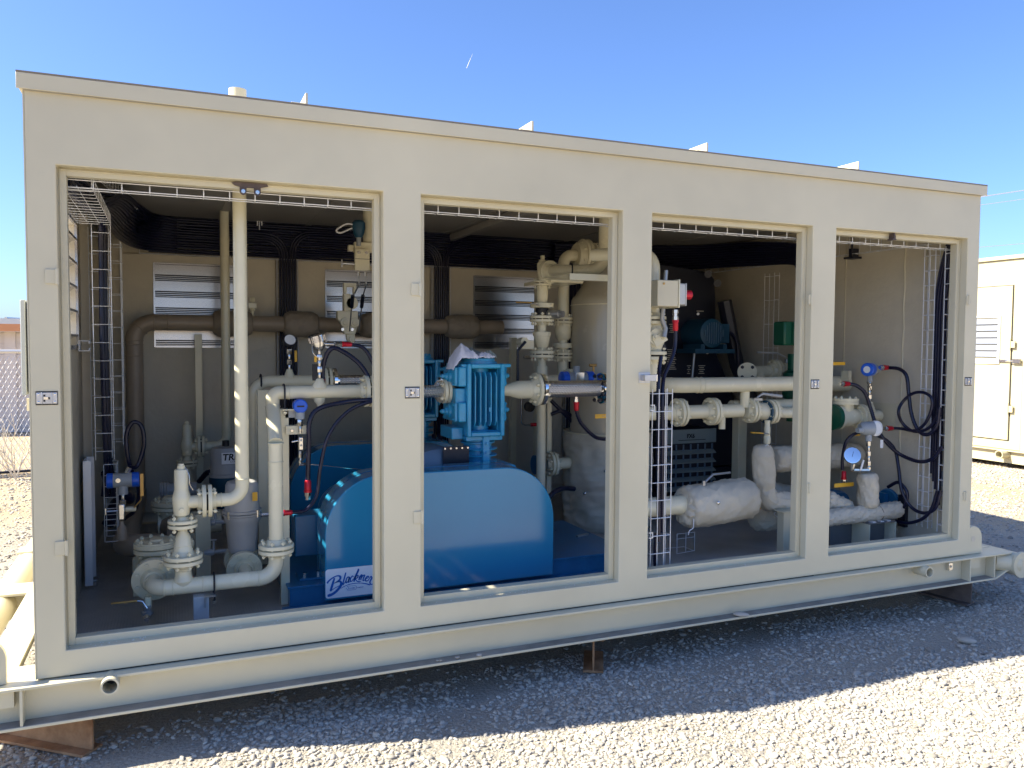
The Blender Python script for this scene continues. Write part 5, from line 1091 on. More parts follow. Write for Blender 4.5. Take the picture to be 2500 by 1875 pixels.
    part('side_port', MB().box(xl-.06, xl+.003, d0+.04, d1-.06, zm-.005-.05, zm+.07), 'blue2', c, bevel=.006)
    part('side_skirt', MB().box(xl-.070, xl+.003, d0+.08, d1, zb-.02, zb+.05), 'blue2', c, bevel=.006)
    part('head_cover', MB().lathe((cx, d0+.15, zt), ZV, [(0, .115), (.012, .115), (.013, .105), (.03, .104), (.032, .09)], 30), 'blue2', c)
    for q in circle((cx, d0+.15, zt+.03), ZV, .088, 8, .5): place('nut', nut_mesh(.011, 'blue2'), c, q, ZV)
    part('head_flange', MB().box(xl-.03, xr_+.045, d0+.02, d1+.01, zt-.022, zt-.0011), 'blue2', c, bevel=.004)
    return xl, xr_, zt, zb, cx
CXL, CXR, CZT, CZB, CCX = compressor_set(0.0, ('blue belt guard with rounded top in front, carrying the white name sticker', 'blue base frame under the front compressor', 'blue electric motor half hidden at the left of the front belt guard', 'light blue finned compressor cylinder in front, with a rag on its head'))
compressor_set(1.3, ('darker looking rear belt guard behind the front one', 'blue base frame under the rear compressor', 'blue electric motor behind the rear belt guard', 'rear light blue compressor half hidden by the doorway post'))
# grey dome between: motor housing of the front set
dm = thing('motor_housing', 'smooth grey blue rounded motor housing behind the front belt guard', 'motor', (1.85, 1.2, .1))
q = A(918, 958, 1.15); part('housing', MB().lathe((q.x+.0, 0.86, q.z-.235), YV, [(0, .20), (.02, .232), (.05, .238), (.32, .238), (.36, .20)], 44), 'motor', dm)
part('pedestal', MB().box(q.x-.12, q.x+.12, .90, 1.2, .113, .30), 'motor', dm)
# sticker on the guard with its lettering
Ys = 0.4685; p0 = A(701.6, 1295, Ys); p1 = A(811.5, 1221, Ys)
zb_l, zt_l = A(702, 1294, Ys).z, A(702, 1231, Ys).z
xa, xb = p0.x+.004, p1.x+.003; rr = .014
st = thing('name_sticker', 'white rounded sticker with blue script lettering on the front belt guard', 'sticker', ((xa+xb)/2, Ys, zb_l))
prof = []
for cx_, cz_, a0 in ((xb-rr, zt_l-rr, 0), (xa+rr, zt_l-rr, 90), (xa+rr, zb_l+rr, 180), (xb-rr, zb_l+rr, 270)):
    for i in range(6): a = R(a0 + 90*i/5); prof.append((cx_+rr*math.cos(a), cz_+rr*math.sin(a)))
part('sticker_sheet', MB().prism(prof, (0, Ys, 0), XV, ZV, YV*0.001), 'label', st)
def zp(X, Y_): # traced point on the sticker
    return A((780 + X/14.747)*0.8848, (1370 + Y_/14.747)*0.8848, Ys-.0008)
def stroke(pts, w):
    P = spline([zp(a, b) for a, b in pts], 8); mb = MB(); n = len(P); ws = w if isinstance(w, (list, tuple)) else [w]*len(pts); L = []; Rr_ = []
    for i, p in enumerate(P):
        t = (P[min(n-1, i+1)] - P[max(0, i-1)]).normalized(); nv = Vector((-t.z, 0, t.x)); f = i/(n-1)*(len(ws)-1); k = min(len(ws)-2, int(f)); ww = (ws[k] + (ws[k+1]-ws[k])*(f-k))*7.0e-5
        L.append(p + nv*ww); Rr_.append(p - nv*ww)
    for i in range(n-1): mb.quad(L[i], L[i+1], Rr_[i+1], Rr_[i])
    return mb
S_ = [
 ([(275,800),(330,720),(450,620),(600,540),(700,530),(750,570),(740,650),(660,720),(530,800)], [70,60,50,45,60,85,75,50,25]),
 ([(540,610),(500,740),(450,900),(400,1080)], [60,80,85,80]),
 ([(540,790),(660,740),(740,730),(780,780),(770,870),(700,980),(600,1090),(480,1180),(360,1230),(290,1250)], [25,50,70,90,100,95,95,95,110,80]),
 ([(390,1090),(520,990),(660,910),(760,870)], [20,25,25,20]),
 ([(945,410),(920,520),(885,650),(850,790),(850,860)], [45,55,55,50,40]),
 ([(850,860),(900,790),(960,700)], [25,28,28]),
 ([(1080,570),(1010,580),(960,680),(960,780),(1020,730),(1080,600)], [40,45,50,45,35,40]),
 ([(1085,560),(1050,680),(1040,760),(1090,740)], [50,50,45,30]),
 ([(1225,560),(1180,540),(1120,620),(1110,720),(1160,720),(1220,640)], [45,45,50,50,40,28]),
 ([(1225,660),(1290,520),(1360,380),(1400,290),(1410,340),(1340,480),(1270,620),(1240,740)], [28,35,40,45,40,45,60,60]),
 ([(1270,640),(1330,540),(1390,510),(1370,590),(1300,640),(1340,710),(1430,740),(1510,715)], [30,35,45,45,35,40,40,15]),
 ([(1420,690),(1440,600),(1460,520)], [55,55,45]), ([(1440,620),(1490,510),(1530,500),(1500,600),(1490,680)], [30,45,50,50,45]),
 ([(1510,600),(1570,520),(1625,510),(1580,620),(1570,700),(1640,670)], [30,45,50,50,45,28]),
 ([(1650,640),(1740,600),(1770,550),(1720,550),(1660,630),(1670,710),(1740,700),(1800,620)], [25,35,40,45,50,50,40,30]),
 ([(1800,620),(1850,550),(1880,580),(1880,620),(1840,690),(1815,760),(1840,830),(1900,830),(1955,770)], [30,45,50,55,55,50,45,35,15]),
 ([(760,990),(900,905),(1080,835),(1300,795),(1500,790),(1680,815),(1810,855)], [15,22,28,30,30,38,48]),
]
for i, (pts, w_) in enumerate(S_): part('script_stroke', stroke(pts, w_), 'logo' , st)
tp = zp(955, 1000); tdir = (zp(1630, 930) - zp(955, 1000)); sxx = tdir.length
o_ = lettering('small_text', 'A', st, zp(955, 1005), 0.0075*1.0, m='logo', bold=.0001, extr=.0001)
lettering('small_text', 'DOVER', st, zp(1075, 1000), 0.0085, m='logo', bold=.00015, extr=.0001)
lettering('small_text', 'COMPANY', st, zp(1345, 965), 0.0072, m='logo', bold=.0001, extr=.0001)
lettering('small_text', '\u00ae', st, zp(1920, 900), 0.006, m='logo', extr=.0001)
part('text_border', stroke([(1040,945),(1010,905),(1290,885),(1325,920),(1320,970),(1290,1015),(1015,1042),(1045,990),(1040,945)], 12), 'logo', st)
# rag on the compressor head
random.seed(4)
def rag(c, sx, sy, h, seed, drape=0.0):
    n = 16; mb = MB(); c = Vector(c)
    for layer in (0, 1):
        for i in range(n+1):
            for j in range(n+1):
                a, b = i/n*2-1, j/n*2-1; e = max(abs(a), abs(b)); k = 1 + .25*noise.noise(Vector((a*1.7, b*1.7, seed)))
                z = h*(1-e**2)*(0.6+.9*abs(noise.noise(Vector((a*2.2, b*2.2, seed+4))))) + .012*noise.noise(Vector((a*5, b*5, seed)))
                z -= drape*max(0, -a-.35)**1.3
                mb.v.append(c + Vector((a*sx*k, b*sy*k, z + .004*layer)))
    m1 = (n+1)**2
    for i in range(n):
        for j in range(n): a = i*(n+1)+j; mb.f.append([a, a+1, a+n+2, a+n+1]); mb.f.append([m1+a, m1+a+n+1, m1+a+n+2, m1+a+1])
    rim = [i*(n+1) for i in range(n+1)] + [n*(n+1)+j for j in range(1, n+1)] + [i*(n+1)+n for i in range(n-1, -1, -1)] + [j for j in range(n-1, 0, -1)]
    for a, b in zip(rim, rim[1:]+rim[:1]): mb.f.append([a, b, m1+b, m1+a])
    return mb
t = thing('rag', 'crumpled white and grey green rag lying on the front compressor head', 'rag', (CXL, .9, CZT))
part('white_fold', rag((CXL-.0, .92, CZT+.034), .075, .085, .075, 2.2, .12), 'cloth', t, 'white folded part hanging over the left edge'); part('white_fold', rag((CCX+.01, .9, CZT+.036), .055, .045, .028, 5.2), 'cloth', t); part('patterned_fold', rag((CCX-.06, .985, CZT+.036), .095, .07, .065, 8.1), 'camo', t); part('patterned_fold', rag((CCX+.055, .93, CZT+.036), .045, .04, .04, 3.1), 'camo', t)
# suction flex hose at the left of the front compressor
zc_ = A(970, 845, 0.95).z; yc_ = .97
t = braided('braided_hose', 'stainless braided hose feeding the left side of the front compressor', (A(792, 848, TY).x+.045, TY, zt if False else A(792, 848, TY).z), (CXL-.095, yc_, zc_), .036, .07)
t = thing('inlet_flange', 'oval tan inlet flange on the left side of the front compressor', 'flange', (CXL-.08, yc_, zc_))
flanges(t, (CXL-.085, yc_, zc_), XV, .073, .018, 4, .006, .042, s=.012)
part('tag_wire', MB().torus((CXL-.14, yc_-.06, zc_+.06), Vector((1, .4, .3)), .026, .0015, 16, 4), 'steel', t)
# discharge side: reducer and braided hose
zd = A(1110, 842, .97).z; xd0 = CXR+.0
t = thing('discharge_reducer', 'tan reducer pipe on the right side of the front compressor', 'pipe', (xd0, .97, zd))
x1_ = A(1163, 842, .97).x
part('oval_flange', MB().lathe((xd0+.002, .97, zd), XV, [(0, .072), (.02, .074), (.022, .05), (.03, .038)], 22), 'pipe', t, bevel=.002)
part('reducer', MB().lathe((xd0+.025, .97, zd), XV, [(0, .036), (.05, .037), (.08, .044), (.12, .056), (x1_-xd0-.045, .057)], 26), 'pipe', t)
flanges(t, (x1_, .97, zd), XV, .103, .021, 8, .008, .058, s=.011, second=False)
x2_ = A(1300, 842, .97).x
part('far_flange', MB().lathe((x2_+.012, .97, zd), XV, [(0, .100), (.001, .103), (.022, .103), (.023, .07), (.05, .056), (.30, .056)], 30), 'pipe', t)
fl2 = part('flange_nuts', MB().cyl((x2_+.034, .97, zd), (x2_+.036, .97, zd), .1), 'pipe', t)
for q in circle((x2_+.036, .97, zd), XV, .083, 8, .5): place('nut', nut_mesh(.013, 'pipe'), fl2, q, XV)
bh = braided('braided_hose', 'bright braided stainless hose between chrome flanges right of the front compressor', (x1_+.006, .97, zd), (x2_+.010, .97, zd), .052, .100)
for q in circle((x1_+.03, .97, zd), XV, .083, 8, .5): place('nut', nut_mesh(.012, 'steel'), [c for c in bh.children if c.name.startswith('end_flange')][0], q, XV)
for q in circle((x2_-.03, .97, zd), XV, .083, 8, .5): place('nut', nut_mesh(.013, 'black'), [c for c in bh.children if c.name.startswith('end_flange')][1], q, -XV)
part('coupling_sleeve', MB().lathe((x2_-.11, .97, zd), XV, [(0, .05), (.015, .046), (.02, .050), (.028, .046), (.036, .050), (.044, .046), (.08, .048)], 26), 'chrome', bh)
# stack of valves in the middle of the second bay
YV1 = 1.45
def zv_(v, Y=YV1): return A(1170, v, Y).z
xs_ = A(1170, 800, YV1).x
t = thing('valve_stack', 'vertical stack of tan flanged valves right of the front compressor', 'valve', (xs_, YV1, .1))
part('lower_pipe', MB().cyl((xs_, YV1, .02), (xs_, YV1, zv_(850)), .032, n=22), 'pipe', t)
part('core_pipe', MB().cyl((xs_, YV1, zv_(850)), (xs_, YV1, zv_(600)), .029, n=20), 'pipe', t)
part('tee_elbow', MB().pipe([(xs_, YV1, zv_(790)), (xs_, YV1, zv_(823)), (xs_+.20, YV1, zv_(823))], .040, .07, 24, 8), 'pipe', t)
flanges(t, (xs_, YV1, zv_(765)), ZV, .084, .020, 8, .007, .036, s=.011)
part('ball_body', MB().lathe((xs_, YV1, zv_(757)), ZV, [(0, .036), (.02, .038), (.05, .050), (.09, .056), (.12, .055), (zv_(717)-zv_(757)-.03, .055), (zv_(717)-zv_(757)-.029, .062), (zv_(717)-zv_(757), .062)], 24), 'pipe', t)
flanges(t, (xs_, YV1, zv_(689)), ZV, .084, .018, 8, .006, .036, s=.011)
part('meter_body', MB().cyl((xs_, YV1, zv_(682)), (xs_, YV1, zv_(664)), .045, n=20), 'ink', t)
part('wafer_flange', MB().lathe((xs_, YV1, zv_(665)), ZV, [(0, .080), (.002, .082), (.030, .082), (.031, .05), (.035, .038)], 26), 'pipe', t)
part('reducer', MB().lathe((xs_, YV1, zv_(655)), ZV, [(0, .034), (.03, .038), (.06, .041), (.10, .040), (.15, .028), (.19, .026)], 22), 'pipe', t)
flanges(t, (xs_, YV1, zv_(612)), ZV, .064, .014, 4, .006, .026, s=.010)
part('upper_neck', MB().cyl((xs_, YV1, zv_(606)), (xs_, YV1, zv_(585)), .026, n=18), 'pipe', t)
v2 = thing('relief_valve', 'upper angle relief valve on top of the valve stack in the second bay', 'relief valve', (xs_, YV1, zv_(590)))
part('valve_body', MB().lathe((xs_, YV1, zv_(600)), ZV, [(0, .026), (.03, .034), (.08, .038), (.10, .036), (.11, .026), (.12, .024), (zv_(562)-zv_(600), .024), (zv_(561)-zv_(600), .018)], 20), 'pipe', v2)
part('cap_square', MB().box(xs_-.011, xs_+.011, YV1-.011, YV1+.011, zv_(562), zv_(552)), 'pipe', v2)
part('outlet_neck', MB().cyl((xs_, YV1, zv_(590)), (xs_+.01, 1.37, zv_(590)), .03), 'pipe', v2)
fc = A(1192, 588, 1.33)
_fq = A(1192, 589, 1.36)
flanges(v2, (_fq.x-.02, 1.36, zv_(590)), Vector((.15, -1, 0)), .078, .016, 4, .006, .040, s=.012)
el1 = A(1245, 577, 1.20); el2 = A(1303, 548, 1.0)
t = thing('vent_pipe', 'tan vent pipe rising from the upper relief valve through the ceiling', 'pipe', (el2.x, 1.1, 2.0))
zp_ = zv_(590)
part('pipe_body', MB().pipe([(_fq.x-.017, 1.34, zp_), (_fq.x-.005, 1.28, zp_), (A(1306, 572, 1.05).x, 1.05, zp_), (A(1306, 572, 1.05).x, 1.05, 2.26)], .040, .10, 24, 10), 'pipe', t)
ubx = A(1235, 578, 1.17)
part('u_bolt', MB().torus((ubx.x, 1.17, zp_), Vector((.93, -.36, 0)), .044, .005, 24, 6), 'rubber', t)
# channel shelf under it
sa = A(1231, 590, .80); sb_ = A(1322, 608, .80)
single('channel_shelf', MB().box(sa.x, sa.x+.62, .80, .804, sb_.z, sa.z).box(sa.x, sa.x+.62, .8041, 1.25, sa.z-.004, sa.z), 'pipe', 'cream channel shelf under the vent pipe at the right of the second bay', 'bracket', bevel=.001)
sa = A(1190, 598, 1.3); sb_ = A(1260, 612, 1.3); single('channel_shelf', MB().box(sa.x, sb_.x, 1.3, 1.75, sb_.z, sa.z-.01), 'pipe', 'darker tan cross channel behind the cream shelf', 'bracket', bevel=.002)
# handles on the stack
h = thing('stack_lever', 'long dark valve lever hanging down left of the valve stack', 'handle', (xs_-.1, YV1, zv_(740)))
pq = A(1130, 738, YV1-.05); part('lever_boss', MB().cyl((pq.x, YV1-.08, pq.z), (pq.x, YV1, pq.z), .028).obox((pq.x+.03, YV1-.03, pq.z-.02), (.10, .04, .06)), 'pipe', h)
part('lever_arm', MB().tube(fillet([(pq.x, YV1-.09, pq.z), (pq.x-.055, YV1-.09, pq.z-.06), (pq.x-.055, YV1-.09, A(1113, 830, YV1).z)], .02, 4), .010, 8), 'black', h)
pq = A(1150, 663, YV1-.1); h = thing('stack_lever', 'small yellow brass lever on the middle of the valve stack', 'handle', pq)
ballhandle(h, (pq.x+.05, YV1-.10, pq.z+.01), (-1, 0, 0), .17, 'brass', .016)
part('plug_stub', MB().lathe((xs_+.03, YV1-.02, zv_(679)), Vector((.6, -1, 0)), [(0, .03), (.06, .032), (.10, .028), (.105, .022), (.13, .022)], 16), 'greysteel', h)
# second stack behind, pipe down from the ceiling
YW = 1.75; xw = A(1216, 760, YW).x; zw = lambda v: A(1216, v, YW).z
t = thing('valve_stack', 'second shaded valve stack right behind the first one', 'valve', (xw, YW, .5))
_fe = A(1262, 553, YW)
part('upper_pipe', MB().pipe([(xw, YW, zw(680)), (xw, YW, _fe.z), (_fe.x-.03, YW, _fe.z)], .042, .10, 22, 8), 'pipe', t)
flanges(t, (xw, YW, zw(692)), ZV, .074, .018, 8, .007, .042, s=.011)
part('core_pipe', MB().cyl((xw, YW, zw(835)), (xw, YW, zw(680)), .034, n=20), 'pipe', t)
part('check_body', MB().lathe((xw, YW, zw(735)), ZV, [(0, .04), (.02, .056), (.08, .064), (.12, .056), (zw(698)-zw(735), .04)], 22), 'pipe', t)
part('wafer_flange', MB().lathe((xw, YW, zw(752)), ZV, [(0, .070), (.002, .072), (.036, .072), (.037, .04)], 26), 'pipe', t)
part('lower_body', MB().cyl((xw, YW, zw(765)), (xw, YW, zw(750)), .04, n=20), 'pipe', t)
flanges(t, (xw, YW, zw(768)), ZV, .074, .018, 8, .007, .042, s=.011)
part('lower_pipe', MB().cyl((xw, YW, zw(835)), (xw, YW, zw(772)), .042, n=22), 'pipe', t)
flanges(t, (xs_+.22, YV1, zv_(823)), XV, .084, .018, 8, .007, .042, s=.011)
q = A(1203, 710, 1.9); single('support_post', MB().box(A(1160, 700, 2.1).x, A(1182, 700, 2.1).x, 2.1, 2.16, 0, A(1170, 600, 2.1).z), 'pipe', 'tan post behind the valve stacks', 'post', bevel=.003)
single('support_post', MB().box(A(1182, 950, 1.7).x, A(1192, 950, 1.7).x, 1.7, 1.76, 0, 1.0), 'pipe', 'narrow post beside the standing cream pipe in the second bay', 'post', bevel=.003)
# blue transmitter behind braided hose
q = A(1245, 818, 1.25); t = thing('pressure_transmitter', 'grey transmitter with bright blue ends and a metal name plate above the braided hose', 'transmitter', q)
part('housing', MB().lathe((q.x-.07, 1.25, q.z), XV, [(0, .045), (.14, .045)], 22), 'txgrey', t); part('end_cap', MB().lathe((q.x-.115, 1.25, q.z), XV, [(0, .044), (.004, .050), (.045, .050)], 22), 'capblue', t); part('end_cap', MB().lathe((q.x+.07, 1.25, q.z), XV, [(0, .050), (.05, .050), (.055, .042)], 22), 'capblue', t)
part('name_plate', MB().box(q.x-.035, q.x+.03, 1.19, 1.195, q.z-.06, q.z+.045), 'steel', t, bevel=.002); part('top_hub', MB().cyl((q.x, 1.25, q.z+.04), (q.x, 1.25, q.z+.085), .022), 'txgrey', t)
part('vent_nipple', MB().cyl((q.x+.13, 1.25, q.z+.04), (q.x+.13, 1.25, q.z+.085), .008).cyl((q.x+.10, 1.25, q.z+.09), (q.x+.15, 1.25, q.z+.09), .01), 'brass', t)
hose([A(1245, 862, 1.0), A(1246, 890, 1.0), A(1256, 915, 1.02), A(1280, 940, 1.05), A(1300, 948, 1.08), A(1340, 948, 1.1)], .0125, 'ribbed black conduit hanging from the red connector under the braided hose', rib=True, glands=[(A(1245, 885, 1.0), (0, 0, 1), .017, .05)])
hose([A(1190, 865, 1.7), A(1215, 890, 1.7), A(1240, 915, 1.72), A(1262, 940, 1.75)], .014, 'straight black cable slanting down in front of the tall vessel')
hose([A(1190, 895, 1.7), A(1215, 888, 1.7), A(1240, 905, 1.72), A(1268, 945, 1.75)], .014, 'curved black cable just below the slanting one')
hose([A(1183, 1080, 1.3), A(1195, 1065, 1.32), A(1215, 1055, 1.36), A(1240, 1056, 1.4)], .018, 'black hose curving low behind the end of the front belt guard')
t = thing('lever_valve', 'yellow lever handle sticking out beside the tall vessel', 'handle', A(1300, 899, .9)); q = A(1303, 899, .95)
part('lever_handle', MB().box(q.x-.06, q.x+.09, .948, .953, q.z-.014, q.z+.014), 'yellow', t, bevel=.002); part('grip_print', MB().box(q.x-.01, q.x+.02, .9465, .948, q.z-.006, q.z+.006), 'brass', t)
# flanged stub low
q = A(1192, 1002, 1.65); t = thing('vessel_nozzle', 'flanged side nozzle low on the tall insulated vessel', 'flange', (q.x, 1.65, q.z))
flanges(t, (q.x, 1.65, q.z), XV, .088, .020, 8, .007, .04, s=.010); part('nozzle_pipe', MB().cyl((q.x+.02, 1.65, q.z), (q.x+.25, 1.65, q.z), .042, n=20), 'pipe', t); part('blue_disc', MB().cyl((q.x-.14, 1.65, q.z), (q.x-.08, 1.65, q.z), .07, n=20), 'bluebase', t)
# tall vessel
VX, VY, VR = 3.50, 1.65, .285
zt2 = A(1290, 655, VY-.1).z; zk = A(1290, 935, VY-.1).z
t = thing('tall_vessel', 'tall tan pressure vessel with a cone top and grey quilted lower jacket', 'vessel', (VX, VY, 0))
part('shell', MB().lathe((VX, VY, zk-.1), ZV, [(0, VR), (zt2-zk+.1, VR), (zt2-zk+.13, VR-.004), (zt2-zk+.16, VR-.03)] + [(zt2-zk+.16+.22*i/5, VR-.03-.135*i/5) for i in range(1, 6)] + [(zt2-zk+.42, .11), (zt2-zk+.50, .11)], 48), 'vessel', t)
part('shell_seam', MB().torus((VX, VY, zt2-.01), ZV, VR, .004, 48, 6), 'pipe', t)
part('top_elbow', MB().pipe([(VX, VY, zt2+.36), (VX, VY+.02, _fe.z), (_fe.x+.03, YW, _fe.z)], .085, .13, 28, 10), 'pipe', t)
for dd in (.0, .05): part('elbow_ring', MB().torus((VX-.13+dd*.5, VY+.02, _fe.z-.0), XV, .087, .004, 28, 6), 'pipe', t)
flanges(t, (_fe.x, YW, _fe.z), XV, .125, .022, 8, .007, .086, s=.013)
jk = thing('vessel_jacket', 'grey quilted insulation jacket round the lower half of the tall vessel', 'insulation', (VX, VY, 0))
mb = MB(); rings = []; N = 60; n = 96; zj = zk
for i in range(N+1):
    z = zj*i/N; e = min(i/N, 1-i/N)*N; rr = VR + .045 + .012*(min(1, e/3)-1); ring = []
    for j in range(n):
        a = 2*math.pi*j/n; w1 = noise.noise(Vector((math.cos(a)*2.2, math.sin(a)*2.2, z*7)))*.5 + (1-abs(noise.noise(Vector((math.cos(a)*3, math.sin(a)*3, z*16)))))*.6
        seam = .012*math.exp(-(((a*3/(2*math.pi)) % 1 - .5)*26)**2) + .012*math.exp(-((z-.42*zj)/.018)**2)
        ring.append(Vector((VX + math.cos(a)*(rr + .040*(w1-.45) - seam), VY + math.sin(a)*(rr + .040*(w1-.45) - seam), z)))
    rings.append(ring)
part('quilted_sleeve', MB().rings(rings), 'bag', jk); part('lacing_ring', MB().torus((VX, VY, zj), ZV, VR+.042, .006, 48, 6), 'pipe', jk)
a_ = R(218)
for z, da in ((.28, -.1), (.45, .35)): part('lacing_hook', MB().lathe((VX+(VR+.05)*math.cos(a_+da), VY+(VR+.05)*math.sin(a_+da), z), (math.cos(a_+da), math.sin(a_+da), 0), [(0, .014), (.006, .013), (.012, .005)], 12), 'steel', jk)
single('steel_bar', MB().obox((A(1258, 1163, .95).x, .95, .118), (.10, .022, .012), Matrix.Rotation(.3, 3, 'Z')), 'greysteel', 'short flat steel offcut lying on the blue base right of the belt guard', 'steel bar', bevel=.001)
# small instruments behind compressor
q = A(1140, 985, 1.9)
t = thing('junction_set', 'small dark gauge and red ended fitting behind the discharge pipe', 'gauge', A(1140, 870, 2.0)); q = A(1142, 878, 2.0)
part('gauge_case', MB().lathe((q.x, 2.0, q.z), -YV, [(0, .04), (.03, .04), (.032, .034)], 22), 'ink', t); part('tube_run', MB().tube(fillet([(q.x-.06, 2.0, q.z+.12), (q.x-.06, 2.0, q.z-.14), (q.x+.1, 2.0, q.z-.14)], .03, 4), .006, 6), 'steel', t); part('connector', MB().cyl((q.x+.02, 2.0, q.z-.14), (q.x+.09, 2.0, q.z-.14), .014), 'red', t)
q = A(1140, 772, 1.9); t = thing('junction_set', 'short steel fitting with a red end left of the valve stack', 'fitting', q); part('coupling_nut', MB().cyl((q.x-.03, 1.9, q.z), (q.x+.03, 1.9, q.z), .016, n=6), 'steel', t); part('connector', MB().cyl((q.x+.03, 1.9, q.z), (q.x+.10, 1.9, q.z-.005), .013), 'red', t)
for i, u in enumerate((937, 950)):
    hose([A(u, 940, 2.0), A(u+3, 975, 1.9), A(u+6, 1000, 1.8)], .016, ['left of two black cables hanging between the compressors', 'right of two black cables hanging between the compressors'][i])
# ================================================================== third bay
Y3 = 0.5
# vertical line with lever valve at the left edge of the third doorway
YL = 0.50; xl3 = A(1410, 740, YL).x; z3 = lambda v: A(1415, v, YL).z
t = thing('lever_valve', 'tan flanged lever valve in an upright pipe at the left edge of the third doorway', 'valve', (xl3, YL, z3(780)))
part('upper_pipe', MB().pipe([(xl3-.25, YL+.3, z3(545)), (xl3, YL, z3(545)), (xl3, YL, z3(690))], .038, .10, 22, 8), 'pipe', t)
flanges(t, (xl3, YL, z3(692)), ZV, .078, .019, 4, .008, .04, s=.011); flanges(t, (xl3, YL, z3(768)), ZV, .084, .021, 4, .010, .04, s=.012)
part('ball_body', MB().lathe((xl3, YL, z3(763)), ZV, [(0, .05), (.03, .06), (.06, .068), (.10, .068), (z3(697)-z3(763)-.01, .05)], 22), 'pipe', t)
q = A(1424, 728, YL-.08)
part('lock_plate', MB().cyl((q.x-.01, YL-.075, q.z), (q.x-.01, YL-.068, q.z), .052, n=24).obox((q.x+.005, YL-.08, q.z-.012), (.09, .006, .06), Matrix.Rotation(-.5, 3, 'Y')), 'pipe', t, bevel=.001)
for dx, dz in ((-.032, 0), (.028, .0)): part('stem_nut', MB().lathe((q.x+dx, YL-.083, q.z+dz), -YV, [(0, .017), (.006, .016), (.007, .010), (.016, .010)], 12), 'pipe', t)
l0 = Vector((q.x+.02, YL-.10, q.z)); l1 = A(1434, 655, YL-.10); l2 = A(1439, 584, YL-.10)
part('lever_handle', MB().tube([l0, l0.lerp(l1, .25) + XV*.012, A(1430, 690, YL-.10), l1, l2], [.016, .014, .014, .013, .012], 10), 'greysteel', t)
part('drain_cock', MB().cyl((xl3+.045, YL-.04, z3(757)), (xl3+.045, YL-.04, z3(745)), .016, n=8).cyl((xl3+.02, YL-.04, z3(752)), (xl3+.07, YL-.04, z3(752)), .008), 'black', t)
part('lower_pipe', MB().pipe([(xl3, YL, z3(774)), (xl3, YL, z3(832)), (xl3+.01, YL+.01, z3(838))], .038, .05, 20, 6), 'pipe', t)
# emergency stop box on the doorway post
q = A(1447, 640, .28); x0_, x1_ = A(1425, 640, .28).x, A(1458, 640, .28).x; zt_2, zb_2 = A(1455, 607, .28).z, A(1455, 663, .28).z
t = thing('stop_button_box', 'grey control box with a red push button and red cable connector', 'control box', (x0_, .28, zb_2))
part('back_box', MB().box(x0_-.04, x1_-.004, .24, .42, zb_2, zt_2), 'panel', t, bevel=.004); part('back_lip', MB().box(x1_-.004, x1_+.004, .235, .425, zb_2-.006, zt_2+.006), 'pipe', t, bevel=.002)
part('cast_box', MB().box(x1_+.0041, x1_+.066, .27, .39, zb_2+.012, zt_2-.012), 'cast', t, bevel=.006); part('cast_cover', MB().box(x1_+.067, x1_+.075, .272, .388, zb_2+.008, zt_2-.010), 'cast', t, bevel=.002)
part('push_button', MB().lathe((x1_+.076, .305, (zb_2+zt_2)/2), XV, [(0, .027), (.044, .027), (.048, .022)], 20), 'red', t); part('button_guard', MB().box(x1_+.0755, x1_+.09, .30, .36, (zb_2+zt_2)/2+.0345, (zb_2+zt_2)/2+.04).box(x1_+.0755, x1_+.09, .30, .36, (zb_2+zt_2)/2-.04, (zb_2+zt_2)/2-.0345), 'white', t)
for z in (zt_2-.02,): part('plug_screw', MB().cyl((x0_+.0, .236, z), (x0_+.0, .24, z), .007), 'brass', t)
gp = A(1459, 690, .30)
part('coupling_nut', MB().lathe((gp.x, .30, gp.z+.035), -ZV, [(-.02, .018), (0, .018), (.001, .014), (.02, .014), (.021, .018), (.035, .018)], 6), 'steel', t)
hose([A(1459, 690, .30), A(1459, 735, .30), A(1455, 762, .29), A(1442, 795, .25), A(1434, 815, .22), A(1431, 850, .17), A(1431, 950, .16), A(1431, 1150, .15)], .0115, 'ribbed black conduit curving from the stop button box down into the cage tray', rib=True, glands=[(A(1459, 712, .30), (0, 0, 1), .016, .055)])
hose([A(1428, 770, .24), A(1424, 800, .22), A(1422, 840, .17), A(1422, 1000, .16), A(1423, 1170, .15)], .0115, 'second ribbed black conduit inside the cage tray of the third doorway', rib=True)
hose([(2.965, .16, .30), (2.975, .18, .12), (3.02, .2, .06), (3.08, .24, .05), (3.02, .3, .05), (2.95, .26, .06)], .012, 'coiled end of black conduit on the floor by the cage tray', rib=True)
# upper big pipe
Yp = .78; zP = A(1560, 831, Yp).z
t = thing('process_pipe', 'thick tan horizontal pipe across the middle of the third bay', 'pipe', (3.9, Yp, zP))
xe = A(1716, 832, Yp).x
part('pipe_body', MB().pipe([(A(1452, 832, Yp).x-.0, Yp+.45, zP), (A(1452, 832, Yp).x+.02, Yp, zP), (xe+.25, Yp, zP)], .050, .10, 26, 9), 'pipe', t)
for u in (1505, 1515): weld(t, (A(u, 831, Yp).x, Yp, zP), XV, .050)
part('drop_leg', MB().cyl((A(1613, 860, Yp).x, Yp+.02, zP-.02), (A(1613, 860, Yp).x, Yp+.02, A(1613, 880, Yp).z), .032, n=18), 'pipe', t)
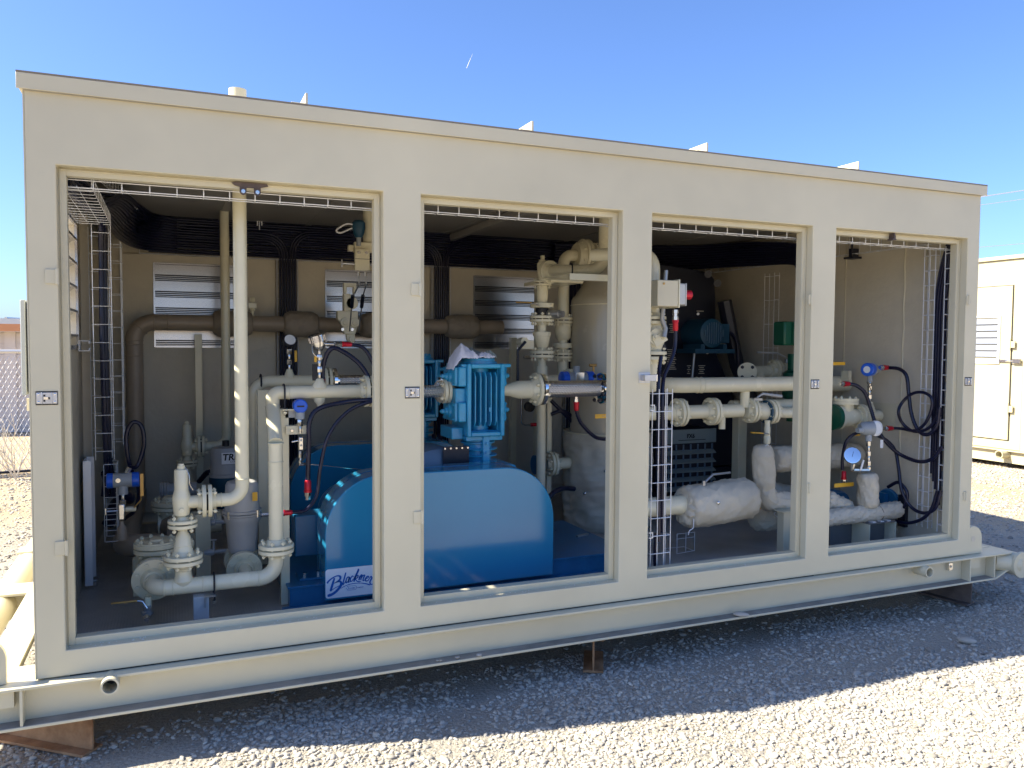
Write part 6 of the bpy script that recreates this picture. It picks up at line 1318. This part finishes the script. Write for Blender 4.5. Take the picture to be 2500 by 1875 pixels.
# lower run with flange pairs
Yq = .82; zQ = A(1560, 888, Yq).z
t = thing('process_pipe', 'lower tan pipe run with two pairs of round flanges in the third bay', 'pipe', (3.9, Yq, zQ))
part('pipe_body', MB().cyl((A(1428, 888, Yq).x-.15, Yq, zQ), (A(1600, 888, Yq).x, Yq, zQ), .046, n=24), 'pipe', t)
part('pipe_branch', MB().cyl((A(1590, 875, Yq).x, Yq+.05, zQ+.02), (A(1722, 880, Yq).x+.2, Yq+.05, zQ+.02), .046, n=24).cyl((A(1560, 900, Yq).x, Yq, zQ), (A(1560, 900, Yq).x, Yq, zQ-.12), .022), 'pipe', t)
for u in (1467, 1538): flanges(t, (A(u, 888, Yq).x, Yq, zQ), XV, .092, .021, 8, .007, .048, s=.010)
zr_ = zQ
v = thing('ball_valve', 'flanged ball valve with a long grey lever in the lower pipe run', 'valve', (A(1635, 895, Yq).x, Yq, zr_))
xq1 = A(1617, 895, Yq).x; xq2 = A(1655, 895, Yq).x
flanges(v, (xq1, Yq-.02, zr_), XV, .085, .020, 8, .007, .045, s=.010); flanges(v, (xq2, Yq-.04, zr_-.01), XV, .085, .022, 8, .007, .045, s=.011)
part('valve_body', MB().cyl((xq1+.02, Yq-.02, zr_), (xq2-.02, Yq-.04, zr_-.01), .060, n=22), 'pipe', v); part('blue_gasket', MB().cyl((xq2-.045, Yq-.04, zr_-.01), (xq2-.035, Yq-.04, zr_-.01), .078, n=22), 'teal', v)
part('outlet_pipe', MB().pipe([(xq2+.02, Yq-.04, zr_-.01), (xq2+.10, Yq-.06, zr_-.02), (xq2+.5, Yq-.10, zr_-.02)], .036, .1, 20, 6), 'pipe', v)
hx = A(1640, 862, Yq-.05); part('stem_head', MB().cyl((hx.x, Yq-.03, hx.z-.04), (hx.x, Yq-.03, hx.z+.01), .018, n=8).box(hx.x-.05, hx.x+.02, Yq-.06, Yq, hx.z-.01, hx.z+.005), 'greysteel', v)
part('lever_handle', MB().tube([(hx.x-.02, Yq-.05, hx.z+.01), (hx.x+.03, Yq-.05, hx.z+.035), (hx.x+.19, Yq-.05, hx.z+.015)], [.006, .009, .011], 8), 'act', v)
# drain valve with yellow lever
q = A(1657, 940, Yq-.12); v = thing('drain_valve', 'tan drain valve with a printed yellow lever above the upright insulation bag', 'valve', q)
part('valve_body', MB().lathe((q.x, q.y, q.z-.06), ZV, [(0, .018), (.01, .024), (.05, .024), (.055, .020), (.11, .022), (.12, .018), (.16, .02)], 10), 'pipe', v); ballhandle(v, (q.x-.01, q.y-.03, q.z+.01), (-1, 0, .08), .15, 'yellow', .024, Vector((0, 0, .003)))
# check valve flange upper
q = A(1600, 803, 1.6); t = thing('flanged_tee', 'grey tan flanged tee with a blind flange above the thick pipe', 'pipe', (q.x, 1.6, q.z))
f = part('blind_flange', MB().cyl((q.x, 1.52, q.z), (q.x+.03, 1.56, q.z), .075, n=24), 'pipe', t)
for c_ in circle((q.x-.003, 1.516, q.z), Vector((-.6, -.8, 0)), .054, 4, .5): place('nut', nut_mesh(.014, 'black'), f, c_, Vector((-.6, -.8, 0)))
part('tee_body', MB().cyl((q.x+.03, 1.58, q.z), (q.x+.42, 1.55, q.z+.01), .045, n=20).cyl((q.x+.16, 1.57, q.z-.12), (q.x+.16, 1.57, q.z), .045, n=20), 'pipe', t)
flanges(t, (q.x+.30, 1.55, q.z+.01), XV, .088, .02, 8, .006, .05, s=.010); flanges(t, (q.x+.52, 1.55, q.z+.01), XV, .085, .02, 8, .006, .05, s=.010)
part('valve_block', MB().box(q.x+.36, q.x+.48, 1.49, 1.61, q.z-.06, q.z+.07), 'pipe', t, bevel=.01)
part('stem', MB().cyl((q.x+.42, 1.55, q.z+.07), (q.x+.42, 1.55, q.z+.10), .02), 'greysteel', t)
part('lever_handle', MB().tube([(q.x+.42, 1.53, q.z+.10), (q.x+.30, 1.53, q.z+.15), (q.x+.10, 1.53, q.z+.155)], .008, 6), 'act', t)
# green unit at right
q = A(1700, 735, 1.05); t = thing('green_actuator', 'green upright actuator with a tan paper tag at the right of the third bay', 'actuator', (q.x, 1.05, q.z-.3))
gl_ = A(1689, 735, 1.0).x; gt_ = A(1700, 694, 1.0).z; gb_ = A(1700, 746, 1.0).z
part('upper_box', MB().box(gl_+.02, gl_+.20, 1.0, 1.12, gb_, gt_), 'green', t, bevel=.012); part('rib', MB().cyl((gl_+.11, .99, gb_+.01), (gl_+.11, .99, gt_-.01), .025), 'green', t)
part('neck', MB().cyl((q.x+.12, 1.1, q.z-.6), (q.x+.12, 1.1, q.z-.1), .05, n=20), 'green', t); part('lower_body', MB().lathe((q.x+.11, 1.08, q.z-.44), ZV, [(0, .06), (.02, .09), (.2, .09), (.22, .06)], 20), 'green', t)
part('nameplate', MB().box(q.x+.02, q.x+.06, .985, .99, q.z-.32, q.z-.24), 'galv', t); part('paper_tag', MB().obox((q.x+.11, .955, q.z-.01), (.12, .01, .055), Matrix.Rotation(-.25, 3, 'Y')), mat('manila_tag', (.62, .47, .27), .8), t)
# insulated valve bag
Yb = .50; a = A(1478, 1085, Yb); b = A(1622, 1080, Yb); zB = A(1550, 1087, Yb).z
t = thing('insulation_bag', 'big grey insulation bag tied round a valve low in the third bay', 'insulation', (a.x, Yb, zB))
part('bag_body', bagshape([(a.x, Yb, zB-.01), (b.x, Yb+.02, zB+.015)], .130, seed=1, amp=.06, ends=.84, tr=.22, n=64), 'bag', t)
part('gathered_end', bagshape([(a.x-.02, Yb, zB), (a.x+.045, Yb, zB-.01)], .108, seed=9, amp=.22, ends=.75, n=56), 'bag', t)
part('snap_button', MB().lathe(A(1552, 1086, Yb-.135), -YV, [(0, .012), (.004, .011), (.008, .004)], 14), 'steel', t)
part('pipe_stub', MB().cyl((A(1430, 1083, Yb).x-.2, Yb, zB+.01), (a.x+.03, Yb, zB+.01), .058, n=24), 'pipe', t)
lv = A(1522, 1042, Yb-.03); part('lever_handle', MB().tube([(lv.x, Yb-.03, lv.z), (lv.x+.06, Yb-.03, lv.z+.045), (lv.x+.19, Yb-.03, lv.z+.05)], .0075, 8), 'greysteel', t); part('stem_nut', MB().cyl((lv.x-.005, Yb-.03, lv.z-.02), (lv.x-.005, Yb-.03, lv.z+.010), .013, n=6), 'greysteel', t)
part('tie_cord', MB().tube(spline([(a.x+.0, Yb-.10, zB-.06), (a.x-.01, Yb-.11, zB-.11), (a.x-.035, Yb-.11, zB-.125), (a.x-.045, Yb-.11, zB-.15)]), .003, 6), 'white', t)
# upright bag and its line to the right
Yu = .52; u0 = A(1647, 962, Yu); u1 = A(1652, 1070, Yu); u2 = A(1740, 1098, Yu)
t = thing('insulation_bag', 'upright grey insulation sleeve turning right along a low pipe in the third bay', 'insulation', u1)
part('upright_sleeve', bagshape([u0, (u1.x-.0, Yu, u1.z+.02)], .070, seed=3, amp=.07, ends=.60, tr=.9, n=48), 'bag', t); part('elbow_sleeve', bagshape([(u1.x, Yu, u1.z+.06), (u1.x, Yu, u1.z-.03), (u2.x+.1, Yu, u2.z)], .066, seed=5, amp=.13, ends=.92, tr=.3, n=48), 'bag', t)
part('tie_cord', MB().tube(spline([u0+Vector((-.01, -.03, -.01)), u0+Vector((.0, -.045, .01)), u0+Vector((.02, -.04, -.005)), u0+Vector((.04, -.03, .0))]), .003, 6), 'white', t)
# other bags
q0 = A(1668, 992, .85); q1 = A(1735, 990, .85); single('insulation_bag', bagshape([q0, q1 + XV*.35], .088, seed=12, amp=.10, ends=.82, tr=.25, n=48), 'bag', 'grey insulation bag lying horizontally behind the upright sleeve', 'insulation')
q0 = A(1628, 1122, .75); q1 = A(1682, 1112, .80); t = thing('insulation_bag', 'small grey drawstring bag hanging low beside the support post', 'insulation', q0); part('bag_body', bagshape([q0 - ZV*.0, q1 - ZV*.0], .080, seed=15, amp=.16, ends=.5, n=48), 'bag', t)
qc = A(1672, 1110, .68); part('tie_cord', MB().tube(spline([qc, qc+Vector((.03, 0, .02)), qc+Vector((.0, 0, .0)), qc+Vector((.035, 0, -.03)), qc+Vector((.05, 0, -.08)), qc+Vector((.04, 0, -.12))]), .003, 6), 'white', t)
q0 = A(1660, 1062, 1.0); q1 = A(1740, 1078, 1.0); single('insulation_bag', bagshape([q0, q1], .075, seed=18, amp=.12, ends=.6, n=30), 'bag', 'dim grey insulation bag behind the elbow of the upright sleeve', 'insulation')
q = A(1640, 1098, .66); single('yellow_lever', MB().obox(q, (.13, .02, .007), Matrix.Rotation(-.08, 3, 'Y')), 'yellow', 'thin yellow lever under the elbow of the upright sleeve', 'handle', bevel=.002)
q = A(1690, 1105, .42); single('support_post', MB().box(A(1686, 1110, .42).x, A(1714, 1110, .42).x, .39, .45, 0, q.z).box(A(1680, 1110, .42).x, A(1714, 1110, .42).x+.03, .38, .46, q.z+.0005, q.z+.008), 'panel', 'square grey post under the right end of the third bay pipes', 'post', bevel=.003)
q = A(1600, 1150, 1.2); single('support_post', MB().box(A(1594, 1000, 1.6).x, A(1612, 1000, 1.6).x, 1.6, 1.68, 0, A(1600, 900, 1.6).z), 'pipe', 'tall post in the dark behind the lower pipe run', 'post', bevel=.003)
q = A(1690, 985, 1.0); single('junction_box', MB().box(A(1680, 985, 1.3).x, A(1712, 985, 1.3).x, 1.3, 1.4, A(1680, 1002, 1.3).z, A(1680, 965, 1.3).z), 'txgrey', 'small grey junction box behind the horizontal insulation bag', 'junction box', bevel=.004)
# louvred heater
Yh = 1.85; xa, xb = A(1440, 930, Yh).x, A(1543, 930, Yh).x; zt_3, zb_3 = A(1440, 930, Yh).z, A(1440, 1062, Yh).z
t = thing('unit_heater', 'dark grey louvred unit heater marked FX6 in the shadow of the third bay', 'heater', (xa, Yh, zb_3))
part('case', MB().box(xa-.1, xb, Yh, Yh+.30, zb_3, zt_3), 'black', t, bevel=.006); hd = part('header_strip', MB().box(xa-.09, xb+.006, Yh-.02, Yh-.0005, zt_3-.11, zt_3+.004), 'heater', t, bevel=.003)
lettering('printed_code', 'FX6', hd, (xa+.18, Yh-.0215, zt_3-.065), .045, m='ink', bold=.002)
part('underline', MB().box(xa+.10, xb-.10, Yh-.0212, Yh-.0202, zt_3-.085, zt_3-.08), 'ink', hd)
for i in range(5):
    z = zt_3-.17-(zt_3-zb_3-.17)*i/4.4; part('slat', MB().prism([(-.045, -.020), (-.043, -.026), (0, .0), (0, .006)], (xa-.09, Yh-.001, z), YV, ZV, XV*(xb-xa+.08)), 'heater', t)
for i in range(8): part('coil_tube', MB().cyl((xa-.05+i*.07, Yh-.005, zb_3+.02), (xa-.05+i*.07, Yh-.005, zt_3-.12), .007), 'motor', t)
# large black air cooler with fan motor
Yc = 2.05; P_ = lambda u, v, Y=Yc: A(u, v, Y)
t = thing('air_cooler', 'large black air cooler with sloping hood, belt drive and blue motor in the right rear', 'cooler', (4.5, Yc, 0))
xa = P_(1440, 600).x; prof = [(P_(u, v).x, P_(u, v).z) for u, v in ((1400, 560), (1545, 585), (1560, 600), (1562, 640), (1562, 760), (1600, 850), (1605, 905), (1605, 1010), (1400, 1010))]
part('cooler_case', MB().prism(prof, (0, Yc+.10, 0), XV, ZV, YV*.62), 'black', t, bevel=.01)
part('plinth', MB().box(P_(1400, 1010).x, P_(1605, 1010).x, Yc+.1, 2.8, 0.005, P_(1605, 1010).z), 'black', t)
for u, v in ((1549, 600), (1540, 620)): part('lifting_ear', MB().cyl(P_(1530 if v < 610 else 1550, v-8, Yc+.0), P_(1530 if v < 610 else 1550, v-8, Yc+.02), .032, n=20), 'black', t)
for u, v in ((1455, 685-6), (1508, 684-6), (1520, 695), (1531, 702), (1528, 762)): part('panel_bolt', MB().cyl(P_(u, v, Yc+.085), P_(u, v, Yc+.10), .012, n=10), 'greysteel', t)
q = P_(1527, 720, 1.95); mt = part('fan_motor', MB().lathe((q.x, 1.86, q.z), YV, [(0, .07), (.01, .105), (.015, .118), (.04, .122), (.30, .122)], 32), 'teal', t)
part('motor_box', MB().box(q.x+.10, q.x+.19, 1.90, 2.05, q.z-.08, q.z+.08), 'teal', mt, bevel=.004)
for i in range(9): part('fan_grille', MB().box(q.x-.09+i*.0225-.002, q.x-.09+i*.0225+.002, 1.852, 1.858, q.z-.09*math.sqrt(max(.05, 1-((i-4)/4.2)**2)), q.z+.09*math.sqrt(max(.05, 1-((i-4)/4.2)**2))), 'motor', mt)
part('motor_base', MB().box(q.x-.19, q.x+.20, 1.84, 2.1, q.z-.165, q.z-.13), 'teal', t); part('motor_foot', MB().box(q.x-.13, q.x-.09, 1.85, 2.1, q.z-.1299, q.z-.09).box(q.x+.09, q.x+.13, 1.85, 2.1, q.z-.1299, q.z-.09), 'teal', t)
part('bearing_arm', MB().tube([P_(1565, 650, 2.0), P_(1592, 790, 2.0), P_(1625, 870, 1.95)], .06, 8), 'black', t)
fr_ = [P_(1592, 682, 2.4), P_(1628, 679, 2.4), P_(1628, 758, 2.4), P_(1575, 758, 2.4)]
part('guard_rail', MB().tube(fr_, .011, 6), 'black', t); part('fan_shaft', MB().cyl(P_(1500, 762, 1.95), P_(1494, 830, 1.95), .010), 'greysteel', t)
part('louver_holes', MB().box(*[0]*6) if False else MB().box(P_(1520, 668).x, P_(1535, 668).x, Yc+.095, Yc+.10, P_(1520, 672).z, P_(1520, 670).z), 'inner', t)
for (uu0, uu1, vv0, vv1) in ((1524, 1538, 790, 810), (1499, 1507, 790, 808), (1460, 1474, 700, 720), (1455, 1475, 755, 800)):
    k = 0; v = vv0
    while v < vv1:
        part('perforation', MB().box(P_(uu0+k % 2*2, v).x, P_(uu1-(k*3) % 5, v).x, Yc+.094, Yc+.0995, P_(1500, v+1.6).z, P_(1500, v).z), 'inner', t); v += 4.2; k += 1
hose([A(1553, 715, 1.93), A(1575, 716, 1.92), A(1590, 735, 1.92), A(1595, 770, 1.92), A(1597, 810, 1.92), A(1605, 845, 1.9)], .013, 'black conduit from the cooler motor curving down', rib=True)
# ================================================================== fourth bay
Y4 = .42; z4 = A(1860, 1108, Y4).z
pa = A(1780, 1122, Y4); pb = A(1942, 1100, Y4)
t = thing('insulation_sleeve', 'light grey insulated pipe sleeve lying low in the last bay', 'insulation', pa)
part('sleeve', bagshape([(pa.x-.1, Y4, z4-.012), (pb.x, Y4, z4)], .054, seed=22, amp=.14, ends=.85, tr=.3, n=48), 'bag', t); part('strap', MB().torus((A(1895, 1100, Y4).x, Y4, z4), Vector((1, 0, .3)), .057, .003, 24, 5), 'bagdark', t)
ua = A(1874, 1022, Y4); ub_ = A(1876, 1095, Y4)
part('upright_sleeve', bagshape([(ua.x, Y4, ua.z), (ub_.x, Y4, ub_.z)], .066, seed=26, amp=.10, ends=.72, tr=.5, n=48), 'bag', t)
q = A(1888, 1150, Y4); c_ = A(1890, 1125, Y4)
xa, xb = A(1860, 1150, Y4).x, A(1917, 1150, Y4).x; zt_4 = A(1860, 1127, Y4).z
s = thing('channel_stand', 'upturned steel channel stand under the light grey sleeve in the last bay', 'stand', ((xa+xb)/2, Y4, 0))
part('channel_web', MB().box(xa, xb, Y4-.07, Y4+.10, zt_4-.006, zt_4), 'stand', s, bevel=.001); part('channel_leg', MB().box(xa, xa+.006, Y4-.07, Y4+.10, .004, zt_4-.0061), 'pipe', s); part('channel_leg', MB().box(xb-.006, xb, Y4-.07, Y4+.10, .004, zt_4-.0061), 'pipe', s)
part('channel_plate', MB().box(xa+.0061, xb-.0061, Y4+.02, Y4+.024, .004, zt_4-.0061), 'stand', s)
for dx in (.04, .11, .17): part('shim', MB().box(xa+dx, xa+dx+.03, Y4-.06, Y4, zt_4+.0003, zt_4+.007), 'galv', s)
single('side_plate', MB().box(A(1793, 1150, .5).x, A(1858, 1150, .5).x, .5, .56, .004, A(1800, 1128, .5).z), 'stand', 'dark grey plate stand under the left half of the light grey sleeve', 'stand', bevel=.002)
# instrument tree: transmitter, gauge
sx = ua.x+.01; tz = A(1885, 925, Y4).z
t = thing('pressure_transmitter', 'aluminium cased transmitter with a round glass front in the last bay', 'transmitter', (sx, Y4, tz))
part('housing', MB().lathe((sx-.07, Y4+.02, tz+.0), Vector((1, -.35, 0)), [(0, .03), (.02, .045), (.09, .048)], 24), 'txgrey', t)
gc = Vector((sx+.035, Y4-.012, tz)); ax = Vector((-.12, -.99, 0)).normalized()
part('front_ring', MB().lathe(gc - ax*.012, ax, [(0, .046), (.004, .052), (.024, .052), (.028, .046)], 28), 'galv', t); part('glass_face', MB().lathe(gc + ax*.0165, ax, [(0, .040), (.0015, .040)], 26), 'faceg', t)
part('rear_plug', MB().cyl((sx-.11, Y4+.0, tz-.01), (sx-.06, Y4+.0, tz-.01), .018, n=12), 'txgrey', t); part('neck', MB().cyl((sx-.01, Y4, tz-.085), (sx-.01, Y4, tz-.04), .022), 'txgrey', t)
stem(t, (sx, Y4, ua.z+.015), (sx-.008, Y4, tz-.085), r=.011); part('paper_tag', MB().box(sx+.055, sx+.08, Y4-.04, Y4-.038, tz-.13, tz-.075), 'white', t)
g = thing('pressure_gauge', 'round white faced pressure gauge with a black needle tilted up in the last bay', 'gauge', A(1840, 985, Y4))
gz_ = A(1841, 984, Y4-.02); ax = Vector((-.5, -.78, .28)).normalized(); gc = Vector(gz_)
part('gauge_case', MB().lathe(gc - ax*.03, ax, [(0, .046), (.003, .050), (.030, .050)], 30), 'greysteel', g); part('gauge_rim', MB().lathe(gc, ax, [(0, .050), (.002, .0525), (.008, .0525), (.009, .046)], 30), 'chrome', g)
fc = part('gauge_face', MB().lathe(gc + ax*.0065, ax, [(0, .045), (.001, .045)], 28), 'faceg', g)
u_, v_, _ = frame_of(ax)
for i in range(21):
    a = -.8*math.pi + 1.6*math.pi*i/20; up_ = (ZV - ax*ZV.dot(ax)).normalized(); sd_ = up_.cross(ax); d = up_*math.cos(a) + sd_*math.sin(a)
    part('dial_mark', MB().tube([gc + ax*.0082 + d*.033, gc + ax*.0082 + d*.040], .0009, 4), 'ink', fc)
part('needle', MB().tube([gc + ax*.0088 - (up_*.9+sd_*.25)*-.028, gc + ax*.0088 - (up_*.9+sd_*.25)*.012], .0016, 4), 'ink', fc)
part('gauge_stem', MB().tube(fillet([gc - ax*.02 + Vector((.02, 0, -.05)), gc + Vector((.03, .03, -.10)), Vector((sx+.0, Y4, ua.z+.02)), Vector((sx+.0, Y4, ua.z+.04))], .012, 4), .014, 8), 'steel', g)
part('lever_handle', MB().obox(A(1862, 1005, Y4-.04), (.014, .008, .075), Matrix.Rotation(.35, 3, 'Y')), 'white', g, bevel=.002)
# blue cap transmitter higher
Y5 = .62; q = A(1880, 798, Y5); t = thing('pressure_transmitter', 'upper transmitter with a bright blue round cap facing left in the last bay', 'transmitter', q)
part('housing', MB().lathe((q.x-.02, Y5, q.z), XV, [(0, .044), (.05, .044), (.055, .030), (.09, .026)], 22), 'txgrey', t); ax = Vector((-.95, -.32, 0)).normalized(); part('round_cap', MB().lathe((q.x-.012, Y5-.01, q.z), ax, [(0, .046), (.045, .046), (.05, .040)], 24), 'capblue', t)
part('cap_glass', MB().lathe(Vector((q.x-.012, Y5-.01, q.z)) + ax*.0502, ax, [(0, .024), (.001, .024)], 20), 'faceg', t); part('coupling_nut', MB().cyl((q.x+.07, Y5, q.z-.0), (q.x+.115, Y5, q.z), .015, n=6), 'steel', t)
part('neck', MB().cyl((q.x, Y5, q.z-.085), (q.x, Y5, q.z-.04), .018, n=8), 'txgrey', t); zz5 = A(1880, 890, Y5).z; stem(t, (q.x, Y5, zz5), (q.x, Y5, q.z-.085), r=.011)
part('lead_wire', MB().tube(spline([(q.x-.03, Y5-.04, q.z-.10), (q.x-.08, Y5-.05, q.z-.085), (q.x-.06, Y5-.05, q.z-.11), (q.x-.035, Y5-.05, q.z-.15)]), .003, 6), 'steel', t)
# globe/check valve with green wafer
Y6 = .68; q = A(1828, 900, Y6); t = thing('check_valve', 'light tan check valve with a bolted lid and a green disc in the last bay', 'valve', (q.x, Y6, q.z))
zc = q.z
part('valve_body', MB().lathe((q.x-.09, Y6, zc), XV, [(0, .055), (.03, .06), (.09, .072), (.14, .062), (.18, .052)], 24).cyl((q.x-.01, Y6, zc), (q.x-.01, Y6, A(1828, 872, Y6).z), .056, n=24), 'pipe', t)
zl = A(1828, 866, Y6).z; ld = part('lid', MB().lathe((q.x-.01, Y6, zl-.022), ZV, [(0, .088), (.018, .088), (.019, .082), (.021, .082), (.022, .088), (.042, .088), (.043, .06)], 28), 'pipe', t)
for c_ in circle((q.x-.01, Y6, zl+.018), ZV, .070, 8, .5): place('nut', nut_mesh(.011, 'pipe'), ld, c_, ZV)
flanges(t, (q.x+.12, Y6, zc), XV, .088, .020, 8, .006, .045, s=.010); part('green_disc', MB().cyl((q.x-.135, Y6, zc), (q.x-.10, Y6, zc), .090, n=28), 'green', t); part('inlet_flange', MB().cyl((q.x-.099, Y6, zc), (q.x-.075, Y6, zc), .088, n=28), 'pipe', t)
xw = 5.188; part('outlet_pipe', MB().cyl((q.x+.14, Y6, zc), (xw-.03, Y6, zc), .040, n=22), 'pipe', t); part('wall_plate', MB().box(xw-.004, xw, Y6-.12, Y6+.14, zc-.10, zc+.09), 'panel', t)
part('branch_boss', MB().lathe((A(1880, 895, Y6).x, Y6, zc+.03), ZV, [(0, .034), (.03, .028), (.05, .018), (.07, .014)], 16), 'pipe', t)
q = A(1850, 950, .95)
Y7 = 1.0; qa = A(1800, 832, Y7); single('process_pipe', MB().cyl((qa.x-.3, Y7, A(1850, 828, Y7).z), (5.17, Y7, A(1850, 828, Y7).z), .058, n=24), 'pipe', 'shaded thick pipe running to the right end wall in the last bay', 'pipe')
q = A(1830, 815, Y7-.06); single('tray_clip', MB().box(q.x-.05, q.x-.02, Y7-.12, Y7-.05, q.z-.03, q.z+.05), 'pipe', 'small tan bracket on the thick shaded pipe in the last bay', 'bracket')
pa = A(1795, 985, .85); single('insulation_bag', bagshape([pa, (5.15, .85, pa.z)], .082, seed=31, amp=.10, ends=.8, n=30), 'bag', 'grey insulation bag reaching the right end wall behind the gauge', 'insulation')
q = A(1830, 785, .7); single('yellow_lever', MB().box(A(1797, 785, .7).x, A(1826, 785, .7).x, .7, .706, A(1800, 789, .7).z, A(1800, 782, .7).z), 'yellow', 'yellow printed lever high at the left edge of the last doorway', 'handle', bevel=.002)
q = A(1825, 1049, .55); single('yellow_lever', MB().box(A(1803, 1049, .5).x, A(1845, 1049, .5).x, .5, .508, A(1800, 1054, .5).z, A(1800, 1045, .5).z), 'yellow', 'broad yellow lever low in the last bay left of the upright sleeve', 'handle', bevel=.003)
q = A(1845, 960, .6); single('yellow_lever', MB().box(A(1840, 942, .62).x, A(1858, 942, .62).x, .62, .626, A(1800, 944, .62).z, A(1800, 939, .62).z), 'yellow', 'small yellow lever just above the round gauge in the last bay', 'handle', bevel=.001)
t = thing('pump', 'dark blue pump body partly hidden behind the light grey sleeve', 'pump', A(1835, 1075, .62)); q = A(1832, 1078, .62)
part('casing', MB().lathe((q.x-.06, .62, q.z-.03), YV, [(0, .08), (.02, .09), (.14, .09), (.16, .06)], 26), 'bluebase', t); q2 = A(1915, 1072, .62); part('casing', MB().lathe((q2.x-.02, .60, q2.z-.04), XV, [(0, .09), (.02, .10), (.05, .085)], 26), 'bluebase', t); part('casing', MB().box(q2.x-.06, q2.x-.03, .58, .68, q2.z-.05, q2.z+.03), 'bluebase', t)
q0 = A(1785, 1075, .5); single('insulation_bag', bagshape([q0, A(1835, 1102, .5)], .055, seed=35, amp=.2, ends=.6, n=28), 'bag', 'crumpled grey cloth end left of the blue pump casing', 'insulation')
def W(u, v, Y):
    p = A(u, v, Y); return p if p.x < 5.09 else AX(u, v, 5.09 - 0.03*(Y-.2))
# conduits of the last bay
RX = 5.10
e1 = W(1990, 800, .35)
hose([W(1917, 794, .6), W(1942, 797, .55), W(1958, 812, .5), W(1963, 850, .45), W(1968, 890, .42), W(1978, 920, .38), W(1992, 937, .33), W(2010, 936, .28), W(2025, 915, .24), W(2030, 880, .22)], .0125, 'black conduit from the upper blue capped transmitter looping down to the right wall', rib=True, glands=[(W(1918, 794, .6), (-1, 0, 0), .017, .045)])
hose([W(1926, 925, .42), W(1948, 926, .42), W(1975, 930, .40), W(1998, 915, .38), W(2012, 885, .36), W(2012, 860, .36), W(1995, 848, .36), W(1972, 850, .38), W(1950, 868, .40), W(1941, 890, .40), W(1950, 915, .40), W(1975, 932, .34), W(2005, 925, .28), W(2030, 895, .22)], .0105, 'black conduit making a full round loop right of the glass fronted transmitter', rib=False, glands=[(W(1926, 925, .42), (-1, 0, 0), .016, .04)])
hose([W(1832, 829, .6), W(1850, 833, .58), W(1868, 848, .56), W(1880, 880, .54), W(1893, 920, .5), W(1910, 950, .46), W(1942, 980, .42), W(1985, 997, .34), W(2015, 990, .27), W(2035, 965, .22)], .0125, 'black conduit crossing diagonally behind the glass fronted transmitter to the wall', rib=True, glands=[(W(1833, 829, .6), (-1, 0, 0), .017, .045)])
hose([W(1820, 1015, .55), W(1820, 990, .55), W(1828, 955, .52), W(1845, 938, .5), W(1865, 935, .5), W(1905, 945, .5), W(1932, 970, .46), W(1941, 1010, .42), W(1948, 1060, .38), W(1968, 1095, .34), W(1995, 1108, .30), W(2020, 1098, .25), W(2032, 1060, .22)], .0115, 'black conduit rising from the lower red connector and looping to the floor corner', rib=False, glands=[(W(1823, 1020, .55), (0, 0, -1), .016, .05)])
hose([W(1918, 1052, .7), W(1940, 1042, .65), W(1958, 1060, .55), W(1958, 1085, .5), W(1945, 1105, .5)], .0115, 'short black hose arching behind the blue pump casing')
hose([W(1935, 1125, .5), W(1960, 1130, .42), W(1990, 1122, .34), W(2012, 1100, .28), W(2025, 1060, .24)], .0115, 'black conduit running along the floor at the right end wall')
q = AX(1952, 1100, 5.18); single('wall_bracket', MB().box(5.16, 5.1885, q.y-.03, q.y+.03, q.z-.12, q.z+.10), 'black', 'small dark upright bracket low on the right end wall', 'bracket')
for v, lb_ in ((842, 'small outlet box on the right wall tray, upper one'), (1035, 'small outlet box on the right wall tray, lower one')):
    q = A(2058, v, .13); t = thing('outlet_box', lb_, 'outlet box', (5.17, .13, q.z)); part('box_body', MB().box(5.172, 5.189, .105, .2, q.z-.05, q.z+.05), 'txgrey', t, bevel=.003); part('screw', MB().cyl((5.165, .14, q.z), (5.172, .14, q.z), .008), 'steel', t)
# suction spool of the rear compressor, running on behind the doorway post
_h = A(800, 822, YQ).x + .15; _z = A(640, 823, YQ).z
t = thing('suction_spool', 'shaded tan pipe carrying the rear braided hose on to the rear compressor', 'pipe', (_h, YQ, _z))
part('pipe_body', MB().pipe([(_h+.02, YQ, _z), (_h+.14, YQ, _z), (CXL-.24, yc_+1.3, zc_), (CXL-.09, yc_+1.3, zc_)], .036, .12, 20, 6), 'pipe', t)
flanges(t, (CXL-.09, yc_+1.3, zc_), XV, .073, .018, 4, .006, .042, s=.012)
